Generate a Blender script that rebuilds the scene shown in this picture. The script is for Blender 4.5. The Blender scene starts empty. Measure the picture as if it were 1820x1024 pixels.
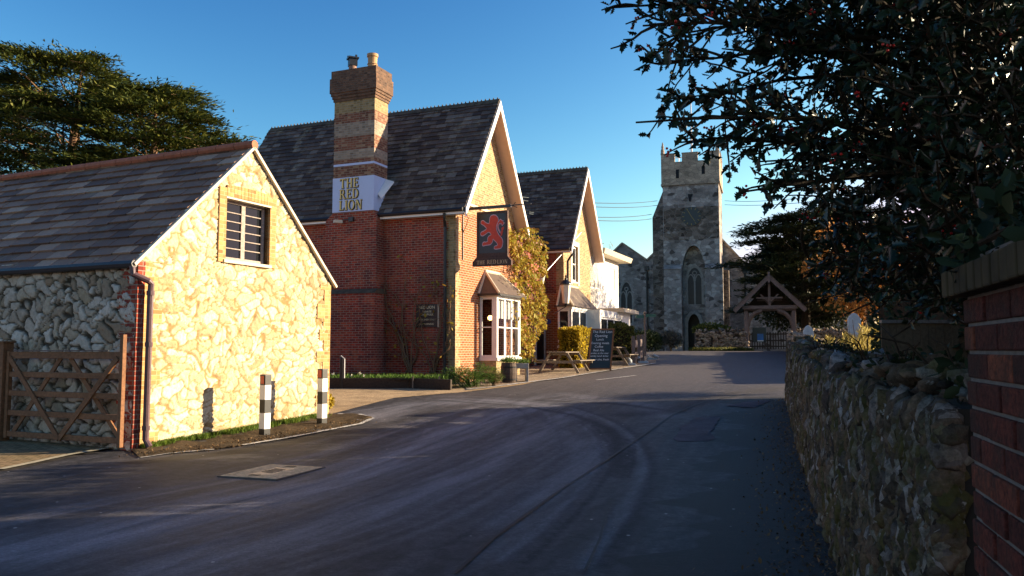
import bpy, math, random
import numpy as np
from mathutils import Vector, Matrix, noise, geometry
R = math.radians
SC = bpy.context.scene
COL = SC.collection
random.seed(7)
# ---------------------------------------------------------------- camera, world, sun, exposure
FPX, PITCH, EYE = 1450.0, math.atan(110/1450), 1.6
cd = bpy.data.cameras.new('camera'); cam = bpy.data.objects.new('camera', cd); COL.objects.link(cam)
cd.sensor_width = 36; cd.lens = 36*FPX/1820; cd.clip_start = .05; cd.clip_end = 3000
cam.location = (0, 0, EYE); cam.rotation_euler = (R(90)+PITCH, 0, 0)
SC.camera = cam
SUN_EL = R(14.5)
SUN_DIR = Vector((math.cos(SUN_EL)*math.cos(R(11)), math.cos(SUN_EL)*math.sin(R(11)), math.sin(SUN_EL)))  # towards the sun
w = bpy.data.worlds.new('World'); SC.world = w; w.use_nodes = True
nt = w.node_tree; nt.nodes.clear()
sky = nt.nodes.new('ShaderNodeTexSky'); sky.sky_type = 'NISHITA'; sky.sun_disc = False
sky.sun_elevation = SUN_EL; sky.sun_rotation = math.atan2(SUN_DIR.x, SUN_DIR.y)
sky.air_density = 1.0; sky.dust_density = 1.2; sky.ozone_density = 2.5
hs = nt.nodes.new('ShaderNodeHueSaturation'); hs.inputs['Saturation'].default_value = 1.0
bg = nt.nodes.new('ShaderNodeBackground'); bg.inputs['Strength'].default_value = .062
wo = nt.nodes.new('ShaderNodeOutputWorld')
sep = nt.nodes.new('ShaderNodeSeparateColor'); cmb = nt.nodes.new('ShaderNodeCombineColor'); nt.links.new(sky.outputs[0], sep.inputs[0])
for ch, (pw_, am, mx_) in enumerate(((2.4, .50, 3.3), (1.9, .65, 3.3), (1.4, .92, 4.6))):     # deeper zenith, paler horizon
    p_ = nt.nodes.new('ShaderNodeMath'); p_.operation = 'POWER'; p_.inputs[1].default_value = pw_; q_ = nt.nodes.new('ShaderNodeMath'); q_.operation = 'MULTIPLY'; q_.inputs[1].default_value = am
    c_ = nt.nodes.new('ShaderNodeMath'); c_.operation = 'MINIMUM'; c_.inputs[1].default_value = mx_; nt.links.new(sep.outputs[ch], c_.inputs[0])
    nt.links.new(c_.outputs[0], p_.inputs[0]); nt.links.new(p_.outputs[0], q_.inputs[0]); nt.links.new(q_.outputs[0], cmb.inputs[ch])
nt.links.new(cmb.outputs[0], hs.inputs['Color']); nt.links.new(hs.outputs[0], bg.inputs[0]); nt.links.new(bg.outputs[0], wo.inputs[0])
sd = bpy.data.lights.new('sun', 'SUN'); so = bpy.data.objects.new('sun', sd); COL.objects.link(so)
sd.energy = 5.0; sd.angle = R(.5); sd.color = (1, .82, .56)
so.rotation_euler = SUN_DIR.to_track_quat('Z', 'Y').to_euler(); so.location = (40, -5, 30)
SC.view_settings.view_transform = 'Standard'; SC.view_settings.look = 'None'
SC.view_settings.exposure = 1.45; SC.view_settings.gamma = 1
SC.render.engine = 'CYCLES'; SC.cycles.max_bounces = 6; SC.cycles.transparent_max_bounces = 12
SC.cycles.use_denoising = True

# ---------------------------------------------------------------- geometry helpers
def ray(px, py):
    c, s = math.cos(PITCH), math.sin(PITCH)
    u = (px-910)/FPX; v = (512-py)/FPX
    return Vector((u, c-v*s, s+v*c))
def at(px, py, Y):
    d = ray(px, py); k = Y/d.y
    return Vector((d.x*k, Y, EYE+d.z*k))
def g(y):
    y = min(y, 46)
    if y < 10: return 0.0
    if y < 14: return .045*(y-10)**2/8
    return .045*(y-12)
def gr(px, py):
    lo, hi = 1., 200.
    for _ in range(50):
        m = (lo+hi)/2
        if at(px, py, m).z > g(m): lo = m
        else: hi = m
    return Vector((at(px, py, lo).x, lo, g(lo)))
class Fr:
    """a wall frame: origin, u along the wall, n out of it, z up"""
    def __init__(s, o, u, n):
        s.o = Vector((o[0], o[1], 0)); s.U = Vector((u[0], u[1], 0)).normalized(); s.N = Vector((n[0], n[1], 0)).normalized()
    def p(s, u, n, z): return s.o+s.U*u+s.N*n+Vector((0, 0, z))
    def at(s, px, py, n=0):
        d = ray(px, py); o = s.o+s.N*n; c = Vector((0, 0, EYE))
        k = (o-c).dot(s.N)/d.dot(s.N); q = c+d*k
        return (q-s.o).dot(s.U), q.z
    def sub(s, u, n, turn=None):
        f = Fr(s.p(u, n, 0), s.U, s.N); return f
    def side(s, u=0, n=0):      # frame looking along -U (left return)
        return Fr(s.p(u, n, 0), -s.N, -s.U)
class MB:
    def __init__(s): s.v = []; s.f = []; s.m = []; s.mi = 0
    def add(s, vs, fs):
        b = len(s.v); s.v += [tuple(q) for q in vs]
        for f in fs: s.f.append([b+i for i in f]); s.m.append(s.mi)
        return s
    def hexa(s, c):
        return s.add(c, [(0, 3, 2, 1), (4, 5, 6, 7), (0, 1, 5, 4), (1, 2, 6, 5), (2, 3, 7, 6), (3, 0, 4, 7)])
    def box(s, c, d, rz=0, M=None):
        x, y, z = d[0]/2, d[1]/2, d[2]/2
        m = M or Matrix.Rotation(rz, 3, 'Z'); c = Vector(c)
        return s.hexa([c+m@Vector(q) for q in ((-x, -y, -z), (x, -y, -z), (x, y, -z), (-x, y, -z), (-x, -y, z), (x, -y, z), (x, y, z), (-x, y, z))])
    def fb(s, F, u0, u1, n0, n1, z0, z1):
        return s.hexa([F.p(u0, n1, z0), F.p(u1, n1, z0), F.p(u1, n0, z0), F.p(u0, n0, z0), F.p(u0, n1, z1), F.p(u1, n1, z1), F.p(u1, n0, z1), F.p(u0, n0, z1)])
    def bar(s, a, b, wd, hg, up=(0, 0, 1)):
        a, b = Vector(a), Vector(b); d = (b-a).normalized(); up = Vector(up)
        if abs(d.dot(up)) > .98: up = Vector((1, 0, 0))
        x = d.cross(up).normalized(); y = x.cross(d).normalized()
        x *= wd/2; y *= hg/2
        return s.hexa([a-x-y, a+x-y, b+x-y, b-x-y, a-x+y, a+x+y, b+x+y, b-x+y])
    def tube(s, pts, rad, n=8, cap=True):
        pts = [Vector(q) for q in pts]
        if not hasattr(rad, '__len__'): rad = [rad]*len(pts)
        vs = []; fs = []; pv = None
        for i, q in enumerate(pts):
            d = (pts[min(i+1, len(pts)-1)]-pts[max(i-1, 0)]).normalized()
            if pv is None: pv = d.orthogonal().normalized()
            x = (pv-d*pv.dot(d)); x = x.normalized() if x.length > 1e-6 else d.orthogonal().normalized()
            pv = x; y = d.cross(x)
            for k in range(n):
                a = 2*math.pi*k/n; vs.append(q+(x*math.cos(a)+y*math.sin(a))*rad[i])
        for i in range(len(pts)-1):
            for k in range(n):
                k2 = (k+1) % n; fs.append((i*n+k, i*n+k2, (i+1)*n+k2, (i+1)*n+k))
        if cap: fs.append(tuple(range(n))[::-1]); fs.append(tuple((len(pts)-1)*n+k for k in range(n)))
        return s.add(vs, fs)
    def lathe(s, c, prof, n=16):
        c = Vector(c); vs = []; fs = []
        for r_, z in prof:
            for k in range(n):
                a = 2*math.pi*k/n; vs.append(c+Vector((r_*math.cos(a), r_*math.sin(a), z)))
        for i in range(len(prof)-1):
            for k in range(n):
                k2 = (k+1) % n; fs.append((i*n+k, i*n+k2, (i+1)*n+k2, (i+1)*n+k))
        fs.append(tuple(range(n))[::-1]); fs.append(tuple((len(prof)-1)*n+k for k in range(n)))
        return s.add(vs, fs)
    def prism(s, pts, d):
        """pts: 3-D outline, d: extrusion vector"""
        pts = [Vector(q) for q in pts]; d = Vector(d); n = len(pts)
        tri = geometry.tessellate_polygon([pts])
        fs = [tuple(t) for t in tri]+[tuple(i+n for i in t)[::-1] for t in tri]
        fs += [(i, (i+1) % n, n+(i+1) % n, n+i) for i in range(n)]
        return s.add(pts+[q+d for q in pts], fs)
    def wall(s, F, outer, holes=(), t=.2, n=0):
        """wall sheet with holes: outer and holes are (u,z) outlines; front at n, back at n-t, reveals inside the holes"""
        loops = [[F.p(u, n, z) for u, z in outer]]+[[F.p(u, n, z) for u, z in h] for h in holes]
        allp = [q for l in loops for q in l]
        tri = geometry.tessellate_polygon([[Vector(((q-F.o).dot(F.U), q.z, 0)) for q in l] for l in loops])
        s.add(allp, [tuple(x) for x in tri])
        back = [q-F.N*t for q in allp]
        s.add(back, [tuple(x) for x in tri])
        for l in loops:
            k = len(l)
            s.add(l+[q-F.N*t for q in l], [(i, (i+1) % k, k+(i+1) % k, k+i) for i in range(k)])
        return s
    def build(s, name, mat, parent=None, smooth=False, bevel=0, fix=True, **props):
        me = bpy.data.meshes.new(name)
        me.from_pydata(s.v, [], s.f)
        mats = mat if isinstance(mat, (list, tuple)) else [mat]
        for m_ in mats: me.materials.append(m_)
        if len(mats) > 1: me.polygons.foreach_set('material_index', s.m)
        if fix and len(s.f) < 60000:
            import bmesh
            bm = bmesh.new(); bm.from_mesh(me); bmesh.ops.recalc_face_normals(bm, faces=bm.faces); bm.to_mesh(me); bm.free()
        boxuv(me)
        if smooth: me.polygons.foreach_set('use_smooth', [True]*len(me.polygons))
        o = bpy.data.objects.new(name, me); COL.objects.link(o)
        if bevel:
            b = o.modifiers.new('b', 'BEVEL'); b.width = bevel; b.segments = 2; b.limit_method = 'ANGLE'; b.angle_limit = R(40)
        if parent is not None: adopt(o, parent)
        for k, v in props.items(): o[k] = v
        return o
def adopt(o, parent):
    o.parent = parent
    o.matrix_parent_inverse = parent_world(parent).inverted()
def parent_world(p):
    M = Matrix.LocRotScale(p.location, p.rotation_euler, p.scale)
    if p.parent: M = parent_world(p.parent)@p.matrix_parent_inverse@M
    return M
def boxuv(me):
    uv = me.uv_layers.new(name='UVMap')
    n = len(me.loops)
    if n == 0: return
    vi = np.empty(n, int); me.loops.foreach_get('vertex_index', vi)
    co = np.empty(len(me.vertices)*3); me.vertices.foreach_get('co', co); co = co.reshape(-1, 3)[vi]
    pn = np.empty(len(me.polygons)*3); me.polygons.foreach_get('normal', pn); pn = pn.reshape(-1, 3)
    tot = np.empty(len(me.polygons), int); me.polygons.foreach_get('loop_total', tot)
    pn = np.repeat(pn, tot, axis=0)
    flat = np.abs(pn[:, 2]) > .985
    t = np.stack([-pn[:, 1], pn[:, 0], np.zeros(n)], 1); t[flat] = (1, 0, 0)
    t /= np.maximum(np.linalg.norm(t, axis=1, keepdims=True), 1e-9)
    sg = np.where((t[:, 0] < -1e-6) | ((np.abs(t[:, 0]) < 1e-6) & (t[:, 1] < 0)), -1, 1)[:, None]; t *= sg
    wv = np.cross(pn, t); wv[flat] = (0, 1, 0); wv *= np.where(wv[:, 2] < 0, -1, 1)[:, None]
    u = (co*t).sum(1); v = (co*wv).sum(1)
    uv.data.foreach_set('uv', np.stack([u, v], 1).ravel())
def thing(name, label, cat, loc=(0, 0, 0), rz=0, group=None):
    o = bpy.data.objects.new(name, None); COL.objects.link(o); o.location = loc; o.rotation_euler = (0, 0, rz)
    o.empty_display_size = .2
    o['label'] = label; o['category'] = cat
    if group: o['group'] = group
    return o
def tag(o, label, cat, group=None, kind=None):
    o['label'] = label; o['category'] = cat
    if group: o['group'] = group
    if kind: o['kind'] = kind
    return o
def dup(o, loc=None, label=None, rz=None):
    c = o.copy(); COL.objects.link(c)
    if loc is not None: c.location = loc
    if rz is not None: c.rotation_euler = (0, 0, rz)
    if label: c['label'] = label
    for ch in list(o.children):
        d = ch.copy(); COL.objects.link(d); d.parent = c
        for e in list(ch.children):
            x = e.copy(); COL.objects.link(x); x.parent = d
    return c
def struct(o): o['kind'] = 'structure'; return o
def np_mesh(name, V, faces, mat, parent=None, nper=4, smooth=False):
    """fast mesh from an array of verts and (k,nper) faces"""
    me = bpy.data.meshes.new(name)
    V = np.asarray(V, float).reshape(-1, 3); faces = np.asarray(faces, int).reshape(-1, nper)
    me.vertices.add(len(V)); me.vertices.foreach_set('co', V.ravel())
    me.loops.add(faces.size); me.loops.foreach_set('vertex_index', faces.ravel())
    me.polygons.add(len(faces)); me.polygons.foreach_set('loop_start', np.arange(len(faces))*nper)
    try: me.polygons.foreach_set('loop_total', np.full(len(faces), nper))
    except Exception: pass
    me.update(calc_edges=True); me.validate()
    for m_ in (mat if isinstance(mat, (list, tuple)) else [mat]): me.materials.append(m_)
    if smooth: me.polygons.foreach_set('use_smooth', [True]*len(me.polygons))
    o = bpy.data.objects.new(name, me); COL.objects.link(o)
    if parent is not None: adopt(o, parent)
    return o
def leaves(pos, size, rng, shape='diamond', ax=None, up=None, flat=0.0):
    """leaf cards of the given outline; ax: leaf axis directions, flat: 0 random normals .. 1 horizontal leaves"""
    n = len(pos); pos = np.asarray(pos, float)
    if ax is None: ax = rng.normal(size=(n, 3))
    ax = np.asarray(ax, float); ax = ax/np.maximum(np.linalg.norm(ax, axis=1, keepdims=True), 1e-9)
    rv = rng.normal(size=(n, 3))*(1-flat)+np.array([0, 0, 1.])*flat*2
    if up is not None: rv = rv+np.asarray(up)
    sx = np.cross(ax, rv); sx /= np.maximum(np.linalg.norm(sx, axis=1, keepdims=True), 1e-9)
    nz = np.cross(sx, ax)
    size = np.broadcast_to(np.asarray(size, float), (n,))
    if shape == 'diamond': L = np.array([(0, 0, 0), (.5, .33, .06), (1, 0, -.05), (.5, -.33, .06)]); per = [(0, 1, 2, 3)]
    elif shape == 'needle': L = np.array([(0, 0, 0), (.45, .13, .0), (1, 0, 0), (.45, -.13, 0)]); per = [(0, 1, 2, 3)]
    elif shape == 'blade': L = np.array([(0, .05, 0), (0, -.05, 0), (.6, -.035, 0), (1, 0, .12), (.6, .035, 0)]); per = [(0, 1, 2, 3, 4)]
    elif shape == 'oval': L = np.array([(0, 0, 0), (.25, .24, .05), (.65, .26, .04), (1, 0, -.08), (.65, -.26, .04), (.25, -.24, .05)]); per = [(0, 1, 2, 3), (0, 3, 4, 5)]
    elif shape == 'holly':
        h = [(0, 0, 0), (.10, .13, .04), (.18, .30, .10), (.30, .17, .04), (.42, .33, .12), (.55, .17, .04), (.66, .28, .11), (.78, .11, .02), (1, 0, -.10)]
        L = np.array(h+[(x, -y, z) for x, y, z in h[1:-1]][::-1]); per = [tuple(range(9)), (0, 8)+tuple(range(9, 16))]
    V = pos[:, None, :]+size[:, None, None]*(L[None, :, 0:1]*ax[:, None]+L[None, :, 1:2]*sx[:, None]+L[None, :, 2:3]*nz[:, None])
    k = len(L)
    f = np.array(per)
    Fa = (np.arange(n)[:, None, None]*k+f[None]).reshape(-1, f.shape[1])
    return V.reshape(-1, 3), Fa, f.shape[1]
def leaf_obj(name, parts, mat, parent=None):
    Vs = []; Fs = []; b = 0; per = parts[0][2]
    for V, F_, _ in parts: Vs.append(V); Fs.append(F_+b); b += len(V)
    return np_mesh(name, np.concatenate(Vs), np.concatenate(Fs), mat, parent, per)
# ---------------------------------------------------------------- materials
class N:
    def __init__(s, name, rough=.8, spec=.3, metal=0):
        s.m = bpy.data.materials.new(name); s.m.use_nodes = True; s.t = s.m.node_tree
        s.b = s.t.nodes['Principled BSDF']; s.b.inputs['Roughness'].default_value = rough
        s.b.inputs['Specular IOR Level'].default_value = spec; s.b.inputs['Metallic'].default_value = metal
    def n(s, typ, **kw):
        x = s.t.nodes.new('ShaderNode'+typ)
        for k, v in kw.items():
            if k in ('operation', 'blend_type', 'data_type', 'feature', 'interpolation', 'attribute_name', 'distance', 'bands_direction', 'noise_dimensions', 'voronoi_dimensions', 'offset', 'offset_frequency', 'squash', 'clamp', 'wave_type', 'rings_direction', 'wave_profile'): setattr(x, k, v)
            else:
                key = int(k[1:]) if k[0] == 'i' and k[1:].isdigit() else k.replace('_', ' ')
                s.set(x.inputs[key], v)
        return x
    def set(s, sock, v):
        if isinstance(v, bpy.types.NodeSocket): s.t.links.new(v, sock)
        elif isinstance(v, (tuple, list)) and len(v) == 3 and sock.type == 'RGBA': sock.default_value = (*v, 1)
        else: sock.default_value = v
    def uv(s, sc=(1, 1, 1)):
        tc = s.n('TexCoord'); mp = s.n('Mapping'); s.t.links.new(tc.outputs['UV'], mp.inputs[0]); mp.inputs['Scale'].default_value = sc
        return mp.outputs[0]
    def obj(s, sc=(1, 1, 1)):
        ge = s.n('NewGeometry'); mp = s.n('Mapping'); s.t.links.new(ge.outputs['Position'], mp.inputs[0]); mp.inputs['Scale'].default_value = sc
        return mp.outputs[0]
    def noise(s, vec, scale, detail=4, rough=.6, **k):
        return s.n('TexNoise', Vector=vec, Scale=scale, Detail=detail, Roughness=rough, **k).outputs['Fac']
    def ramp(s, fac, pts):
        r_ = s.n('ValToRGB', Fac=fac); e = r_.color_ramp.elements
        while len(e) < len(pts): e.new(.5)
        for x, (p, c) in zip(e, pts): x.position = p; x.color = (*c, 1) if hasattr(c, '__len__') else (c, c, c, 1)
        return r_.outputs[0]
    def mix(s, fac, a, b, mode='MIX'):
        x = s.t.nodes.new('ShaderNodeMix'); x.data_type = 'RGBA'; x.blend_type = mode
        s.set(x.inputs[0], fac); s.set(x.inputs[6], a); s.set(x.inputs[7], b); return x.outputs[2]
    def math(s, op, a, b=0.0, clamp=False):
        x = s.n('Math', operation=op); s.set(x.inputs[0], a); s.set(x.inputs[1], b); x.use_clamp = clamp; return x.outputs[0]
    def island(s): return s.n('NewGeometry').outputs['Random Per Island']
    def attr(s, name): return s.n('Attribute', attribute_name=name)
    def col(s, c): s.set(s.b.inputs['Base Color'], c); return s
    def rough(s, r_): s.set(s.b.inputs['Roughness'], r_); return s
    def bump(s, h, st=.5, dist=.02):
        b = s.n('Bump', Strength=st, Distance=dist, Height=h); s.t.links.new(b.outputs[0], s.b.inputs['Normal']); return s
def plain(name, c, var=.25, scale=8, rough=.7, spec=.3, metal=0, bump=.15, aniso=(1, 1, 1)):
    a = N(name, rough, spec, metal); v = a.obj(aniso)
    k = a.noise(v, scale, 6)
    a.col(a.ramp(k, [(.25, tuple(x*(1-var) for x in c)), (.75, tuple(min(1, x*(1+var)) for x in c))]))
    if bump: a.bump(k, bump, .01)
    return a.m
def brickmat(name, c1, c2, mortar=(.34, .29, .22), dirt=.5, dirtcol=(.05, .035, .03), bw=.225, bh=.075, pale=None, mott=None):
    a = N(name, .85, .2); uv = a.uv()
    w1 = a.noise(uv, 3, 2)
    wv = a.mix(.006, uv, a.n('TexNoise', Vector=uv, Scale=9.0, Detail=2.0).outputs['Color'], 'ADD')
    b = a.n('TexBrick', Vector=wv, Color1=(1, 1, 1), Color2=(0, 0, 0), Mortar=(.5, .5, .5), Scale=1.0, offset=.5)
    b.inputs['Mortar Size'].default_value = .010; b.inputs['Mortar Smooth'].default_value = .3; b.inputs['Bias'].default_value = 0
    b.inputs['Brick Width'].default_value = bw; b.inputs['Row Height'].default_value = bh
    base = a.mix(b.outputs['Color'], c1, c2)
    # a few burnt headers and pale bricks
    vor = a.n('TexWhiteNoise', noise_dimensions='2D')
    sn = a.n('VectorMath', operation='SNAP'); a.set(sn.inputs[0], uv); sn.inputs[1].default_value = (bw/2, bh, 1); a.t.links.new(sn.outputs[0], vor.inputs['Vector'])
    r_ = a.ramp(vor.outputs['Value'], [(0, .45), (.18, .8), (.6, 1.0), (1, 1.35)])
    base = a.mix(.8, base, r_, 'MULTIPLY')
    if pale: base = a.mix(a.math('GREATER_THAN', vor.outputs['Value'], .8), base, pale)
    big = a.noise(uv, .9, 5, .7)
    base = a.mix(a.math('MULTIPLY', a.ramp(big, [(.40, 0), (.68, 1)]), dirt), base, dirtcol)
    if mott: base = a.mix(a.math('MULTIPLY', a.ramp(a.noise(uv, 1.5, 6, .75), [(.50, 0), (.62, 1)]), .6), base, mott)
    f = a.noise(uv, 40, 3)
    base = a.mix(.35, base, a.ramp(f, [(.2, .5), (.8, 1.3)]), 'MULTIPLY')
    mo = a.mix(a.math('MULTIPLY', big, dirt), mortar, tuple(x*.4 for x in mortar))
    a.col(a.mix(b.outputs['Fac'], base, mo))
    h = a.math('SUBTRACT', a.math('MULTIPLY', f, .4), b.outputs['Fac'])
    a.bump(h, .7, .008)
    return a.m
def slatemat(name, lich=.35, tone=1.0, tint=(1, 1, 1)):
    a = N(name, .75, .15); i = a.island(); v = a.obj()
    c = a.ramp(i, [(0, (.066*tone, .039*tone, .030*tone)), (.35, (.105*tone, .064*tone, .048*tone)), (.8, (.15*tone, .094*tone, .070*tone)), (1, (.24*tone, .165*tone, .125*tone))])
    c = a.mix(1.0, c, tint, 'MULTIPLY')
    k = a.noise(v, 14, 6, .7)
    c = a.mix(.6, c, a.ramp(k, [(.25, .45), (.75, 1.5)]), 'MULTIPLY')
    l = a.noise(v, 2.1, 8, .75)
    c = a.mix(a.math('MULTIPLY', a.ramp(l, [(.54, 0), (.66, 1)]), lich), c, (.34, .28, .19))
    l2 = a.noise(a.obj((1, 1, 1.3)), 3.7, 8, .8)
    c = a.mix(a.math('MULTIPLY', a.ramp(l2, [(.60, 0), (.66, 1)]), lich), c, (.10, .11, .035))
    a.col(c); a.rough(a.ramp(k, [(.3, .45), (.7, .75)])); a.bump(k, .4, .01)
    return a.m
def stonemat(name, cs, scale=3.0, mortar=(.2, .18, .14), stain=(.05, .045, .035), st=.6, asp=1.5, bump=.8, edge=.05, patch=None):
    """random rubble: cells of stone in mortar on the wall's own UV in metres"""
    a = N(name, .9, .15); uv = a.uv((1, asp, 1))
    wv = a.mix(.16, uv, a.n('TexNoise', Vector=uv, Scale=scale*1.1, Detail=3.0).outputs['Color'], 'ADD')
    vo = a.n('TexVoronoi', Vector=wv, Scale=scale, feature='DISTANCE_TO_EDGE', voronoi_dimensions='2D')
    vc = a.n('TexVoronoi', Vector=wv, Scale=scale, feature='F1', voronoi_dimensions='2D')
    sp = a.n('SeparateColor', Color=vc.outputs['Color'])
    c = a.ramp(sp.outputs[0], [(i/(len(cs)-1), x) for i, x in enumerate(cs)])
    k = a.noise(uv, 17, 6, .7)
    c = a.mix(.7, c, a.ramp(k, [(.25, .5), (.75, 1.4)]), 'MULTIPLY')
    m_ = a.ramp(vo.outputs['Distance'], [(0, 1), (edge, .8), (edge*1.6, 0)])
    c = a.mix(m_, c, mortar)
    big = a.noise(uv, .55, 7, .75)
    c = a.mix(a.math('MULTIPLY', a.ramp(big, [(.45, 0), (.62, 1)]), st), c, stain)
    if patch:
        p2 = a.noise(uv, .8, 8, .8); c = a.mix(a.math('MULTIPLY', a.ramp(p2, [(.58, 0), (.63, 1)]), .7), c, patch)
    a.col(c)
    h = a.math('ADD', a.ramp(vo.outputs['Distance'], [(0, 0), (edge*2.2, 1)]), a.math('MULTIPLY', k, .5))
    a.bump(h, bump, .05)
    return a.m
def leafmat(name, cs, rough=.5, spec=.4, trans=.25):
    a = N(name, rough, spec); i = a.island()
    c = a.ramp(i, [(j/(len(cs)-1), x) for j, x in enumerate(cs)]); a.col(c)
    if trans:
        tr = a.n('BsdfTranslucent'); a.t.links.new(c, tr.inputs[0]); mx = a.n('MixShader'); mx.inputs[0].default_value = trans
        a.t.links.new(a.b.outputs[0], mx.inputs[1]); a.t.links.new(tr.outputs[0], mx.inputs[2])
        a.t.links.new(mx.outputs[0], a.t.nodes['Material Output'].inputs[0])
    return a.m
def barkmat(name, c):
    a = N(name, .9, .1); v = a.obj((1, 1, .25)); k = a.noise(v, 18, 6, .75)
    a.col(a.ramp(k, [(.3, tuple(x*.45 for x in c)), (.7, c)])); a.bump(k, .8, .03); return a.m
def paintmat(name, c, rough=.45, dirt=.3):
    a = N(name, rough, .4); v = a.obj(); k = a.noise(v, 5, 7, .7)
    a.col(a.mix(a.math('MULTIPLY', a.ramp(k, [(.5, 0), (.75, 1)]), dirt), c, tuple(x*.45 for x in c))); a.bump(a.noise(v, 60, 3), .08, .004); return a.m
def woodmat(name, c, sc=(6, 6, 6), rough=.75):
    a = N(name, rough, .25); v = a.uv((sc[0], sc[1], 1)); k = a.noise(v, 3, 6, .7); k2 = a.noise(a.obj(), 2.0, 4)
    c1 = a.ramp(k, [(.25, tuple(x*.45 for x in c)), (.75, tuple(min(1, x*1.25) for x in c))])
    a.col(a.mix(.5, c1, a.ramp(k2, [(.3, .5), (.7, 1.2)]), 'MULTIPLY')); a.bump(k, .3, .006); return a.m
def glassmat(name, clear=0.0, tint=(.012, .014, .018)):
    a = N(name, .05, .3); a.col(tint)
    v = a.obj(); a.bump(a.noise(v, 2.5, 2), .06, .02)
    if clear:
        t = a.n('BsdfTransparent'); mx = a.n('MixShader'); mx.inputs[0].default_value = clear
        a.t.links.new(a.b.outputs[0], mx.inputs[1]); a.t.links.new(t.outputs[0], mx.inputs[2]); a.t.links.new(mx.outputs[0], a.t.nodes['Material Output'].inputs[0])
    return a.m
def emit(name, c, st):
    a = N(name); a.b.inputs['Emission Color'].default_value = (*c, 1); a.b.inputs['Emission Strength'].default_value = st; a.col(c); return a.m
M = {}
M['red_brick'] = brickmat('red brick', (.42, .062, .028), (.24, .036, .024), mortar=(.36, .27, .20), dirt=.75, dirtcol=(.055, .026, .028), mott=(.46, .12, .05))
M['buff_brick'] = brickmat('buff brick', (.50, .30, .13), (.40, .20, .09), mortar=(.5, .4, .27), dirt=.2, pale=(.52, .36, .17))
M['orange_brick'] = brickmat('orange brick', (.44, .125, .038), (.32, .075, .022), mortar=(.5, .4, .27), dirt=.2, dirtcol=(.2, .1, .06))
M['brown_brick'] = brickmat('sooty brown brick', (.22, .12, .07), (.13, .07, .045), mortar=(.16, .12, .09), dirt=.4)
M['chim_red'] = brickmat('weathered chimney red', (.30, .12, .07), (.20, .08, .05), mortar=(.3, .22, .15), dirt=.4, pale=(.38, .24, .14))
M['pale_orange'] = brickmat('sunlit pale orange brick', (.60, .34, .13), (.50, .25, .09), mortar=(.52, .38, .2), dirt=.25, dirtcol=(.3, .16, .07))
M['pale_brick'] = brickmat('pale lime-washed brick', (.42, .33, .23), (.30, .23, .16), mortar=(.35, .32, .27), dirt=.4, dirtcol=(.14, .11, .09))
M['quoin'] = brickmat('buff quoin brick', (.40, .28, .13), (.30, .22, .10), mortar=(.36, .31, .2), dirt=.3, dirtcol=(.12, .09, .05))
M['slate'] = slatemat('roof slates', .4, 2.0, (1.08, .98, .86)); M['slate2'] = slatemat('weathered stone slates', .6, 1.1, (.84, 1.0, 1.08))
M['terracotta'] = plain('terracotta ridge', (.42, .12, .055), .3, 9)
M['ridge_dark'] = plain('lichened ridge tile', (.10, .075, .045), .6, 5)
M['church'] = stonemat('church rubble', [(.10, .08, .07), (.42, .36, .32), (.30, .25, .22), (.58, .51, .45), (.36, .31, .27)], 2.4, (.36, .31, .28), st=.5, asp=1.35, edge=.045, bump=.7)
M['church_dark'] = stonemat('weathered dark ragstone', [(.05, .038, .03), (.22, .17, .13), (.10, .075, .06), (.40, .32, .26)], 2.3, (.28, .22, .18), st=.6, asp=1.5, patch=(.42, .40, .37))
M['ashlar'] = stonemat('church ashlar', [(.48, .36, .26), (.58, .45, .32), (.38, .29, .21)], 2.0, (.12, .10, .08), st=.5, asp=2.0, edge=.02, bump=.3)
M['dressing'] = plain('dressed limestone', (.36, .32, .28), .3, 5)
M['yard_wall'] = stonemat('churchyard rubble', [(.30, .22, .15), (.18, .13, .09), (.36, .28, .2), (.12, .09, .07)], 3.4, (.06, .05, .04), asp=1.4, edge=.09, bump=1, st=.2)
M['white'] = paintmat('white paint', (.80, .78, .74), .45, .12)
M['white_render'] = paintmat('white render', (.80, .77, .70), .8, .15)
M['cream'] = paintmat('weathered cream paint', (.62, .52, .38), .6, .35)
M['pink_board'] = paintmat('pale soffit paint', (.62, .45, .36), .6, .2)
M['black'] = plain('black iron paint', (.012, .012, .014), .3, 20, .4, .5)
M['gutter'] = plain('dark gutter plastic', (.03, .025, .028), .3, 10, .45, .4)
M['pipe'] = plain('maroon downpipe', (.10, .055, .06), .2, 10, .4, .5)
M['panel_blue'] = paintmat('painted chimney panel', (.50, .60, .82), .6, .15)
M['gold'] = plain('gold leaf', (.75, .56, .16), .15, 20, .4, .5)
M['gold_pale'] = plain('cream lettering', (.70, .62, .40), .1, 20, .6)
M['signblack'] = plain('sign black', (.012, .014, .018), .2, 20, .35, .5)
M['lion_red'] = plain('heraldic red', (.62, .06, .03), .15, 20, .5)
M['lion_edge'] = plain('pale pink outline', (.62, .42, .48), .1, 20, .5)
M['sign_wood'] = woodmat('sign frame', (.12, .065, .05))
M['gate_wood'] = woodmat('gate timber', (.26, .12, .055))
M['bench_wood'] = woodmat('weathered bench timber', (.26, .205, .155))
M['oak'] = woodmat('silvered oak', (.19, .14, .125))
M['old_wood'] = woodmat('dark sleeper', (.07, .05, .035))
M['fence_wood'] = woodmat('fence timber', (.16, .11, .06))
M['barrel'] = woodmat('barrel staves', (.09, .06, .045))
M['oldframe'] = woodmat('bleached window timber', (.46, .38, .32))
M['glass'] = glassmat('dark window glass'); M['glass_clear'] = glassmat('bay glass', .72)
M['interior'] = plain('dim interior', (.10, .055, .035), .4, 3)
M['dark'] = plain('dark void', (.01, .01, .012), .2, 3)
M['curtain'] = plain('pale blind', (.7, .68, .64), .1, 4)
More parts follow.
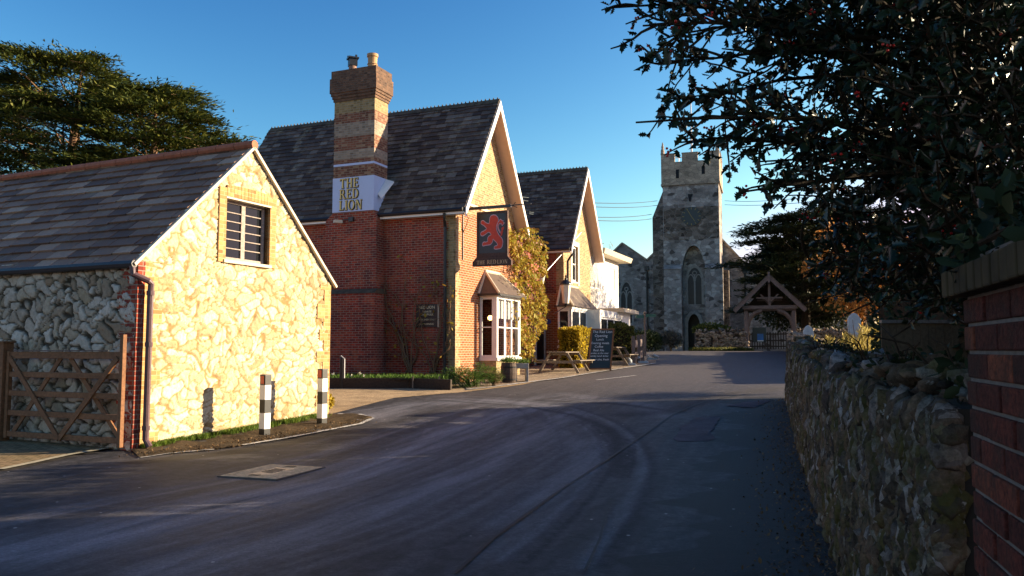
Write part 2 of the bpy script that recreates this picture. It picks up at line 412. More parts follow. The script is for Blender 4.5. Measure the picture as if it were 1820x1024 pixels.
M['lamp_glow'] = emit('warm lamp', (1, .55, .16), 4.0)
M['lamp_glass'] = plain('frosted lantern glass', (.72, .66, .55), .1, 8, .25, .5)
M['soil'] = plain('dark soil', (.045, .03, .02), .6, 14, .95)
M['moss'] = plain('moss', (.06, .07, .015), .5, 20, .95)
M['metal'] = plain('galvanised metal', (.35, .35, .36), .2, 12, .45, .5, .6)
M['bark'] = barkmat('brown bark', (.10, .075, .055)); M['bark_red'] = barkmat('cedar bark', (.22, .13, .08)); M['twig'] = barkmat('twigs', (.05, .035, .022))
M['cedar'] = leafmat('cedar needles', [(.014, .026, .010), (.045, .065, .014), (.10, .12, .02), (.17, .165, .028)], .6, .25, .15)
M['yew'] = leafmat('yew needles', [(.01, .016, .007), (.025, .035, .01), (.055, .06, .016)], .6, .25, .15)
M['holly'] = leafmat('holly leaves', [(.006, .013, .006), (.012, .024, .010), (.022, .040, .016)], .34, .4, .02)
M['berry'] = plain('holly berries', (.5, .012, .008), .1, 20, .25, .5, bump=0)
M['orange_leaf'] = leafmat('copper leaves', [(.32, .11, .02), (.48, .19, .04), (.62, .30, .08)], .6, .2, .35)
M['creeper'] = leafmat('creeper leaves', [(.18, .08, .025), (.32, .18, .03), (.42, .31, .04), (.26, .26, .03), (.50, .36, .07)], .6, .2, .3)
M['gold_hedge'] = leafmat('golden privet', [(.22, .15, .015), (.46, .34, .03), (.66, .50, .05)], .6, .2, .45)
M['dark_hedge'] = leafmat('box hedge', [(.04, .045, .012), (.10, .11, .025), (.20, .18, .04)], .6, .2, .3)
M['green'] = leafmat('fresh green leaves', [(.03, .07, .012), (.07, .14, .02), (.12, .20, .03)], .6, .2, .3)
M['green_brown'] = leafmat('fading stems', [(.10, .07, .03), (.20, .13, .07), (.16, .14, .05)], .7, .1, .2)
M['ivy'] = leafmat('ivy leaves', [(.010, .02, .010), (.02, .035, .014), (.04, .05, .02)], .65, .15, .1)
M['lit_scrub'] = leafmat('pale scrub', [(.22, .17, .04), (.48, .36, .08), (.62, .50, .16)], .6, .2, .35)
M['grass'] = leafmat('grass blades', [(.05, .09, .012), (.10, .17, .02), (.16, .20, .03)], .6, .2, .3)
M['petal'] = leafmat('cream petals', [(.75, .68, .45), (.8, .78, .7)], .6, .2, .3)
M['headstone'] = plain('pale headstone', (.40, .42, .44), .2, 7, .8)
M['cable'] = plain('cable', (.03, .045, .06), .1, 5)
M['manhole'] = plain('worn cast iron cover', (.58, .43, .28), .5, 14, .55, .5, .3)
M['mark_white'] = None
# ---------------------------------------------------------------- ground and road
rng = np.random.default_rng(3)
def seg_d(X, Y, pts):
    d = np.full(X.shape, 1e9)
    for (ax_, ay_), (bx, by) in zip(pts[:-1], pts[1:]):
        vx, vy = bx-ax_, by-ay_; t = np.clip(((X-ax_)*vx+(Y-ay_)*vy)/(vx*vx+vy*vy), 0, 1)
        d = np.minimum(d, np.hypot(X-ax_-t*vx, Y-ay_-t*vy))
    return d
def gpts(*pp): return [(gr(x, y).x, gr(x, y).y) for x, y in pp]
def sm(x, a, b): t = np.clip((x-a)/(b-a), 0, 1); return t*t*(3-2*t)
gv = np.vectorize(g)
xs = np.concatenate([np.arange(-60, -16, 4), np.arange(-16, -7, .5), np.arange(-7, 6.5, .055), np.arange(6.5, 16, .5), np.arange(16, 60, 4)])
ys = np.concatenate([np.arange(-8, 3.6, .4), np.arange(3.6, 25, .06), np.arange(25, 60, .3)])
X, Y = np.meshgrid(xs, ys); Z = gv(Y)
Z = Z+.004*np.sin(X*1.3+Y*.7)+.004*np.sin(Y*2.1-X*.6)
light = np.zeros_like(X); dark = np.zeros_like(X); dirt = np.zeros_like(X)
for pts, wd, a in [(gpts((60, 980), (300, 925), (600, 855), (760, 790), (860, 745), (960, 722)), .55, .9),
                   (gpts((300, 1010), (600, 930), (850, 830), (960, 765), (1010, 735)), .45, .6),
                   (gpts((640, 745), (740, 718), (870, 712), (980, 722)), .5, .75),
                   (gpts((870, 735), (1000, 770), (1040, 800), (1010, 850), (900, 930)), .3, .5),
                   (gpts((1000, 700), (1150, 720), (1180, 740)), .35, .35)]:
    light = np.maximum(light, a*np.exp(-(seg_d(X, Y, pts)/wd)**2))
for pts, wd, a in [(gpts((790, 712), (930, 722), (1020, 738), (1080, 762), (1098, 785), (1100, 830)), .10, .95),
                   (gpts((960, 712), (1100, 718), (1210, 732)), .14, .9),
                   (gpts((1110, 738), (1190, 730), (1300, 700), (1380, 690)), .35, .5),
                   (gpts((780, 706), (900, 716), (925, 730)), .07, .6)]:
    dark = np.maximum(dark, a*np.exp(-(seg_d(X, Y, pts)/wd)**2))
rq = np.random.default_rng(4)
def para(pts, o):
    out = []
    for i in range(len(pts)):
        a_, b_ = pts[max(i-1, 0)], pts[min(i+1, len(pts)-1)]; L_ = math.hypot(b_[0]-a_[0], b_[1]-a_[1]); out.append((pts[i][0]-(b_[1]-a_[1])/L_*o, pts[i][1]+(b_[0]-a_[0])/L_*o))
    return out
def smooth(pts, n=5):
    out = []
    P_ = [pts[0]]+list(pts)+[pts[-1]]
    for i in range(1, len(P_)-2):
        for k in range(n):
            t = k/n; out.append(tuple(.5*((2*P_[i][c])+(-P_[i-1][c]+P_[i+1][c])*t+(2*P_[i-1][c]-5*P_[i][c]+4*P_[i+1][c]-P_[i+2][c])*t*t+(-P_[i-1][c]+3*P_[i][c]-3*P_[i+1][c]+P_[i+2][c])*t**3) for c in (0, 1)))
    return out+[pts[-1]]
fam = [(gpts((30, 985), (300, 920), (600, 850), (800, 775), (930, 728), (1080, 706)), 1.5, 17), (gpts((300, 1015), (640, 925), (860, 830), (970, 765), (960, 728), (860, 712), (760, 710)), .9, 12),
       (gpts((650, 735), (800, 712), (960, 722), (1060, 760), (1090, 820), (1040, 900), (940, 1000)), .8, 10)]
for pts, wd, n_ in fam:
    pts = smooth(pts)
    for k in range(n_):
        o_ = rq.uniform(-wd, wd); p = para(pts, o_); d_ = seg_d(X, Y, p); w_ = rq.uniform(.025, .09); s_ = rq.uniform(.2, .75)*(1-.5*abs(o_)/wd)
        if rq.random() < .72: light = np.maximum(light, s_*np.exp(-(d_/w_)**2))
        else: dark = np.maximum(dark, .8*s_*np.exp(-(d_/w_)**2))
for a_ in np.linspace(-.12, .12, 4):     # tyre tread arcs
    p = gpts((770, 762), (758, 790), (735, 812)); p = [(x+a_, y) for x, y in p]
    light = np.maximum(light, .8*np.exp(-(seg_d(X, Y, p)/.03)**2))
    p = gpts((1070, 785), (1050, 805), (1030, 822)); p = [(x+a_, y) for x, y in p]
    light = np.maximum(light, .6*np.exp(-(seg_d(X, Y, p)/.03)**2))
    p = gpts((1115, 780), (1110, 820), (1098, 850)); p = [(x+a_, y) for x, y in p]
    dark = np.maximum(dark, .6*np.exp(-(seg_d(X, Y, p)/.03)**2))
wallx = 1.27+.31*(Y-2.29)
jag = .25*np.sin(Y*2.3)+.15*np.sin(Y*5.1+1)+.1*np.sin(Y*11)
dirt = np.maximum(sm(X-(wallx-1.5-jag), 0, .35)*(Y < 21), dirt)
dirt = np.maximum(dirt, .8*np.exp(-(seg_d(X, Y, gpts((250, 822), (400, 806), (480, 792), (600, 768)))/.35)**2))
me_v = np.stack([X, Y, Z], -1).reshape(-1, 3)
nx, ny = len(xs), len(ys); ii, jj = np.meshgrid(np.arange(nx-1), np.arange(ny-1)); q0 = jj*nx+ii
a = N('asphalt', .75, .35); P_ = a.obj()
ra = a.attr('paint'); sp = a.n('SeparateColor', Color=ra.outputs['Color'])
fine = a.math('ADD', a.math('MULTIPLY', a.noise(P_, 90, 4, .8), .5), a.math('MULTIPLY', a.noise(P_, 24, 5, .85), .5)); med = a.noise(P_, 6, 7, .7); big = a.noise(P_, .7, 5, .6)
sy = a.n('SeparateXYZ'); a.t.links.new(P_, sy.inputs[0]); P_y = a.math('ADD', a.math('DIVIDE', a.math('SUBTRACT', sy.outputs[1], 19.0), 8.0), a.math('MULTIPLY', a.math('SUBTRACT', med, .5), 1.0), True)   # paler with distance: sunlit far road and shaded near road put into the colour
# streaks drawn out along the way the wheels run
mp0 = a.n('Mapping'); a.t.links.new(P_, mp0.inputs[0]); mp0.inputs['Rotation'].default_value = (0, 0, R(-70))
mp = a.n('Mapping'); a.t.links.new(mp0.outputs[0], mp.inputs[0]); mp.inputs['Scale'].default_value = (.45, 3.4, 1)
wv = a.mix(.25, mp.outputs[0], a.n('TexNoise', Vector=P_, Scale=.5, Detail=2.0).outputs['Color'], 'ADD')
strk = a.noise(wv, 1.3, 7, .65)
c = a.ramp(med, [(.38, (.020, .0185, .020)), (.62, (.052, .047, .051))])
c = a.mix(.75, c, a.ramp(strk, [(.36, .55), (.64, 1.55)]), 'MULTIPLY')
lw = a.math('MULTIPLY', sp.outputs[0], a.ramp(strk, [(.35, .35), (.62, 1)]), True)
c = a.mix(a.math('MULTIPLY', lw, .9), c, (.235, .225, .25))
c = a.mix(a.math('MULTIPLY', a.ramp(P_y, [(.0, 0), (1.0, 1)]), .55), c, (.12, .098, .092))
c = a.mix(a.math('MULTIPLY', sp.outputs[1], .75), c, (.014, .013, .017))
dm = a.ramp(a.math('ADD', sp.outputs[2], a.math('MULTIPLY', a.math('SUBTRACT', med, .5), .9)), [(.45, 0), (.6, 1)])
c = a.mix(a.math('MULTIPLY', dm, .85), c, a.ramp(fine, [(.40, (.004, .003, .003)), (.58, (.018, .013, .010)), (.70, (.07, .055, .04))]))
c = a.mix(.85, c, a.ramp(fine, [(.36, .35), (.5, .95), (.64, 1.9)]), 'MULTIPLY')
vs = a.n('TexVoronoi', Vector=P_, Scale=3.3, Randomness=1.0); spk = a.ramp(vs.outputs['Distance'], [(.0, 1), (.045, 1), (.06, 0)])
wn = a.n('SeparateColor', Color=vs.outputs['Color']); spk = a.math('MULTIPLY', spk, a.math('GREATER_THAN', wn.outputs[1], .6))
c = a.mix(a.math('MULTIPLY', spk, .8), c, (.5, .47, .44))
a.col(c); a.rough(a.ramp(a.math('ADD', fine, sp.outputs[1]), [(.3, .62), (.9, .85)])); a.bump(a.math('ADD', fine, a.math('MULTIPLY', med, 1.5)), .55, .012)
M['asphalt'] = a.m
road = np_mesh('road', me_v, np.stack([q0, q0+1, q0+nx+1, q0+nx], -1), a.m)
road['kind'] = 'structure'
at_ = road.data.color_attributes.new('paint', 'FLOAT_COLOR', 'POINT')
at_.data.foreach_set('color', np.stack([light, dark, dirt, np.ones_like(dirt)], -1).astype(np.float32).ravel())
# far ground
a = N('field', .95, .1); P_ = a.obj()
a.col(a.ramp(a.noise(P_, 1.5, 8, .7), [(.3, (.03, .04, .012)), (.7, (.08, .085, .03))]))
m = MB()
gx = [-900, -200, -60, 60, 200, 900]; gy = [-200, -8, 10, 14, 46, 60, 200, 1500]
for i in range(5):
    for j in range(7):
        m.add([(gx[i], gy[j], g(gy[j])-.06), (gx[i+1], gy[j], g(gy[j])-.06), (gx[i+1], gy[j+1], g(gy[j+1])-.06), (gx[i], gy[j+1], g(gy[j+1])-.06)], [(0, 1, 2, 3)])
struct(m.build('ground', a.m, fix=False))
def rough(poly, amp=.08, sub=10, seed=0):
    """break up straight edges"""
    out = []
    for i in range(len(poly)):
        a_, b_ = poly[i], poly[(i+1) % len(poly)]
        L_ = math.hypot(b_[0]-a_[0], b_[1]-a_[1]); nx_, ny_ = -(b_[1]-a_[1])/L_, (b_[0]-a_[0])/L_
        for k in range(sub):
            t = k/sub; x, y = a_[0]+(b_[0]-a_[0])*t, a_[1]+(b_[1]-a_[1])*t
            o_ = amp*(noise.noise(Vector((x*2.1, y*2.1, seed)))*1.6+noise.noise(Vector((x*7, y*7, seed)))*.7); out.append((x+nx_*o_, y+ny_*o_))
    return out
def sheet(name, poly, mat, h, rel=0.0, step=.15, kind=True):
    """a raised ground sheet cut to the outline: tops follow the slope, with a little relief"""
    P = [Vector((x, y)) for x, y in poly]
    x0, x1 = min(p.x for p in P), max(p.x for p in P); y0, y1 = min(p.y for p in P), max(p.y for p in P)
    pts = list(P)
    inside = lambda x, y: sum(((P[i].y > y) != (P[i-1].y > y)) and (x < (P[i-1].x-P[i].x)*(y-P[i].y)/(P[i-1].y-P[i].y)+P[i].x) for i in range(len(P))) % 2
    yy = y0+step/2
    while yy < y1:
        xx = x0+step/2
        while xx < x1:
            if inside(xx, yy): pts.append(Vector((xx+random.uniform(-.3, .3)*step, yy+random.uniform(-.3, .3)*step)))
            xx += step
        yy += step
    n = len(P)
    out = geometry.delaunay_2d_cdt(pts, [(i, (i+1) % n) for i in range(n)], [list(range(n))], 1, 1e-5)
    vv, ff = out[0], out[2]
    V = []
    for v in vv:
        edge = min((Vector(v)-p).length for p in P) < 1e-4
        V.append((v.x, v.y, g(v.y)+h+(0 if edge else rel*noise.noise(Vector((v.x*3, v.y*3, 1)))+rel*.5*noise.noise(Vector((v.x*9, v.y*9, 5))))))
    m = MB(); m.add(V, [tuple(f) for f in ff])
    b = len(V); 
    o = m.build(name, mat, fix=False, smooth=rel > 0)
    if kind: struct(o)
    return o
def gravelmat(name, c1, c2, c3, sc=40):
    a = N(name, .95, .15); v = a.obj(); k = a.noise(v, sc, 4, .8); b = a.noise(v, 1.6, 7, .7)
    c = a.ramp(k, [(.3, c1), (.55, c2), (.75, c3)]); c = a.mix(.7, c, a.ramp(b, [(.3, .4), (.65, 1.25)]), 'MULTIPLY')
    a.col(c); a.bump(k, .8, .02); return a.m
M['gravel'] = gravelmat('dusty gravel', (.20, .13, .07), (.50, .35, .20), (.66, .50, .32))
M['paving'] = gravelmat('worn pale tarmac', (.18, .13, .09), (.34, .26, .18), (.46, .37, .27), 60)
M['verge'] = gravelmat('muddy verge', (.025, .018, .012), (.08, .055, .03), (.15, .10, .055), 22)
vl = gpts((248, 815), (300, 807), (380, 800), (430, 793), (520, 778), (640, 755), (662, 745), (640, 738), (600, 737))
A0 = gr(236, 801)
CF = Fr((A0.x, A0.y), (.418, .9085), (.9085, -.418)); CL = CF.side()
wb = [CF.p(4.9, -.05, 0), CF.p(0, -.05, 0)]
# car park entrance, pavement in front of the pub, brick drive, verge
sheet('car_park_gravel', gpts((588, 737), (645, 722), (700, 708), (770, 702), (830, 697), (885, 690), (930, 684))+[(1.6, 27.5), (0, 30), (-1.9, 24.2), (-5.2, 24.5), (-14, 29), (-22, 32), (-14, 24), (-6.0, 19.5), (wb[0].x, wb[0].y+.2)], M['gravel'], .012, .012, .3)
sheet('pavement', gpts((832, 694), (880, 689), (930, 682), (1000, 673), (1060, 663), (1165, 647))+[(7.2, 40.5), (4.4, 41.5), (0, 30.5), (-.9, 26.5), (-1.6, 24.6)], M['paving'], .024, .006, .4)
sheet('verge', vl+[(q.x, q.y) for q in wb], M['verge'], .018, .05, .12)
M['drive'] = brickmat('drive pavers', (.36, .24, .13), (.28, .17, .09), mortar=(.10, .09, .04), dirt=.4, dirtcol=(.12, .13, .05), bw=.2, bh=.1)
dp = gpts((0, 838), (120, 812), (218, 795))
sheet('brick_drive', [(-20, 10.0)]+dp+[(CF.p(0, -.2, 0).x, CF.p(0, -.2, 0).y), (-12, 17.5), (-20, 20)], M['drive'], .02, .004, .5)
mk = N('road paint', .6, .3); v_ = mk.obj(); kk = mk.noise(v_, 9, 8, .8)
mk.col(mk.mix(mk.ramp(kk, [(.40, 0), (.52, 1)]), (.10, .09, .09), (.62, .60, .56)))
M['mark_white'] = mk.m
def stripe(name, pts, wd, mat, h=.016, sub=6):
    m = MB(); pts = [Vector((x, y, 0)) for x, y in pts]; Q = []
    for a_, b_ in zip(pts[:-1], pts[1:]):
        for k in range(sub): Q.append(a_.lerp(b_, k/sub))
    Q.append(pts[-1]); V = []
    for i, q in enumerate(Q):
        d = (Q[min(i+1, len(Q)-1)]-Q[max(i-1, 0)]).normalized(); n_ = Vector((-d.y, d.x, 0))*wd/2*(1+.15*random.uniform(-1, 1))
        for s_ in (n_, -n_): p = q+s_; V.append((p.x, p.y, g(p.y)+h))
    m.add(V, [(2*i, 2*i+1, 2*i+3, 2*i+2) for i in range(len(Q)-1)])
    return struct(m.build(name, mat, fix=False))
stripe('road_marking', vl[0:3], .07, M['mark_white'])
stripe('road_marking', vl[3:], .09, M['mark_white'], .022)
stripe('road_marking', gpts((830, 694), (870, 690), (930, 682), (1000, 673), (1060, 663), (1165, 647)), .12, M['mark_white'], .034)
stripe('road_marking', gpts((1060, 676), (1130, 668)), .10, M['mark_white'], .014)
stripe('drive_edging', dp+gpts((245, 792)), .11, plain('pale edging stone', (.42, .36, .24), .3, 12), .034)
M['tar'] = plain('tar seam', (.008, .008, .010), .2, 10, .6)
stripe('tar_seam', gpts((810, 1020), (880, 955), (985, 880), (1060, 830), (1120, 790), (1200, 735), (1250, 715), (1330, 700)), .035, M['tar'], .013, 8)
stripe('tar_seam', gpts((1080, 900), (1066, 960), (1040, 1015)), .02, M['tar'], .013, 8)
# old tarmac patches along the wall foot
pm = gravelmat('faded patch tarmac', (.07, .063, .072), (.11, .10, .112), (.16, .145, .155), 70)
sheet('road_patch', rough(gpts((1205, 768), (1235, 742), (1283, 740), (1268, 765), (1262, 786), (1200, 787)), .07), pm, .013, 0, .4)
sheet('road_patch', gpts((1290, 722), (1330, 714), (1372, 712), (1340, 726)), pm, .013, 0, .4)
if 0: sheet('road_patch', rough(gpts((1180, 858), (1235, 850), (1250, 870), (1245, 905), (1150, 905)), .10), gravelmat('patch tarmac', (.03, .03, .036), (.05, .05, .058), (.08, .08, .09), 70), .013, 0, .4)
# grass strip at the cottage foot, weeds
def grass_strip(name, fn, n, size, mat, rng_):
    P = np.array([fn() for _ in range(n)]); ax = np.stack([rng_.normal(0, .35, n), rng_.normal(0, .35, n), np.ones(n)], 1)
    return leaves(P, size*rng_.uniform(.5, 1.3, n), rng_, 'blade', ax)
def vg():
    u = random.uniform(1.2, 4.6); n_ = abs(random.gauss(0, .10))+.02
    if random.random() < .25: u = random.uniform(.1, 1.3); n_ *= .5
    p = CF.p(u, n_, 0); p.z = g(p.y)+.02; return p
o = leaf_obj('grass', [grass_strip('g', vg, 5000, .085, None, rng)], M['grass']); tag(o, 'short bright green grass along the foot of the sunlit cottage gable', 'grass', kind='stuff')

# ---------------------------------------------------------------- real rubble relief sheet
def vor(U, V, sx, sz, seed, jit=1.0):
    r_ = np.random.default_rng(seed); K = 64
    jx = r_.uniform(-jit/2, jit/2, (K, K)); jz = r_.uniform(-jit/2, jit/2, (K, K)); cid = r_.uniform(0, 1, (K, K)); wt = r_.uniform(.62, 1.5, (K, K))
    u = U/sx; v = V/sz
    off = (np.floor(v) % 2)*.0
    iu = np.floor(u).astype(int); iv = np.floor(v).astype(int)
    f1 = np.full(U.shape, 9.); f2 = np.full(U.shape, 9.); c = np.zeros(U.shape)
    for du in (-2, -1, 0, 1, 2):
        for dv in (-2, -1, 0, 1, 2):
            a_, b_ = iu+du, iv+dv; A_, B_ = a_ % K, b_ % K
            sh = (b_ % 2)*.5
            dx = np.abs(u-(a_+.5+sh-.25+jx[A_, B_])); dz = np.abs(v-(b_+.5+jz[A_, B_]))
            d = (dx**2.6+dz**2.6)**(1/2.6)*wt[A_, B_]
            n1 = d < f1; f2 = np.where(n1, f1, np.minimum(f2, d)); c = np.where(n1, cid[A_, B_], c); f1 = np.where(n1, d, f1)
    return f1, f2, c
def rubble(name, F, u0, u1, z0, z1, inside, mat, parent, sx=.27, sz=.20, step=.024, relief=.04, seed=1, n0=0):
    us = np.arange(u0, u1+step, step); zs = np.arange(z0, z1+step, step); U, Z = np.meshgrid(us, zs)
    U0, Z0 = U, Z; U = U+.10*np.sin(U*2.1+Z*1.3)+.05*np.sin(Z*3.7-U*1.9+1); Z = Z+.07*np.sin(Z*2.6-U*1.7+2)+.04*np.sin(U*4.1+Z*2)
    wu = U+.05*np.sin(Z*7+3*np.sin(U*2.3))+.03*np.sin(Z*19+U*5); wz = Z+.05*np.sin(U*6+2*np.sin(Z*3.1))+.025*np.sin(U*17-Z*4)
    f1, f2, c = vor(wu, wz, sx, sz, seed)
    e = f2-f1; dome = sm(e, .03, .15)
    r_ = np.random.default_rng(seed); pro = np.interp(c, np.linspace(0, 1, 12), r_.uniform(.4, 1.2, 12))
    H = relief*dome**.6*pro+.006*np.sin(wu*61+wz*23)*np.sin(wz*57-wu*31)*dome+.004*r_.normal(size=U.shape)*dome
    U, Z = U0, Z0; B = np.array(F.o)+np.array(F.U)*U[..., None]+np.array(F.N)*(n0+H)[..., None]; B[..., 2] += Z
    nx_, nz_ = len(us), len(zs); ii, jj = np.meshgrid(np.arange(nx_-1), np.arange(nz_-1)); q = jj*nx_+ii
    uc = us[:-1]+step/2; zc = zs[:-1]+step/2; UC, ZC = np.meshgrid(uc, zc); keep = inside(UC, ZC)
    fc = np.stack([q, q+1, q+nx_+1, q+nx_], -1)[keep]
    used = np.unique(fc); mp_ = np.full(nx_*nz_, -1); mp_[used] = np.arange(len(used))
    o = np_mesh(name, B.reshape(-1, 3)[used], mp_[fc], mat, parent, smooth=True)
    A_ = o.data.color_attributes.new('stone', 'FLOAT_COLOR', 'POINT')
    dat = np.stack([c, sm(e, .05, .16), pro, np.ones_like(c)], -1).reshape(-1, 4)[used]
    if len(o.data.vertices) == len(dat): A_.data.foreach_set('color', dat.astype(np.float32).ravel())
    return o
def rubblemat(name, cs, mortar, dark=(.1, .07, .03), st=.3):
    a = N(name, .9, .15); P_ = a.obj(); s_ = a.n('SeparateColor', Color=a.attr('stone').outputs['Color'])
    c = a.ramp(s_.outputs[0], [(i/(len(cs)-1), x) for i, x in enumerate(cs)])
    k = a.noise(P_, 14, 7, .75); c = a.mix(.75, c, a.ramp(k, [(.28, .55), (.7, 1.3)]), 'MULTIPLY')
    v = a.noise(P_, 5, 6, .7); c = a.mix(a.math('MULTIPLY', a.ramp(v, [(.55, 0), (.68, 1)]), .6), c, cs[0])
    c = a.mix(s_.outputs[1], mortar, c)
    b = a.noise(P_, .8, 7, .7); c = a.mix(a.math('MULTIPLY', a.ramp(b, [(.52, 0), (.7, 1)]), st), c, dark)
    a.col(c); a.bump(k, .7, .02); return a.m
M['lit_stone'] = rubblemat('sunlit limestone rubble', [(.40, .30, .16), (.55, .46, .29), (.68, .61, .44), (.60, .52, .35), (.48, .38, .22)], (.34, .21, .085), dark=(.22, .14, .06), st=.5)  # sunlight put into the gable stone colour, shade into the side wall's
M['shaded_stone'] = rubblemat('shaded limestone rubble', [(.30, .215, .14), (.47, .385, .30), (.64, .56, .47), (.37, .28, .18), (.56, .47, .38)], (.06, .045, .03), dark=(.03, .022, .015), st=.4)
# ---------------------------------------------------------------- cottage
CW, CE, CR, CLN = 4.85, 3.06, 5.36, 12.0
gc = lambda u: g(CF.p(u, 0, 0).y)
cot = thing('stone_cottage', 'honey stone rubble cottage with slate roof and one gable window behind the bollards', 'cottage', (A0.x, A0.y, 0))
sl = (CR-CE)/(CW/2)
m = MB()
w0, z0_ = CF.at(398, 466); w1, z1_ = CF.at(476, 476); _, zt = CF.at(398, 350); WZ0, WZ1 = (z0_+z1_)/2+.02, zt+.02
hole = [(w0, WZ0), (w1, WZ0), (w1, WZ1), (w0, WZ1)]
m.wall(CF, [(0, -.1), (CW, -.1), (CW, CE), (CW/2, CR-.02), (0, CE)], [hole], .35, -.02)
m.fb(CL, .34, CLN, -.37, -.02, -.1, CE-.02); 
m.fb(CF, CW-.35, CW-.02, -CLN, -.36, -.1, CE-.02)
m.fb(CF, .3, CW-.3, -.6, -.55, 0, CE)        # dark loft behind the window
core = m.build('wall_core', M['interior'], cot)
ins = lambda U, Z: (Z > -.05) & (Z < CE+sl*np.minimum(U, CW-U)-.02) & ~((U > w0-.02) & (U < w1+.02) & (Z > WZ0-.02) & (Z < WZ1+.02))
rubble('gable_wall', CF, 0, CW, -.05, CR, ins, M['lit_stone'], cot, .195, .14, seed=5, n0=-.012, relief=.026, step=.021)
rubble('side_wall', CL, 0, 9, -.05, CE+.05, lambda U, Z: Z < CE, M['shaded_stone'], cot, .22, .17, seed=9, n0=-.015, relief=.06)
# brick quoins and window surround
m = MB(); z = 0.0; k = 0
while z < CE-.05:
    h = min(.225+.075*(k % 3 == 0), CE-.05-z); wd = (.46, .24, .36, .24)[k % 4]
    m.mi = 0; m.fb(CF, -.028, wd, -.1, .017+.002*(k % 2), z, z+h)
    m.mi = 1; m.fb(CL, -.026, (.24, .42, .3, .36)[k % 4], -.1, .040-.002*(k % 2), z+.001, z+h-.001); m.mi = 0
    z += h; k += 1
m.build('brick_quoin', [M['pale_orange'], M['red_brick']], cot); m = MB()  # sunlight put into the colour: gable face paler than the shaded side
z = 0; k = 1
while z < CE-.2:
    h = .225 if z < 2.1 else .3; wd = (.20, .34, .22, .42)[k % 4]
    m.fb(CF, CW-wd, CW+.01, -.1, .017+.002*(k % 2), z, min(z+h, CE-.1)); z += h; k += 1
m.build('brick_quoin', [M['pale_orange'], M['red_brick']], cot)
m = MB()
m.fb(CF, w0-.17, w0, -.08, .034, WZ0-.02, WZ1+.15); m.fb(CF, w1, w1+.17, -.08, .034, WZ0-.02, WZ1+.15)
nb = 13
for i in range(nb):
    uu = w0+(w1-w0)*i/nb; dz = .03*math.sin(math.pi*(i+.5)/nb)
    m.fb(CF, uu+.004, uu+(w1-w0)/nb-.004, -.08, .038, WZ1+dz*.3, WZ1+.2+dz)
m.build('window_surround', M['pale_orange'], cot)
def window(parent, F, u0, u1, z0, z1, n, fw=.05, cols=2, rows=2, mat=None, bar=.022, glass=None, dep=.05, sill=True, silln=.08, sillmat=None, midw=None, name='window'):
    m = MB(); m.fb(F, u0, u0+fw, n-dep, n, z0, z1); m.fb(F, u1-fw, u1, n-dep, n, z0, z1); m.fb(F, u0+fw, u1-fw, n-dep, n, z0, z0+fw); m.fb(F, u0+fw, u1-fw, n-dep, n, z1-fw, z1)
    iw = (u1-u0-2*fw)
    for i in range(1, cols):
        c_ = u0+fw+iw*i/cols; b_ = (midw or bar)/2; m.fb(F, c_-b_, c_+b_, n-dep+.004, n-.004, z0+fw, z1-fw)
    for i in range(1, rows):
        c_ = z0+fw+(z1-z0-2*fw)*i/rows
        for j in range(cols):
            a_ = u0+fw+iw*j/cols+((midw or bar)/2 if j else 0); b_ = u0+fw+iw*(j+1)/cols-((midw or bar)/2 if j < cols-1 else 0)
            m.fb(F, a_, b_, n-dep+.01, n-.008, c_-bar/2, c_+bar/2)
    wn_ = m.build(name, mat or M['white'], parent, bevel=.004 if fw > .04 else 0)
    p = MB(); a_ = F; p.add([F.p(u0+fw*.5, n-dep*.6, z0+fw*.5), F.p(u1-fw*.5, n-dep*.6, z0+fw*.5), F.p(u1-fw*.5, n-dep*.6, z1-fw*.5), F.p(u0+fw*.5, n-dep*.6, z1-fw*.5)], [(0, 1, 2, 3)])
    p.build('pane', glass or M['glass'], wn_)
    if sill:
        s_ = MB(); s_.fb(F, u0-.06, u1+.06, n-.02, n+silln, z0-.06, z0-.002); s_.build('sill', sillmat or mat or M['white'], wn_, bevel=.005)
    return wn_
window(cot, CF, w0+.01, w1-.01, WZ0+.03, WZ1-.02, -.10, .065, 2, 6, M['oldframe'], .02, midw=.10, silln=.16, sillmat=M['cream'])
m = MB(); m.fb(CF, w0-.02, w1+.02, -.12, .045, WZ1-.035, WZ1-.004); m.build('lintel', M['cream'], cot)
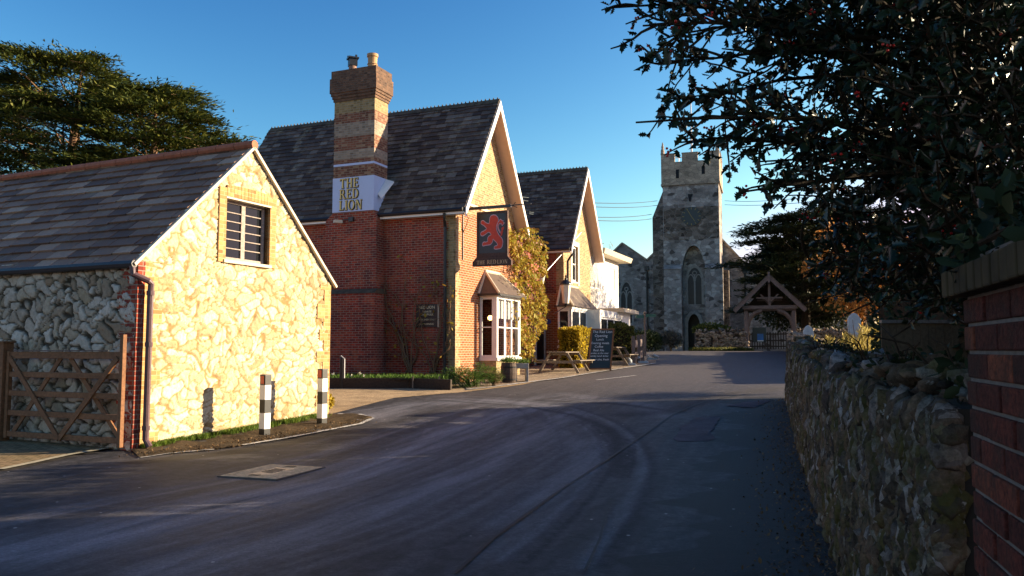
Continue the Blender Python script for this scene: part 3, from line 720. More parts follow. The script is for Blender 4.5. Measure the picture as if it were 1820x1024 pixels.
# roof of single slates
def slates(name, O, U, W, length, slope, gauge, wid, mat, parent, hole=None, seed=1, thick=.03, lift=.045, gap=.004, skip=0.0):
    """slate rows on the plane through eaves corner O, U along the eaves, W up the slope"""
    r_ = random.Random(seed); O, U, W = Vector(O), Vector(U).normalized(), Vector(W).normalized(); Nn = U.cross(W).normalized()
    if Nn.z < 0: Nn = -Nn
    m = MB(); rows = int(math.ceil(slope/gauge)); 
    for r0 in range(rows):
        v0 = r0*gauge; v1 = min(v0+gauge*1.35, slope); x = -wid*(.5 if r0 % 2 else 0)-r_.random()*.03
        while x < length:
            ww = wid*r_.uniform(.82, 1.2); a_, b_ = max(x, 0)+gap, min(x+ww, length)-gap; x += ww
            if b_-a_ < .03: continue
            if hole and hole((a_+b_)/2, v0+gauge/2): continue
            dz = r_.uniform(0, .008); dv = r_.uniform(-.014, .014)-(.05 if r_.random() < .02 else 0); l1 = lift+dz
            q = [O+U*a_+W*(v0+dv)+Nn*l1, O+U*b_+W*(v0+dv)+Nn*(l1+r_.uniform(-.003, .003)), O+U*b_+W*v1+Nn*.006, O+U*a_+W*v1+Nn*.006]
            lo_ = [q[0]-Nn*thick, q[1]-Nn*thick]
            b0 = len(m.v); m.v += [tuple(k) for k in q+lo_]
            for f in ((0, 1, 2, 3), (4, 5, 1, 0), (4, 0, 3), (5, 2, 1)): m.f.append([b0+k for k in f]); m.m.append(m.mi)
    return m.build(name, mat, parent, fix=False)
sv = math.hypot(CR-CE, CW/2)
half = Vector((0, 0, 0))
OV = .03
Wc = (CF.U*(CW/2)+Vector((0, 0, CR-CE))).normalized()
E0 = CF.p(0, OV, CE)-Wc*.18
roofbase = MB()
roofbase.prism([CF.p(-.13, OV-.02, CE-.11), CF.p(CW/2, OV-.02, CR+.0), CF.p(CW+.13, OV-.02, CE-.11), CF.p(CW+.13, OV-.02, CE-.16), CF.p(CW/2, OV-.02, CR-.06), CF.p(-.13, OV-.02, CE-.16)], -CF.N*CLN)
rf = roofbase.build('roof', M['gutter'], cot)
slates('slates', E0+Vector((0, 0, .005)), -CF.N, Wc, CLN, sv+.17, .245, .50, M['slate'], rf, seed=3, gap=.010)
Wc2 = (-CF.U*(CW/2)+Vector((0, 0, CR-CE))).normalized()
slates('slates', CF.p(CW, OV, CE)-Wc2*.18, -CF.N, Wc2, CLN, sv+.17, .245, .40, M['slate'], rf, seed=4)
m = MB()
for i in range(27):
    a_ = i*.45; p0 = CF.p(CW/2, OV+.05-a_, CR+.055); m.tube([p0, p0-CF.N*.44], .085, 10)
m.build('ridge_tile', M['terracotta'], rf)
m = MB()
for s_, u_ in ((1, 0), (-1, CW)):
    a_ = CF.p(u_-s_*.14, OV+.0, CE-.13); b_ = CF.p(CW/2, OV+.0, CR+.0)
    m.bar(a_, b_, .10, .05)
vb = m.build('verge_board', M['cream'], cot)
m = MB(); gp0 = CL.p(-.05, .13, CE-.12); m.tube([gp0, CL.p(CLN, .13, CE-.12)], .06, 8); m.build('gutter', M['gutter'], cot)
m = MB(); gd = g(CF.p(.1, .1, 0).y)
m.tube([CL.p(.0, .13, CE-.14), CL.p(-.02, .12, CE-.28), CF.p(.06, .15, CE-.38), CF.p(.12, .14, CE-.42), CF.p(.12, .13, CE-.6), CF.p(.12, .13, gd+.16), CF.p(.14, .2, gd+.05)], .050, 10)
for z in (CE-.6, 1.65, .35): m.tube([CF.p(.12, .13, z), CF.p(.12, .13, z+.07)], .062, 10)
m.build('downpipe', M['pipe'], cot, smooth=False)
# ---------------------------------------------------------------- field gate beside the cottage
# a five-bar gate with two V braces, stands close to the shaded side wall
GT = Fr(tuple(CL.p(.08, .26, 0))[:2], CL.U, CL.N)
g0 = 0.10
gu0, _ = GT.at(219, 700); gu1, _ = GT.at(12, 700)
gate = thing('field_gate', 'brown five bar timber gate with crossed braces standing by the shaded cottage side', 'gate', GT.p(gu0, 0, g0))
_, tz = GT.at(120, 627); GH = tz; zs_ = [g0+.12, g0+.12+(GH-.05-g0-.12)*.27, g0+.12+(GH-.05-g0-.12)*.52, g0+.12+(GH-.05-g0-.12)*.76, GH-.05]
for i, z in enumerate(zs_):
    m = MB(); m.fb(GT, gu0+.06, gu1, -.02, .02, z-.045, z+.045+(.02 if i == 4 else 0)); m.build('rail', M['gate_wood'], gate, bevel=.006)
m = MB(); m.fb(GT, gu0, gu0+.07, -.035, .035, g0+.02, GH+.28); m.build('stile', M['gate_wood'], gate, bevel=.006)
m = MB(); m.fb(GT, gu1-.07, gu1, -.034, .034, g0+.05, GH+.03); m.build('stile', M['gate_wood'], gate, bevel=.006)
L_ = gu1-gu0
for a_, b_, n_ in ((.0+.04, .5, .034), (.97, .5, .034)):
    m = MB(); m.bar(GT.p(gu0+L_*a_, n_, GH-.08), GT.p(gu0+L_*b_, n_, zs_[0]-.03), .03, .085, CL.N.cross(Vector((0, 0, 1)))); m.build('brace', M['gate_wood'], gate)
for a_, b_ in ((.46, .02), (.54, .95)):
    m = MB(); m.bar(GT.p(gu0+L_*a_, -.034, GH-.08), GT.p(gu0+L_*b_, -.034, zs_[0]), .025, .075, CL.N.cross(Vector((0, 0, 1)))); m.build('brace', M['gate_wood'], gate)
m = MB(); m.fb(GT, gu0+.3, gu1-.2, .035, .045, GH+.025, GH+.04)
m.build('hinge', M['black'], gate)
m = MB(); m.fb(GT, gu1+.02, gu1+.2, -.1, .08, 0, GH+.16); m.fb(GT, gu1+.0, gu1+.22, -.12, .1, GH+.16, GH+.19)
o = m.build('gate_post', M['gate_wood'], bevel=.008); tag(o, 'square brown timber gate post at the hinge end of the five bar gate', 'gate post')
m = MB(); pq = GT.p(gu1-.45, -.13, GH-.1); m.lathe((pq.x, pq.y, 1.28), [(.04, 0), (.13, .02), (.15, .1), (.15, .2), (.1, .26)], 14)
# ---------------------------------------------------------------- bollards
def bollard(pos, label, h=1.05, rz=.0):
    t = thing('bollard', label, 'bollard', pos, rz, 'striped bollards on the cottage verge'); x, y, z = pos; w_ = .135
    Mr = Matrix.Rotation(rz, 3, 'Z'); hs_ = [0, .13, .42, .64, .92, 1.0]
    hs_ = [q*h for q in (0, .12, .38, .60, .84, 1.0)]
    cs = [M['bol_b'], M['bol_w'], M['bol_b'], M['bol_w'], M['bol_b']]
    m = MB(); n = 0
    for i in range(5):
        m.mi = 0 if i % 2 == 0 else 1; e = .0 if i % 2 == 0 else .0
        zz0, zz1 = hs_[i], hs_[i+1]
        m.box((x, y, z+(zz0+zz1)/2-(.03 if i == 0 else 0)), (w_, w_, zz1-zz0-.0005+(.06 if i == 0 else 0)), M=Mr)
    m.build('post', [M['bol_b'], M['bol_w']], t)
    for s_ in (-1, 1):
        m = MB(); q = Vector((x, y, z+h*.925))+Mr@Vector((s_*(w_/2+.004), 0, 0)); m.box(q, (.012, .085, .14), M=Mr)
        m.build('reflector', M['bol_r'], t)
    m = MB(); m.box((x, y, z+h+.008), (w_+.006, w_+.006, .016), M=Mr); m.build('cap', M['bol_g'], t)
M['bol_b'] = paintmat('bollard black', (.016, .016, .018), .4, .2); M['bol_w'] = paintmat('bollard white', (.74, .72, .70), .45, .2)
M['bol_r'] = plain('red reflector', (.45, .03, .01), .1, 20, .2, .6); M['bol_g'] = paintmat('grey cap', (.12, .11, .11), .6)
q = gr(470, 775); bollard((q.x, q.y, q.z), 'black and white striped bollard with red reflector, the nearer of the two, left one', rz=1.02)
q = gr(572, 755); bollard((q.x, q.y, q.z), 'black and white striped bollard with red reflector by the right corner of the stone gable', rz=1.02)
# ---------------------------------------------------------------- manhole
mp4 = [gr(400, 847), gr(497, 826), gr(557, 831), gr(482, 854)]
cx = sum((p for p in mp4), Vector())/4
man = thing('manhole_cover', 'rusty tan rectangular cast iron cover set in the road', 'manhole cover', (cx.x, cx.y, 0))
mU = (mp4[1]-mp4[0]+mp4[2]-mp4[3]).normalized(); mU.z = 0; mV = Vector((-mU.y, mU.x, 0)); MF = Fr((cx.x, cx.y), mU, mV)
mu, mv = .56, .44; zb = .014
m = MB(); m.fb(MF, -mu, mu, -mv, mv, zb-.02, zb); m.build('frame', plain('cover frame', (.10, .085, .07), .4, 14), man)
m = MB()
for i in range(2):
    a_, b_ = (-mu+.03, -.008) if i == 0 else (.008, mu-.03); m.fb(MF, a_, b_, -mv+.03, mv-.03, zb, zb+.004)
    for p in range(14):
        for q_ in range(22):
            x = a_+.03+(b_-a_-.06)*p/13; y_ = -mv+.06+(2*mv-.12)*q_/21
            if abs(y_) < .13 and 0 < (x-a_)*(b_-x) and abs(x) < .3: continue
            m.fb(MF, x-.009, x+.009, y_-.011, y_+.011, zb+.004, zb+.008)
m.build('plate', M['manhole'], man)
m = MB()
for i in range(5): m.bar(MF.p(-.16+i*.07, -.10, zb+.007), MF.p(-.10+i*.07, .10, zb+.007), .022, .004)
for s_ in (-1, 1):
    m.bar(MF.p(s_*.40, -.07, zb+.010), MF.p(s_*.40, .07, zb+.010), .07, .003)
m.build('lifting_slot', M['tar'], man)
# ---------------------------------------------------------------- lettering
FONTC = {}
def text_bm(mb, s, F, u, z, n, size, depth=.01, align='CENTER', space=1.0, sx=1.0):
    cu = bpy.data.curves.new('t', 'FONT'); cu.body = s; cu.size = size; cu.align_x = align; cu.extrude = depth/2; cu.space_character = space; cu.resolution_u = 3
    o = bpy.data.objects.new('t', cu); COL.objects.link(o); bpy.context.view_layer.update()
    me = bpy.data.meshes.new_from_object(o.evaluated_get(bpy.context.evaluated_depsgraph_get()))
    mb.add([F.p(u+v.co.x*sx, n+v.co.z, z+v.co.y) for v in me.vertices], [tuple(p.vertices) for p in me.polygons])
    bpy.data.objects.remove(o); bpy.data.curves.remove(cu); bpy.data.meshes.remove(me)
def glyph(ch):
    """classical serif capitals as convex strokes in a unit-high box; returns (polys, width)"""
    R_ = lambda x0, x1, y0, y1: [(x0, y0), (x1, y0), (x1, y1), (x0, y1)]
    th, tn, sf = .15, .06, .05
    def stem(x, w_=th): return [R_(x, x+w_, 0, 1), R_(x-.06, x+w_+.06, 0, sf), R_(x-.06, x+w_+.06, 1-sf, 1)]
    if ch == 'T': return [R_(.29, .44, 0, 1), R_(.22, .51, 0, sf), R_(0, .73, 1-tn-.02, 1), [(0, .80), (.05, .80), (.07, .93), (0, .93)], [(.68, .80), (.73, .80), (.73, .93), (.66, .93)]], .73
    if ch == 'H': return stem(.06)+stem(.56)+[R_(.21, .56, .47, .54)], .78
    if ch == 'E': return stem(.06)+[R_(.2, .58, 0, tn), R_(.2, .56, 1-tn, 1), R_(.2, .48, .48, .54), [(.53, .05), (.58, .05), (.63, .22), (.6, .22)], [(.51, .94), (.56, .94), (.57, .8), (.54, .8)], R_(.45, .49, .4, .62)], .64
    if ch == 'L': return stem(.06)+[R_(.2, .56, 0, tn), [(.5, .05), (.56, .05), (.61, .26), (.575, .26)]], .62
    if ch == 'I': return stem(.06), .27
    def arc(cx, cy, rx, ry, a0, a1, t0, t1, n=12):
        P = []
        for i in range(n):
            A, B = R(a0+(a1-a0)*i/n), R(a0+(a1-a0)*(i+1)/n)
            tA, tB = (t0+(t1-t0)*abs(math.cos(A))), (t0+(t1-t0)*abs(math.cos(B)))
            P.append([(cx+(rx-tA)*math.cos(A), cy+(ry-min(tA, t0+.0)-.0)*math.sin(A)), (cx+rx*math.cos(A), cy+ry*math.sin(A)), (cx+rx*math.cos(B), cy+ry*math.sin(B)), (cx+(rx-tB)*math.cos(B), cy+(ry-min(tB, t0+.0))*math.sin(B))])
        return P
    if ch == 'O': return arc(.42, .5, .42, .52, 0, 360, .05, .16, 24), .84
    if ch == 'D': return stem(.06)+[R_(.2, .35, 0, tn), R_(.2, .35, 1-tn, 1)]+arc(.34, .5, .42, .5, -90, 90, .055, .15, 14), .78
    if ch == 'R': return stem(.06)+[R_(.2, .36, 1-tn, 1), R_(.2, .36, .46, .52)]+arc(.35, .73, .26, .27, -90, 90, .055, .14, 10)+[[(.32, .49), (.47, .49), (.76, 0), (.60, 0)], R_(.6, .82, 0, sf)], .76
    if ch == 'N': return [R_(.08, .14, 0, 1), R_(0, .22, 0, sf), R_(.66, .72, 0, 1), R_(.58, .80, 1-sf, 1), R_(0, .14, 1-sf, 1), [(.06, 1), (.24, 1), (.72, 0), (.60, 0)]], .78
def serif(mb, s, F, uc, z, n, h, wscale=.9, gap=.14, depth=.02):
    gl = [glyph(c) for c in s]; W = sum(w_ for _, w_ in gl)+gap*(len(s)-1); x = -W/2
    for k, (P, w_) in enumerate(gl):
        for j, q in enumerate(P):
            dd = depth+.0008*j
            mb.prism([F.p(uc+(x+a_)*h*wscale, n, z+b_*h) for a_, b_ in q], F.N*dd)
        x += w_+gap
# ---------------------------------------------------------------- pub
PA = (-1.742, 25.0)
PG = Fr(PA, (.387, .922), (.922, -.387)); PS = PG.side()      # gable face, long side face
PW, PE, PR, PL = 4.74, 6.30, 10.0, 9.1
pub = thing('brick_pub', 'red brick public house with two steep gables, slate roofs and a tall chimney', 'pub', (PA[0], PA[1], g(25)))
psl = (PR-PE+.05)/(PW/2)
gz = lambda F, u, n=0: g(F.p(u, n, 0).y)
# bay position on the gable face
bu0, _ = PG.at(846, 600); BP = .62
bu1 = PG.at(925, 600, BP)[0]; bu0 = PG.at(884, 600, BP)[0]-.04
_, bz0 = PG.at(884, 636, BP); _, bz1 = PG.at(884, 524, BP); _, bzr = PG.at(862, 482)
m = MB()
bh = [(bu0+.1, bz0), (bu1-.1, bz0), (bu1-.1, bz1-.05), (bu0+.1, bz1-.05)]
m.wall(PG, [(0, 0), (PW, 0), (PW, PE), (PW/2, PR-.08), (0, PE)], [bh], .3)
m.build('gable_wall', M['buff_lit'] if 'buff_lit' in M else M['orange_brick'], pub)
m = MB(); m.fb(PS, .3, PL, -.3, 0, 0, PE+.02); m.fb(PG, PW-.3, PW, -PL, -.3, 0, PE); 
m.wall(PG, [(0, 0), (PW, 0), (PW, PE), (PW/2, PR-.1), (0, PE)], [], .3, -PL+.3)
m.build('side_wall', M['red_brick'], pub)
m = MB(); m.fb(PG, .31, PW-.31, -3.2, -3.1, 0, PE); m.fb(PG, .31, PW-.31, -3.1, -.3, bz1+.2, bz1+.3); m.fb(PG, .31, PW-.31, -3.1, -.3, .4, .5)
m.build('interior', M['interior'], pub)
# pale quoin strips at the corner
m = MB(); z = g(25)-.1; k = 0
while z < PE-.1:
    h = .3; wd = (.34, .22)[k % 2]
    m.fb(PG, -.012, wd, -.05, .012+.001*(k % 2), z, min(z+h, PE-.05)); m.mi = 1; m.fb(PS, -.011, (.22, .34)[k % 2]+.02, -.05, .013-.001*(k % 2), z+.001, min(z+h, PE-.05)-.001); m.mi = 0
    z += h; k += 1
m.build('quoin', [M['quoin_lit'] if 'quoin_lit' in M else M['buff_brick'], M['quoin']], pub)
# upper gable is yellow brick with a pale string at eaves level
m = MB(); zc = PE-.35
m.add([PG.p(.36, .010, zc), PG.p(PW-.36, .010, zc), PG.p(PW-.05, .010, PE), PG.p(PW/2, .010, PR-.15), PG.p(.05, .010, PE)], [(0, 1, 2, 3, 4)])
m.build('upper_gable', M['buff_brick'], pub)
m = MB(); s0u, s0z = PG.at(846, 346); s1u, s1z = PG.at(880, 362); m.fb(PG, .62, 2.6, .01, .05, PE-.10, PE-.02)
m.build('string_course', M['cream'], pub)
# roof
def pub_roof(F, W_, E_, R_, L_, parent, seed, ohang=.45, eo=.25, back=.1, mat=None, hole=None, soff=True):
    sl_ = (R_-E_)/(W_/2); zE = E_-sl_*eo
    P0 = F.p(-eo, ohang, zE); P1 = F.p(W_/2, ohang, R_); P2 = F.p(W_+eo, ohang, zE); d = Vector((0, 0, -.10))
    m = MB(); m.prism([P0, P1, P2, P2+d, P1+d*1.1, P0+d], -F.N*(L_+ohang+back))
    rf = m.build('roof', M['gutter'], parent)
    for s_ in (0, 1):
        O = P0 if s_ == 0 else P2; Wd = (P1-O).normalized(); ln = (P1-O).length
        h_ = hole if s_ == 0 else None
        slates('slates', O, -F.N, Wd, L_+ohang+back, ln, .20, .31, mat or M['slate2'], rf, seed=seed+s_, hole=h_, lift=.042)
    # crested ridge
    m = MB(); n = int((L_+ohang)/.30)
    for i in range(n+1):
        a_ = P1-F.N*(.30*i); b_ = a_-F.N*.29
        m.prism([a_+F.U*-.13+Vector((0, 0, -.10)), a_+Vector((0, 0, .07)), a_+F.U*.13+Vector((0, 0, -.10))], -F.N*.29)
        for q in (.05, .2):
            c_ = a_-F.N*q+Vector((0, 0, .05)); m.prism([c_, c_-F.N*.04+Vector((0, 0, .085)), c_-F.N*.08], F.U*.03)
    m.build('ridge_tile', M['ridge_dark'], rf)
    # bargeboards and pale soffit
    for s_ in (0, 1):
        O = P0 if s_ == 0 else P2; sg = 1 if s_ == 0 else -1
        dn = Vector((0, 0, -.26)); m = MB()
        m.prism([O+F.N*.002, P1+F.N*.002, P1+dn*1.15+F.N*.002, O+dn+F.N*.002], F.N*.035); m.build('bargeboard', M['white'], parent)
        m = MB(); k = Vector((0, 0, -.125)); m.prism([O+k-F.N*.005, P1+k-F.N*.005, P1+k-F.N*(ohang-.0), O+k-F.N*(ohang-.0)], Vector((0, 0, -.02))); m.build('soffit', M['pink_board'], parent)
    return P0, P1, P2, sl_
def chim_hole(a_, b_): return False
P0, P1, P2, _ = pub_roof(PG, PW, PE, PR, PL, pub, 20)
# gutters
def gutter(F, L_, E_, parent, eo=.25, sl_=1.5, u0=0.0, n0=0.0, skip=None):
    z = E_-sl_*eo-.03
    for a_, b_ in (skip or [(u0, L_)]):
        m = MB(); m.tube([F.p(a_, eo+.06, z), F.p(b_, eo+.06, z)], .06, 8); m.fb(F, a_, b_, eo-.03, eo-.004, z-.14, z+.02); m.mi = 1; m.fb(F, a_, b_, .01, eo-.03, z-.13, z-.11)
        m.build('gutter', [M['black'], M['white']], parent)
        m = MB(); m.fb(F, a_, b_, eo-.003, eo+.012, z-.13, z-.055); m.build('fascia', M['white'], parent)
cu1 = PS.at(664, 350, .5)[0]; cu0 = PS.at(592, 350, .5)[0]
gutter(PS, PL, PE, pub, skip=[(-.4, cu1-.02), (cu0+.02, PL)], sl_=(PR-PE)/(PW/2))
# downpipe at corner
m = MB(); dz = PE-.55; m.tube([PS.p(.25, .30, dz+.05), PS.p(.25, .28, dz-.1), PS.p(.32, .09, dz-.35), PS.p(.32, .08, g(25)+.05)], .045, 8); m.build('downpipe', M['black'], pub)
# chimney: wide breast, shoulders and a tall banded stack
ch = MB(); D = .5
cw0, cw1 = min(cu0, cu1), max(cu0, cu1)     # u range of the stack front (cw0 is nearest the gable)
br0 = cw0-.10; br1 = cw1+.28
ztop = PS.at(664, 373, D)[1]; zsh = PS.at(660, 520, D)[1]
z0 = g(24)-.2
ch.fb(PS, br0, br1, 0, D-.02, zsh+.001, ztop-.25)
v = [PS.p(br0, D-.02, ztop-.25), PS.p(br1, D-.02, ztop-.25), PS.p(cw1, D-.02, ztop), PS.p(cw0, D-.02, ztop)]
ch.hexa([PS.p(br1, D-.02, ztop-.249), PS.p(br0, D-.02, ztop-.249), PS.p(br0, 0, ztop-.249), PS.p(br1, 0, ztop-.249), PS.p(cw1, D-.02, ztop-.001), PS.p(cw0, D-.02, ztop-.001), PS.p(cw0, 0, ztop-.001), PS.p(cw1, 0, ztop-.001)])
ch.fb(PS, br0-.10, br1+.10, 0, D+.22, z0, zsh-.02)
chim = ch.build('chimney', M['red_brick'], pub)
m = MB(); m.hexa([PS.p(br1+.12, D+.25, zsh-.03), PS.p(br0-.13, D+.25, zsh-.03), PS.p(br0-.13, .0, zsh-.03), PS.p(br1+.12, .0, zsh-.03), PS.p(br1+.1, D+.0, zsh+.13), PS.p(br0-.1, D+.0, zsh+.13), PS.p(br0-.1, .01, zsh+.13), PS.p(br1+.1, .01, zsh+.13)])
m.build('shoulder_slate', M['ridge_dark'], chim)
m = MB(); zy = lambda py: PS.at(664, py, D)[1]
pz0, pz1 = ztop, zy(311)
m.fb(PS, cw0-.012, cw1+.012, -.45, D+.012, pz0, pz1); pan = m.build('painted_panel', M['panel_blue'], chim)
m = MB(); rf0 = PS.p(cw0-.012, D-.1, pz0)
m.prism([PS.p(cw0-.02, .28, zy(330)-.25), PS.p(cw0-.02, -.2, zy(330)+.30), PS.p(cw0-.32, -.2, zy(330)+.20), PS.p(cw0-.16, .28, zy(330)-.4)], Vector((0, 0, .04)))
m.build('lead_flashing', M['white'], chim)
m = MB(); hh = (pz1-pz0)
for s_, zz, hg in (('THE', pz1-.325*hh, .27*hh), ('RED', pz1-.64*hh, .27*hh), ('LION', pz1-.965*hh, .27*hh)):
    F_ = Fr(tuple(PS.p(0, 0, 0))[:2], -PS.U, PS.N)
    serif(m, s_, F_, -(cw0+cw1)/2-.06*(s_ != 'LION')-.08, zz+.02, D+.013, hg, .95, depth=.03)
m.build('lettering', M['gold'], pan)
m = MB()
for s_, zz, hg in (('THE', pz1-.325*hh, .27*hh), ('RED', pz1-.64*hh, .27*hh), ('LION', pz1-.965*hh, .27*hh)):
    for dx, dz in ((.022, -.022), (-.012, -.012), (.018, .010)): serif(m, s_, F_, -(cw0+cw1)/2-.06*(s_ != 'LION')-.08+dx, zz+.02+dz, D+.0125+.0001*abs(dx*100), hg, .95, depth=.008)
m.build('letter_outline', M['old_wood'], pan)  # dark outline painted round the gold letters
bands = [(311, 290, 'red_brick'), (290, 286, 'panel_blue'), (286, 278, 'red_brick'), (278, 262, 'pale_brick'), (262, 238, 'red_brick'), (238, 213, 'pale_brick'), (213, 195, 'red_brick'), (195, 173, 'quoin')]
mats = [M['brown_red'] if 'brown_red' in M else M['red_brick'], M['panel_blue'], M['pale_brick'], M['quoin']]
m = MB(); mats[0] = M['chim_red']; ix = {'red_brick': 0, 'panel_blue': 1, 'pale_brick': 2, 'quoin': 3}
for a_, b_, k in bands:
    m.mi = ix[k]; m.fb(PS, cw0, cw1, -.30, D, zy(a_)+.0005, zy(b_))
st = m.build('stack', mats, chim)
m = MB(); za = zy(173); zb_ = zy(118)
for i, (e, h) in enumerate(((.03, .09), (.06, .09), (.09, .09))):
    m.fb(PS, cw0-e, cw1+e, -.30-e, D+e, za+i*.09, za+i*.09+.089)
m.fb(PS, cw0-.12, cw1+.12, -.42, D+.12, za+.27, zb_-.26); m.fb(PS, cw0-.085, cw1+.085, -.385, D+.085, zb_-.259, zb_)
m.build('cap', M['cap_brick'] if 'cap_brick' in M else M['brown_brick'], chim)
cpx = PS.p(cw0+.35, .12, zb_); m = MB(); m.lathe(cpx, [(.17, 0), (.19, .05), (.15, .07), (.155, .2), (.175, .22), (.15, .26), (.155, .45), (.185, .47), (.185, .56), (.14, .56), (.13, .3)], 18)
m.build('chimney_pot', plain('clay pot', (.45, .27, .13), .25, 8), chim, smooth=False)
cpx = PS.p(cw1-.42, .12, zb_); m = MB(); m.lathe(cpx, [(.13, 0), (.13, .26)], 14); m.mi = 1
m.box(cpx+Vector((0, 0, .40)), (.26, .26, .26), rz=.45); m.box(cpx+Vector((0, 0, .53)), (.34, .34, .05), rz=.45); m.box(cpx+Vector((.13, -.1, .56)), (.06, .06, .12), rz=.45); m.box(cpx+Vector((-.15, .0, .56)), (.06, .06, .12), rz=.45)
m.build('chimney_cowl', [plain('clay liner', (.3, .17, .12), .2, 8), M['black']], chim)
# floodlight under the panel
fu, fz = PS.at(618, 390, D); m = MB(); m.fb(PS, fu-.22, fu-.05, D-.02, D+.05, fz-.08, fz+.06); m.bar(PS.p(fu-.1, D+.03, fz), PS.p(fu+.2, D+.12, fz-.04), .04, .03); m.mi = 1
m.box(PS.p(fu+.26, D+.16, fz-.08), (.26, .16, .10), rz=.5)
m.build('floodlight', [M['black'], M['cream']], pub)
# bay window
F = PG; gzb = gz(PG, bu0, BP)
m = MB(); m.wall(F, [(bu0, gzb-.2), (bu1, gzb-.2), (bu1, bz0), (bu0, bz0)], [], BP-.02, BP-.02); bayw = m.build('bay_base', M['quoin'], pub)
BS = PG.side(bu0, 0)   # left facet frame: u runs into... along -N from the wall
bay = MB(); bay.fb(F, bu0-.03, bu1+.03, 0, BP+.04, bz0-.10, bz0-.0); bay.fb(F, bu0-.02, bu1+.02, 0, BP+.03, bz1-.06, bz1+.04)
bay.fb(F, bu0, bu0+.10, BP-.10, BP, bz0, bz1-.061); bay.fb(F, bu1-.10, bu1, BP-.10, BP, bz0, bz1-.061)
bayo = bay.build('bay_window', M['white'], pub, bevel=.006)
window(pub, F, bu0+.101, bu1-.101, bz0+.003, bz1-.063, BP-.02, .06, 3, 2, M['white'], .04, glass=M['glass_clear'], sill=False, midw=.10)
FS = Fr(tuple(PG.p(bu0, BP-.10, 0))[:2], -PG.N, -PG.U)
window(pub, FS, .001, BP-.11, bz0+.003, bz1-.063, -.0, .08, 1, 2, M['white'], .035, glass=M['glass_clear'], sill=False)
FE = Fr(tuple(PG.p(bu1, 0, 0))[:2], PG.N, PG.U)
window(pub, FE, .01, BP-.101, bz0+.003, bz1-.063, -.0, .08, 1, 2, M['white'], .035, glass=M['glass_clear'], sill=False)
# bay roof: hipped lean-to
r_ = MB(); o_ = .14; e0 = F.p(bu0-o_, BP+o_, bz1+.04); e1 = F.p(bu1+o_, BP+o_, bz1+.04); w0_ = F.p(bu0-o_, .0, bz1+.04); w1_ = F.p(bu1+o_, .0, bz1+.04)
t0 = F.p(bu0+.42, .0, bzr); t1 = F.p(bu1-.42, .0, bzr)
r_.add([e0, e1, t1, t0, w0_, w1_], [(0, 1, 2, 3), (4, 0, 3), (1, 5, 2), (0, 4, 5, 1)]); br = r_.build('bay_roof', M['stone_slate'] if 'stone_slate' in M else M['slate2'], pub, fix=False)
m = MB()
for a_, b_ in ((e0, t0), (e1, t1)): m.tube([a_, b_], .045, 8)
m.tube([w0_+F.N*.03, t0+F.N*.03], .05, 8); m.tube([w1_+F.N*.03, t1+F.N*.03], .05, 8); m.tube([t0, t1], .06, 8)
m.build('hip_flashing', M['cream'], br)
m = MB(); m.bar(e0-Vector((0, 0, .04)), e1-Vector((0, 0, .04)), .06, .06); m.bar(e0-Vector((0, 0, .04)), w0_-Vector((0, 0, .04)), .06, .06); m.build('bay_gutter', M['black'], br)
m = MB(); lq = F.p(bu0+.75, .05, (bz0+bz1)/2+.28); m.lathe(lq, [(.02, -.06), (.08, -.03), (.09, .04), (.05, .1)], 12); m.build('wall_lamp', M['lamp_glow'], pub)
m = MB(); m.fb(F, bu0+.16, bu1-.16, BP-.16, BP-.155, bz1-.75, bz1-.08)
m.build('blind', M['curtain'], pub)
# ---------- link wall and second gable
W2 = Fr(tuple(PG.p(10.07, 0, 0))[:2], PG.U, PG.N); W2W, W2E, W2R = 4.3, 6.25, 9.72
LK = -.84
m = MB(); gg = g(30)
ldu0, _ = PG.at(966, 640, LK); 
m.fb(PG, PW, 10.07, LK-.3, LK, gg-.2, PE-.3); m.build('link_wall', M['red_brick'], pub)
m = MB(); 
m.hexa([PG.p(PW, LK+.2, PE-.35), PG.p(10.05, LK+.2, PE-.35), PG.p(10.05, LK-3, PE-.35), PG.p(PW, LK-3, PE-.35), PG.p(PW, LK+.2, PE-.3), PG.p(10.05, LK+.2, PE-.3), PG.p(10.05, LK-3, PR-1.7), PG.p(PW, LK-3, PR-1.7)])
m.build('link_roof', M['slate'], pub)
# dark porch door in the link, small sash windows seen past the creeper
d0 = PG.at(966, 600, LK)[0]; m = MB(); m.fb(PG, d0-1.0, d0-.05, LK, LK+.04, gg, gg+2.1); dr_ = m.build('door', M['dark_door'] if 'dark_door' in M else M['black'], pub)
m = MB(); m.fb(PG, d0-.05, d0+.06, LK, LK+.08, gg, gg+2.25); m.fb(PG, d0-1.1, d0-1.0, LK, LK+.08, gg, gg+2.25); m.fb(PG, d0-1.1, d0+.06, LK, LK+.08, gg+2.26, gg+2.36); m.build('door_frame', M['white'], pub)
w_u, w_z = PG.at(938, 625, .0); wz1 = PG.at(938, 560, .0)[1]
window(pub, Fr(tuple(PG.p(0, LK, 0))[:2], PG.U, PG.N), 5.9, 6.9, w_z, wz1, .07, .07, 2, 2, M['white'], .04, midw=.06)
m = MB(); s2l = 8.5
d2u0, _ = W2.at(1017, 500); _, d2z1 = W2.at(1022, 438); _, d2z0 = W2.at(1022, 503)
d2u1 = W2.at(1027, 500)[0]; hole2 = [(d2u0, d2z0), (d2u1, d2z0), (d2u1, d2z1), (d2u0, d2z1)]
l0 = W2.at(987, 600, 0)[0]
m.wall(W2, [(0, 0), (W2W, 0), (W2W, W2E), (W2W/2, W2R-.08), (0, W2E)], [hole2], .3)
m.build('gable_wall', M['buff_brick'], pub)
W2S = W2.side()
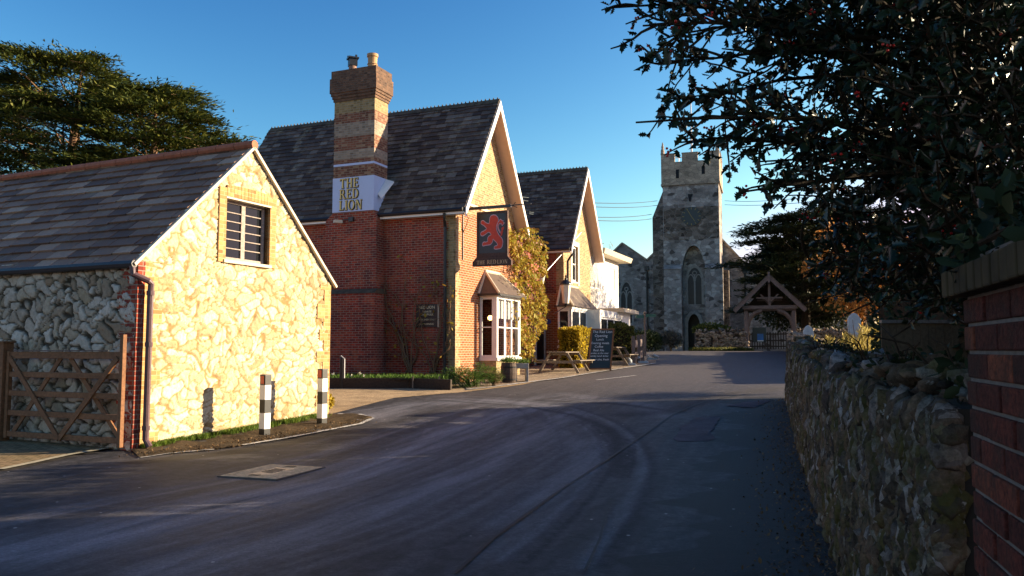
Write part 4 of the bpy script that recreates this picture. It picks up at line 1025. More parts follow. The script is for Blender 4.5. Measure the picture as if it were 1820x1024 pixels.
m = MB(); m.fb(W2S, .3, s2l, -.3, 0, .5, W2E); m.fb(W2, W2W-.3, W2W, -s2l, -.3, .5, W2E); m.wall(W2, [(0, .5), (W2W, .5), (W2W, W2E), (W2W/2, W2R-.1), (0, W2E)], [], .3, -s2l+.3); m.build('side_wall', M['red_brick'], pub)
m = MB(); z = 1.0; k = 0
while z < W2E-.1:
    m.fb(W2S, -.011, (.20, .30)[k % 2], -.05, .012, z, min(z+.3, W2E-.1)); z += .3; k += 1
m.build('quoin', M['quoin'], pub)
pub_roof(W2, W2W, W2E, W2R, s2l, pub, 40)
gutter(W2S, s2l, W2E, pub, skip=[(-.4, s2l)], sl_=(W2R-W2E)/(W2W/2))
window(pub, W2, d2u0+.01, d2u1-.01, d2z0+.06, d2z1-.01, -.08, .08, 1, 2, M['white'], .05)
m = MB(); m.fb(W2, d2u0-.22, d2u0, -.01, .02, d2z0-.1, d2z1+.22); m.fb(W2, d2u1, d2u1+.22, -.01, .02, d2z0-.1, d2z1+.22); m.fb(W2, d2u0, d2u1, -.01, .021, d2z1, d2z1+.22); m.build('window_surround', M['cream'], pub)
# narrow ground-floor sash on a lower orange brick face
pz = W2.at(1000, 520, .05)[1]
g2 = g(34.5)
m = MB(); m.fb(W2, -.02, 1.0, .0, .06, g2-.2, pz); m.build('lower_front', M['orange_brick'], pub)
nu0, nz0 = W2.at(1001, 608, .06); nu1, nz1 = W2.at(1009, 552, .06)
m = MB(); m.fb(W2S, .0, .86, .0, .05, g2-.2, pz); m.build('lower_return', M['orange_brick'], pub)
nf = Fr(tuple(W2.p(0, .06, 0))[:2], W2.U, W2.N)
window(pub, nf, .28, .62, nz0, nz1, .05, .05, 1, 2, M['white'], .04)
# blue round plaque by the door, downpipe on the corner
pq = W2S.at(974, 572, .06); 
m = MB(); F_ = W2S; m.prism([F_.p(pq[0]+.14*math.cos(a_*math.pi/8), .055, pq[1]+.11*math.sin(a_*math.pi/8)) for a_ in range(16)], F_.N*.03); m.build('wall_plaque', plain('blue enamel', (.06, .08, .35), .1, 10, .4), pub)
m = MB(); m.tube([W2.p(.10, .42, W2E-.55), W2.p(.14, .16, W2E-.9), W2.p(.14, .14, g2)], .05, 8); m.build('downpipe', M['black'], pub)
# second bay
b2u0 = W2.at(1016, 570, .62)[0]; b2u1 = W2.at(1056, 570, .62)[0]; _, b2z1 = W2.at(1016, 546, .62); _, b2zr = W2.at(1027, 512); b2z0 = g2+.75
m = MB(); m.wall(W2, [(b2u0, g2-.2), (b2u1, g2-.2), (b2u1, b2z0), (b2u0, b2z0)], [], .6, .6); m.build('bay_base', M['quoin'], pub)
m = MB(); m.fb(W2, b2u0-.03, b2u1+.03, 0, .66, b2z0-.08, b2z0); m.fb(W2, b2u0-.02, b2u1+.02, 0, .65, b2z1-.08, b2z1+.04); m.build('bay_window', M['white'], pub)
window(pub, W2, b2u0, b2u1, b2z0+.003, b2z1-.083, .62, .09, 3, 2, M['white'], .04, sill=False, midw=.12)
F2 = Fr(tuple(W2.p(b2u0, .54, 0))[:2], -W2.N, -W2.U); window(pub, F2, 0, .52, b2z0+.003, b2z1-.083, 0, .08, 1, 2, M['white'], .04, sill=False)
m = MB(); e0 = W2.p(b2u0-.14, .76, b2z1+.04); e1 = W2.p(b2u1+.14, .76, b2z1+.04); w0_ = W2.p(b2u0-.14, 0, b2z1+.04); w1_ = W2.p(b2u1+.14, 0, b2z1+.04); t0 = W2.p(b2u0+.4, 0, b2zr); t1 = W2.p(b2u1-.4, 0, b2zr)
m.add([e0, e1, t1, t0, w0_, w1_], [(0, 1, 2, 3), (4, 0, 3), (1, 5, 2), (0, 4, 5, 1)]); br = m.build('bay_roof', M['stone_slate'] if 'stone_slate' in M else M['slate2'], pub, fix=False)
m = MB(); m.tube([e0, t0], .045, 8); m.tube([w0_+W2.N*.03, t0+W2.N*.03], .05, 8); m.tube([t0, t1], .05, 8); m.build('hip_flashing', M['cream'], br)
# far chimney stacks behind the second ridge
for px_, w_ in ((928, .55), (962, 1.0)):
    c_ = W2.at(px_, 300, -4)
    m = MB(); zt_ = c_[1]+(.12 if w_ > .6 else .05)
    p_ = at(px_, 300, W2.p(2.1, -4, 0).y+1.5)
    m.box((p_.x, p_.y, W2R-.3), (w_, .5, 1.0), rz=-.4); m.build('rear_chimney', M['brown_brick'], pub)
# ---------- white rendered house
WH = Fr(tuple(W2.p(W2W, 0, 0))[:2], PG.U, PG.N); whL = WH.at(1100, 600)[0]; WE = 6.15
wh = thing('white_house', 'white rendered house with deep cream eaves beyond the second pub gable', 'house', WH.p(0, 0, g(40)))
wu = []
for a_, b_, c_, d_ in ((1049, 1064, 455, 515), (1084, 1094, 476, 520)):
    wu.append((WH.at(a_, 500)[0], WH.at(b_, 500)[0], WH.at(b_, d_)[1], WH.at(a_, c_)[1]))
m = MB(); m.wall(WH, [(.002, 1), (whL, 1), (whL, WE), (.002, WE)], [[(a_, c_), (b_, c_), (b_, d_), (a_, d_)] for a_, b_, c_, d_ in wu], .3); m.fb(WH.side(whL, 0), .3, 6, -.3, 0, 1, WE); m.fb(WH, 0, whL, -6.2, -6, 1, WE)
m.build('wall', M['white_render'], wh)
for a_, b_, c_, d_ in wu: window(wh, WH, a_+.01, b_-.01, c_+.05, d_-.01, -.05, .07, 1, 2, M['white'], .05, glass=M['curtain'])
m = MB(); m.hexa([WH.p(-.0, .55, WE-.02), WH.p(whL+.55, .55, WE-.02), WH.p(whL+.55, -6.5, WE-.02), WH.p(-.0, -6.5, WE-.02), WH.p(0, .62, WE+.22), WH.p(whL+.62, .62, WE+.22), WH.p(whL+.62, -6.6, WE+.22), WH.p(0, -6.6, WE+.22)])
m.build('eaves', M['cream'], wh)
m = MB(); m.add([WH.p(0, .6, WE+.225), WH.p(whL+.6, .6, WE+.225), WH.p(whL+.6, -6.5, WE+.225), WH.p(0, -6.5, WE+.225), WH.p(0, -3, WE+.9), WH.p(whL-2, -3, WE+.9)], [(0, 1, 5, 4), (1, 2, 5), (2, 3, 4, 5), (0, 4, 3)]); m.build('roof', M['slate'], wh, fix=False)
# ground floor bay with a flat lead canopy
cu0_, cz = WH.at(1066, 546, 1.2); cu1_ = WH.at(1120, 553, 1.2)[0]; cz -= .1; g3 = g(40)
m = MB(); m.wall(WH, [(cu0_, g3-.2), (cu1_, g3-.2), (cu1_, cz), (cu0_, cz)], [[(cu0_+.2, g3+.9), (cu1_-1.5, g3+.9), (cu1_-1.5, cz-.3), (cu0_+.2, cz-.3)]], .15, 1.2); m.fb(WH, cu1_-.15, cu1_, 0, 1.05, g3-.2, cz); m.fb(WH, cu0_, cu0_+.15, 0, 1.05, g3-.2, cz); m.build('bay_wall', M['white_render'], wh)
window(wh, WH, cu0_+.21, cu1_-1.51, g3+.95, cz-.31, 1.15, .08, 3, 1, M['white'], .05)
m = MB(); m.fb(WH, -.2, cu1_+.35, -.0, 1.55, cz, cz+.14); m.fb(WH, -.1, cu1_+.25, -.0, 1.45, cz+.14, cz+.2); m.build('canopy', M['cream'], wh)
# ---------------------------------------------------------------- hanging sign on its bracket, square to the gable wall
HF = Fr(tuple(PG.p(PG.at(822, 420)[0], 0, 0))[:2], PG.N, PS.N)   # u out from the wall, faces the camera side
s0, st_ = HF.at(848, 376); s1, _ = HF.at(903, 376); _, sb_ = HF.at(870, 457); _, sbb = HF.at(870, 471)
hs_ = thing('hanging_sign', 'black pub sign with a red rampant lion hanging over the bay window', 'pub sign', HF.p(s0, 0, sb_))
m = MB(); bz = st_+.10; eu = HF.at(944, 366)[0]
m.bar(HF.p(0, 0, bz), HF.p(eu, 0, bz+.02), .03, .03); m.bar(HF.p(.12, -.0, bz+.0), HF.p(s1+.1, 0, bz+.0), .07, .09); m.tube([HF.p(.02, 0, bz-1.6), HF.p(.02, 0, bz+.08)], .02, 6)
m.tube([HF.p(.02, 0, bz-.75), HF.p(.12, 0, bz-.55), HF.p(.2, 0, bz-.3), HF.p(.1, 0, bz-.1), HF.p(.2, 0, bz-.02)], .012, 6)
m.tube([HF.p(s1+.25, 0, bz+.1), HF.p(s1+.15, 0, bz+.0), HF.p(s1+.3, 0, bz-.06)], .015, 6)
m.build('bracket', M['black'], hs_)
m = MB(); fr_ = .07; m.fb(HF, s0+fr_, s1-fr_, -.02, .02, sb_+.12, st_-.10); bd = m.build('board', M['signblack'], hs_)
m = MB(); m.fb(HF, s0, s0+fr_, -.04, .04, sb_, st_-.03); m.fb(HF, s1-fr_, s1, -.04, .04, sb_, st_-.03); m.fb(HF, s0+fr_, s1-fr_, -.038, .038, sb_, sb_+.12); m.fb(HF, s0+fr_, s1-fr_, -.038, .038, st_-.10, st_-.03); m.bar(HF.p(s0+.1, 0, st_-.03), HF.p(s0+.1, 0, bz), .02, .02); m.bar(HF.p(s1-.1, 0, st_-.03), HF.p(s1-.1, 0, bz), .02, .02)
m.build('frame', M['sign_wood'], hs_, bevel=.006)
m = MB(); m.prism([HF.p(s0, -.05, sb_-.002), HF.p(s1, -.05, sb_-.002), HF.p(s1+.13, -.05, sb_-.14), HF.p(s1+.13, -.05, sb_-.28), HF.p(s0-.13, -.05, sb_-.28), HF.p(s0-.13, -.05, sb_-.14)], HF.N*.10)
bs = m.build('name_board', M['sign_wood'], hs_)
m = MB(); serif(m, 'THE', HF, s0+.16, sb_-.225, .051, .12, .95, depth=.006); serif(m, 'RED', HF, (s0+s1)/2+.0, sb_-.225, .051, .13, .95, depth=.006); serif(m, 'LION', HF, s1-.17, sb_-.225, .051, .12, .95, depth=.006); m.build('lettering', plain('dull pink gilt', (.72, .46, .26), .1, 10), bs)
# lion rampant facing left (outline in the sign's own unit square, y up)
lion = [(.46, .95), (.55, .965), (.64, .95), (.71, .90), (.735, .84), (.72, .78), (.68, .72), (.66, .66), (.66, .60), (.69, .53), (.74, .46), (.79, .41), (.85, .37), (.89, .32), (.905, .25), (.89, .19), (.87, .14), (.84, .11), (.78, .095), (.70, .09), (.62, .088), (.58, .105), (.585, .14), (.62, .165), (.67, .165), (.70, .18), (.71, .21), (.69, .24), (.64, .28), (.58, .32), (.54, .355), (.52, .33), (.52, .29), (.49, .25), (.44, .215), (.36, .205), (.26, .20), (.17, .185), (.135, .195), (.13, .225), (.15, .265), (.20, .285), (.26, .275), (.31, .285), (.345, .31), (.33, .345), (.34, .39), (.38, .43), (.44, .45), (.475, .46), (.44, .50), (.40, .53), (.34, .53), (.28, .50), (.22, .475), (.15, .445), (.09, .455), (.065, .48), (.07, .515), (.10, .545), (.15, .555), (.21, .575), (.27, .60), (.30, .63), (.26, .66), (.20, .71), (.14, .735), (.085, .755), (.075, .79), (.09, .825), (.13, .84), (.18, .83), (.22, .80), (.27, .775), (.33, .755), (.385, .75), (.40, .79), (.405, .84), (.42, .90)]
tail = [(.80, .40), (.83, .41), (.87, .43), (.89, .47), (.91, .53), (.90, .56), (.94, .59), (.95, .62), (.92, .65), (.88, .63), (.85, .60), (.87, .56), (.83, .52), (.85, .48), (.80, .50), (.75, .56), (.71, .63), (.70, .70), (.72, .76), (.77, .80), (.79, .83), (.83, .84), (.86, .81), (.92, .80), (.90, .77), (.96, .745), (.91, .71), (.88, .685), (.85, .71), (.86, .74), (.80, .73), (.78, .75), (.75, .71), (.73, .66), (.75, .60), (.80, .52), (.84, .45)]
bu, bzz, bw_, bhh = s0+fr_+.01, sb_+.13, (s1-s0-2*fr_-.02), (st_-.10-sb_-.14)
def outline(P, k):
    n = len(P); out = []
    for i in range(n):
        a_, b_ = Vector(P[i-1]), Vector(P[(i+1) % n]); d = (b_-a_).normalized(); nrm = Vector((d.y, -d.x))
        out.append((P[i][0]-nrm.x*k, P[i][1]-nrm.y*k))
    return out
for nm, mt, k, n0_, dd in (('emblem_outline', 'lion_edge', .014, .021, .004), ('emblem', 'lion_red', -.004, .026, .004)):
    m = MB()
    for P in (lion, tail):
        ar = sum(P[i-1][0]*P[i][1]-P[i][0]*P[i-1][1] for i in range(len(P)))
        Q = outline(P, k if ar < 0 else -k)
        if P is tail: n1 = n0_+.001
        else: n1 = n0_
        m.prism([HF.p(bu+bw_*x, n1, bzz+bhh*y) for x, y in Q], HF.N*dd)
    m.build(nm, M[mt], bd)
# ---------------------------------------------------------------- car park notice on the side wall
nu1, nz1 = PS.at(741, 541); nu0, nz0 = PS.at(779, 582)
nb_ = thing('notice_board', 'small black notice with cream lettering on the shaded brick wall beside the chimney breast', 'sign', PS.p((nu0+nu1)/2, .03, nz0))
m = MB(); m.fb(PS, nu0, nu1, .012, .045, nz0, nz1); pl_ = m.build('board', M['signblack'], nb_); m = MB(); m.fb(PS, nu0-.035, nu0-.002, .0, .05, nz0, nz1); m.build('edge_strip', M['cream'], nb_)
F_ = Fr(tuple(PS.p(0, 0, 0))[:2], -PS.U, PS.N); m = MB(); hh = nz1-nz0; uc = -(nu0+nu1)/2
for s_, fz_, sz in (('RED LION', .80, .15), ('PRIVATE', .63, .105), ('CAR PARK', .50, .12), ('CUSTOMERS ONLY', .30, .085), ('NO TURNING', .11, .095)):
    text_bm(m, s_, F_, uc, nz0+hh*fz_, .048, hh*sz*1.15, .004)
m.build('lettering', M['gold_pale'], pl_)
# ---------------------------------------------------------------- wall lantern on bracket and slanting lamp stay
lu, lz = W2.at(1008, 545, .55); _, lzt = W2.at(1008, 492, .55)
LP_ = W2.p(lu, .5, 0)
wl = thing('wall_lantern', 'tapered glass street lantern with black hood at the corner of the second gable', 'lantern', LP_+Vector((0, 0, lz)))
k = (lzt-lz)
m = MB(); m.lathe(LP_+Vector((0, 0, lz)), [(.10, .12), (.13, .14), (.21, k*.72), (.20, k*.73), (.10, k*.73)], 6); m.build('glass', M['lamp_glass'], wl)
m = MB(); m.lathe(LP_+Vector((0, 0, lz)), [(.26, k*.735), (.25, k*.77), (.12, k*.87), (.06, k*.90), (.06, k*.95), (.025, k*.97), (.04, k*1.02), (.01, k*1.08)], 12); m.build('hood', M['black'], wl)
m = MB(); m.lathe(LP_+Vector((0, 0, lz)), [(.12, .09), (.10, .12), (.05, .05), (.03, 0)], 10); m.tube([W2.p(lu-.3, .1, lz+.02), LP_+Vector((0, 0, lz+.02))], .022, 6); m.tube([W2.p(lu-.3, .1, lz-.3), W2.p(lu-.1, .35, lz-.1), LP_+Vector((0, 0, lz))], .016, 6); m.build('bracket', M['black'], wl)
q0 = at(1033, 413, W2.p(1.9, .5, 0).y); q1 = at(967, 487, PG.p(8.6, .6, 0).y)
sl_ = thing('flag_lamp', 'white conical lamp hanging from a slanting pole by the creeper', 'outdoor lamp', q1)
m = MB(); m.tube([q0, q1], .022, 6); m.build('pole', M['metal'], sl_)
m = MB(); m.lathe(q1+Vector((-.12, 0, -.65)), [(.06, 0), (.16, .55), (.2, .62), (.02, .68)], 12); m.build('lamp_shade', M['lamp_glass'], sl_)
# ---------------------------------------------------------------- flower bed, small post, planters, picnic tables, chalkboard
def edge_board(a_, b_, h, label):
    A, B = gr(*a_), gr(*b_); m = MB(); m.bar((A.x, A.y, g(A.y)+h/2), (B.x, B.y, g(B.y)+h/2), .09, h); return m
o = thing('flower_bed_edging', 'low dark timber edging of the flower bed below the shaded brick wall', 'bed edging', gr(700, 690))
for a_, b_ in (((583, 691), (726, 691)), ((727, 691), (802, 694))): edge_board(a_, b_, .30, '').build('sleeper', M['old_wood'], o, bevel=.01)
for px_ in (734, 781):
    q = gr(px_, 692); m = MB(); m.box((q.x, q.y-.07, g(q.y)+.17), (.035, .035, .38)); m.build('stake', M['bench_wood'], o)
A, B = gr(590, 690), gr(800, 693)
q1, q2 = PS.p(.2, .03, 0), PS.p(6.6, .03, 0)
m = MB(); m.add([(A.x-.6, A.y+.06, g(A.y)+.26), (B.x, B.y+.06, g(B.y)+.26), (q1.x, q1.y, g(A.y)+.28), (q2.x, q2.y, g(A.y)+.28)], [(0, 1, 2, 3)]); struct(m.build('soil', M['soil'], fix=False))
def bedp():
    t = random.random(); s_ = random.random()**1.6; p = Vector((A.x-.4, A.y+.12, 0)).lerp(Vector((B.x-.05, B.y+.1, 0)), t); q = q2.lerp(q1, t); r_ = p.lerp(Vector((q.x, q.y, 0)), s_*.8); r_.z = g(A.y)+.26; return r_
P = np.array([bedp() for _ in range(2600)]); n = len(P)
ax = np.stack([rng.normal(0, .5, n), rng.normal(0, .5, n), np.ones(n)], 1)
o = leaf_obj('bed_plants', [leaves(P, .15*rng.uniform(.3, 1.2, n), rng, 'blade', ax)], M['green']); tag(o, 'low green leaves filling the flower bed under the brick wall', 'bedding plants', kind='stuff')
fl = 0; FLB = ('leftmost narcissus, low beside the cottage corner', 'pale narcissus just right of the slim dark post', 'tallest narcissus of the pair under the climbing rose', 'narcissus pressed against the tallest one under the climbing rose', 'single narcissus at the foot of the chimney breast', 'upper narcissus of the pair right of the chimney breast', 'lower narcissus of the pair right of the chimney breast', 'last narcissus to the right, below the black notice')
for px_, py_ in ((592, 664), (624, 668), (640, 664), (646, 668), (676, 672), (708, 671), (711, 676), (765, 679)):
    q = gr(px_, 690); b = Vector((q.x, q.y+.2, g(q.y)+.25)); tp = at(px_, py_, q.y+.2)
    t = thing('daffodil', FLB[fl], 'flower', b, 0, 'narcissi in the flower bed')
    m = MB(); m.tube([b, tp], .006, 5); m.build('stem', M['green'], t)
    hd = leaves(np.repeat(np.array([tp]), 7, 0), .06, rng, 'oval', up=(0, -1, .3)); leaf_obj('flower_head', [hd], M['petal'], t)
    fl += 1
# black bollard lamp in front of the bed
q = gr(607, 691); t = thing('garden_post', 'slim dark post with a white reflective strip before the flower bed', 'post', q)
m = MB(); m.tube([q+Vector((0, 0, -.05)), q+Vector((0, 0, .85)), q+Vector((0, 0, .9))], [.06, .06, .03], 10); m.build('post', M['black'], t)
m = MB(); m.tube([q+Vector((.075, -.02, 0)), q+Vector((.075, -.02, .84)), q+Vector((-.03, -.03, .93))], .022, 6); m.build('pipe', M['metal'], t)
# dead climber on the side wall
def climber(name, label, cat, F, u, z, hgt, spread, n, mat, leafmat_=None, seed=1, lsz=.05, nl=60, thick=.02):
    r_ = random.Random(seed); t = thing(name, label, cat, F.p(u, .05, z)); m = MB(); tips = []
    for i in range(n):
        p = F.p(u+r_.uniform(-.15, .15), .06, z); pts = [p]; a_ = r_.uniform(-spread, spread); k = r_.randint(5, 9); uu, zz = u, z
        for j in range(k):
            a_ += r_.uniform(-.35, .35); uu = max(.12, uu+math.sin(a_)*hgt/k); zz += math.cos(a_)*hgt/k*r_.uniform(.6, 1.1); pts.append(F.p(uu, .05+r_.uniform(0, .10), zz)); tips.append(pts[-1])
            if r_.random() < .5:
                b = [pts[-1]]; c_ = a_+r_.choice((-1, 1))*r_.uniform(.5, 1.2); x, y_ = uu, zz
                for l in range(3): x = max(.1, x+math.sin(c_)*hgt*.09); y_ += math.cos(c_)*hgt*.09; c_ += r_.uniform(-.4, .4); b.append(F.p(x, .06+r_.uniform(0, .12), y_)); tips.append(b[-1])
                m.tube(b, [thick*.4, thick*.3, thick*.25, thick*.2], 4)
        m.tube(pts, [thick*(1-.7*j/k) for j in range(len(pts))], 5)
    m.build('stem', M['twig_brown'] if 'twig_brown' in M else mat, t)
    if leafmat_:
        P = np.array([tuple(r_.choice(tips)+Vector((r_.gauss(0, .08), r_.gauss(0, .05), r_.gauss(0, .08)))) for _ in range(nl)])
        leaf_obj('leaves', [leaves(P, lsz*rng.uniform(.5, 1.3, nl), rng, 'oval')], leafmat_, t)
    return t
M['twig_brown'] = barkmat('climber stem', (.26, .16, .09))
climber('climbing_rose', 'leafless tangled rose at the left end of the flower bed', 'climber', PS, PS.at(628, 665, .1)[0], 1.0, 1.5, .8, 9, M['twig_brown'], M['green_brown'], 4, .07, 50, .022)
climber('wall_shrub', 'thin bare climber spreading over the wall right of the chimney breast', 'climber', PS, PS.at(728, 670, .05)[0], .9, 3.6, .45, 7, M['twig_brown'], M['creeper'], 8, .12, 40, .034)
climber('vine', 'sparse dry vine with yellow leaves beside the notice', 'climber', PS, PS.at(770, 670, .05)[0], .9, 3.2, .3, 6, M['twig_brown'], M['creeper'], 15, .14, 60, .026)
# leafy shrub at the corner of the pub
def bush(name, label, cat, c, r, n, lsz, mat, seed=1, base_mat=None, shape='oval', lump=6, group=None, stems=True, flat=0.0, gaps=.0):
    """a leafy crown of lumps on short stems"""
    r_ = np.random.default_rng(seed); c = np.array(c); r = np.array(r, float)
    L = r_.normal(size=(lump, 3)); L /= np.linalg.norm(L, axis=1, keepdims=True); L[:, 2] = np.abs(L[:, 2])*1.2-.35
    Lc = c+L*r*.55; Lr = r_.uniform(.4, .65, lump)
    k = r_.integers(0, lump, n); d = r_.normal(size=(n, 3)); d /= np.linalg.norm(d, axis=1, keepdims=True)
    P = Lc[k]+d*r*(Lr[k]*r_.uniform(.55, 1.05, n)**.6)[:, None]
    P = P[P[:, 2] > c[2]-r[2]*.95]; n = len(P)
    t = thing(name, label, cat, (c[0], c[1], c[2]-r[2]), 0, group)
    ax = (P-c)/r+r_.normal(0, .5, (n, 3))
    leaf_obj('leaves', [leaves(P, lsz*r_.uniform(.5, 1.3, n), r_, shape, ax, flat=flat)], mat, t)
    if stems:
        m = MB()
        for i in range(lump): m.tube([(c[0]+r_.normal()*.05, c[1]+r_.normal()*.05, c[2]-r[2]), tuple((Lc[i]+c)/2-np.array([0, 0, r[2]*.2])), tuple(Lc[i])], [.02, .014, .006], 5)
        m.build('stem', M['twig'], t)
    return t
q = gr(838, 690); bush('green_shrub', 'bright green spreading shrub at the sunlit corner of the pub', 'shrub', (q.x, q.y+.25, g(q.y)+.28), (.95, .5, .42), 5200, .085, M['green'], 5, lump=12, shape='blade')
q = gr(876, 688); bush('heather', 'brown fading low plant between the green shrub and the barrel planter', 'plant', (q.x, q.y+.1, g(q.y)+.2), (.32, .25, .22), 1200, .09, M['green_brown'], 6, shape='blade')
q = gr(588, 728); bush('corner_weed', 'small yellow green weed at the foot of the cottage corner', 'weed', (q.x-.05, q.y, g(q.y)+.14), (.14, .14, .22), 420, .07, M['gold_hedge'], 7, lump=4)
def barrel(c, h, r, label, plant=True, mat=None):
    t = thing('barrel_planter', label, 'planter', c, 0, 'barrel planters below the bay window')
    m = MB(); m.lathe(c, [(r*.82, 0), (r*.95, h*.25), (r, h*.5), (r*.95, h*.8), (r*.88, h), (r*.78, h), (r*.78, h*.9)], 18); m.build('staves', M['barrel'], t)
    for z in (.15, .75): m = MB(); m.lathe(Vector(c)+Vector((0, 0, h*z)), [(r*.94+.012, 0), (r*.96+.012, h*.07)], 18); m.build('hoop', M['black'], t)
    if plant:
        n = 700; r_ = np.random.default_rng(int(r*1000)); P = np.array(c)+np.stack([r_.normal(0, r*.5, n), r_.normal(0, r*.5, n), h+np.abs(r_.normal(0, .07, n))], 1)
        leaf_obj('plant', [leaves(P, .09, r_, 'blade', np.stack([r_.normal(0, .7, n), r_.normal(0, .7, n), np.ones(n)], 1))], M['green'], t)
q = gr(904, 681); barrel((q.x, q.y, q.z), .62, .25, 'tall dark half barrel with grassy plant below the sunlit bay window')
q = gr(926, 679); t = thing('stone_trough', 'pale stone trough with dark opening right of the barrel planter', 'trough', q)
m = MB(); m.fb(Fr((q.x, q.y), PG.U, PG.N), -.28, .28, -.2, .2, .0, .10); 
TF = Fr((q.x, q.y), (1, .1), (.1, -1)); m = MB(); m.fb(TF, -.22, -.14, -.18, .18, q.z, q.z+.42); m.fb(TF, .14, .22, -.18, .18, q.z, q.z+.42); m.fb(TF, -.22, .22, -.2, .2, q.z+.42, q.z+.58); m.build('body', M['dressing'], t, bevel=.01)
n = 500; r_ = np.random.default_rng(3); P = np.array([q.x, q.y, q.z+.58])+np.stack([r_.normal(0, .12, n), r_.normal(0, .09, n), np.abs(r_.normal(0, .05, n))], 1)
leaf_obj('plant', [leaves(P, .09, r_, 'blade', np.stack([r_.normal(0, .7, n), r_.normal(0, .7, n), np.ones(n)], 1))], M['green'], t)
def picnic(pos, label, rz, s=1.0):
    t = thing('picnic_table', label, 'picnic table', pos, 0, 'picnic tables in front of the pub')
    F_ = Fr((pos[0], pos[1]), (math.cos(rz), math.sin(rz)), (math.sin(rz), -math.cos(rz))); z = pos[2]
    L_ = .85*s
    m = MB()
    for i in range(5): m.fb(F_, -L_, L_, -.36+i*.146, -.36+i*.146+.13, z+.71, z+.75)
    m.build('table_top', M['bench_wood'], t, bevel=.005)
    for sg in (-1, 1):
        m = MB()
        for i in range(2): a_ = sg*(.62+i*.14); m.fb(F_, -L_, L_, min(a_, a_+sg*.125), max(a_, a_+sg*.125), z+.42, z+.455)
        m.build('bench', M['bench_wood'], t, bevel=.005)
    for e in (-.62*s, .62*s):
        for sg in (-1, 1):
            m = MB(); m.bar(F_.p(e, sg*.30, z+.71), F_.p(e, sg*.74, z-.01), .045, .09, F_.N); m.build('leg', M['bench_wood'], t)
        m = MB(); m.fb(F_, e+.03, e+.07, -.85, .85, z+.33, z+.42); m.fb(F_, e+.03, e+.07, -.36, .36, z+.62, z+.705); m.build('cross_rail', M['bench_wood'], t)
    return t
q = gr(1003, 662); picnic((q.x, q.y, g(q.y)), 'weathered timber picnic table between the barrel planter and the chalkboard', 1.17)
q = gr(1096, 652); picnic((q.x, q.y+1.0, g(q.y+1.0)), 'dark picnic table mostly behind the chalkboard by the dark hedge', 1.17, .9)
# chalkboard A-frame
q = gr(1066, 660); CB = thing('chalkboard', 'tall black A-frame chalkboard with white handwriting by the golden hedge', 'chalkboard', q)
by = q.y; tl, tr, bl, br2 = at(1051, 584, by+.22), at(1092, 584, by+.22), at(1044, 659, by), at(1086, 662, by)
cz_ = g(by)+.02; bl.z = br2.z = cz_; 
U_ = (tr-tl).normalized(); W_ = (tl-bl).normalized(); nn = Vector((0, -1, .1)).normalized()
def cbp(u, v, n=0): return bl.lerp(br2, u).lerp(tl.lerp(tr, u), v)+nn*n
m = MB(); m.hexa([cbp(.06, .06, 0), cbp(.94, .06, 0), cbp(.94, .06, -.03), cbp(.06, .06, -.03), cbp(.06, .96, 0), cbp(.94, .96, 0), cbp(.94, .96, -.03), cbp(.06, .96, -.03)]); bo = m.build('board', M['signblack'], CB)
m = MB(); m.bar(cbp(.03, 0), cbp(.03, 1), .06, .05, nn); m.bar(cbp(.97, 0), cbp(.97, 1), .06, .05, nn); m.bar(cbp(.0, .98), cbp(1, .98), .05, .06, nn); m.bar(cbp(.05, .045), cbp(.95, .045), .05, .06, nn); m.build('frame', M['gate_wood'], CB)
m = MB(); b2 = Vector((0, .62, 0)); m.bar(cbp(.97, .98), br2+b2, .05, .05); m.bar(cbp(.03, .98), bl+b2, .05, .05)
m.hexa([cbp(.08, .1)+b2*.9, cbp(.92, .1)+b2*.9, cbp(.92, .1)+b2*.94, cbp(.08, .1)+b2*.94, cbp(.08, .95)+b2*.06, cbp(.92, .95)+b2*.06, cbp(.92, .95)+b2*.10, cbp(.08, .95)+b2*.10])
m.build('rear_panel', M['old_wood'], CB)
wB = (br2-bl).length; hB = (tl-bl).length
class PF:      # adapter so the lettering lies on the tilted board
    def p(s, u, n, z): return cbp(u/wB, z/hB, n)
m = MB(); M['chalk'] = plain('white chalk', (.62, .62, .66), .1, 30, .9, bump=0)
for s_, vy, sz, uc in (('The Red Lion', .925, .135, .5), ('Opening', .83, .14, .45), ('Lunch', .745, .12, .42), ('Evening meals', .66, .12, .44), ('Coffee', .575, .12, .40), ('Real Ale', .49, .12, .40), ('Garden at the rear', .425, .095, .42), ('Sunday lunch & bar', .36, .09, .44), ('Try our ales, fresh', .275, .105, .42)):
    text_bm(m, s_, PF(), wB*uc, hB*vy-.05, .004, sz, .002)
m.build('lettering', M['chalk'], bo)
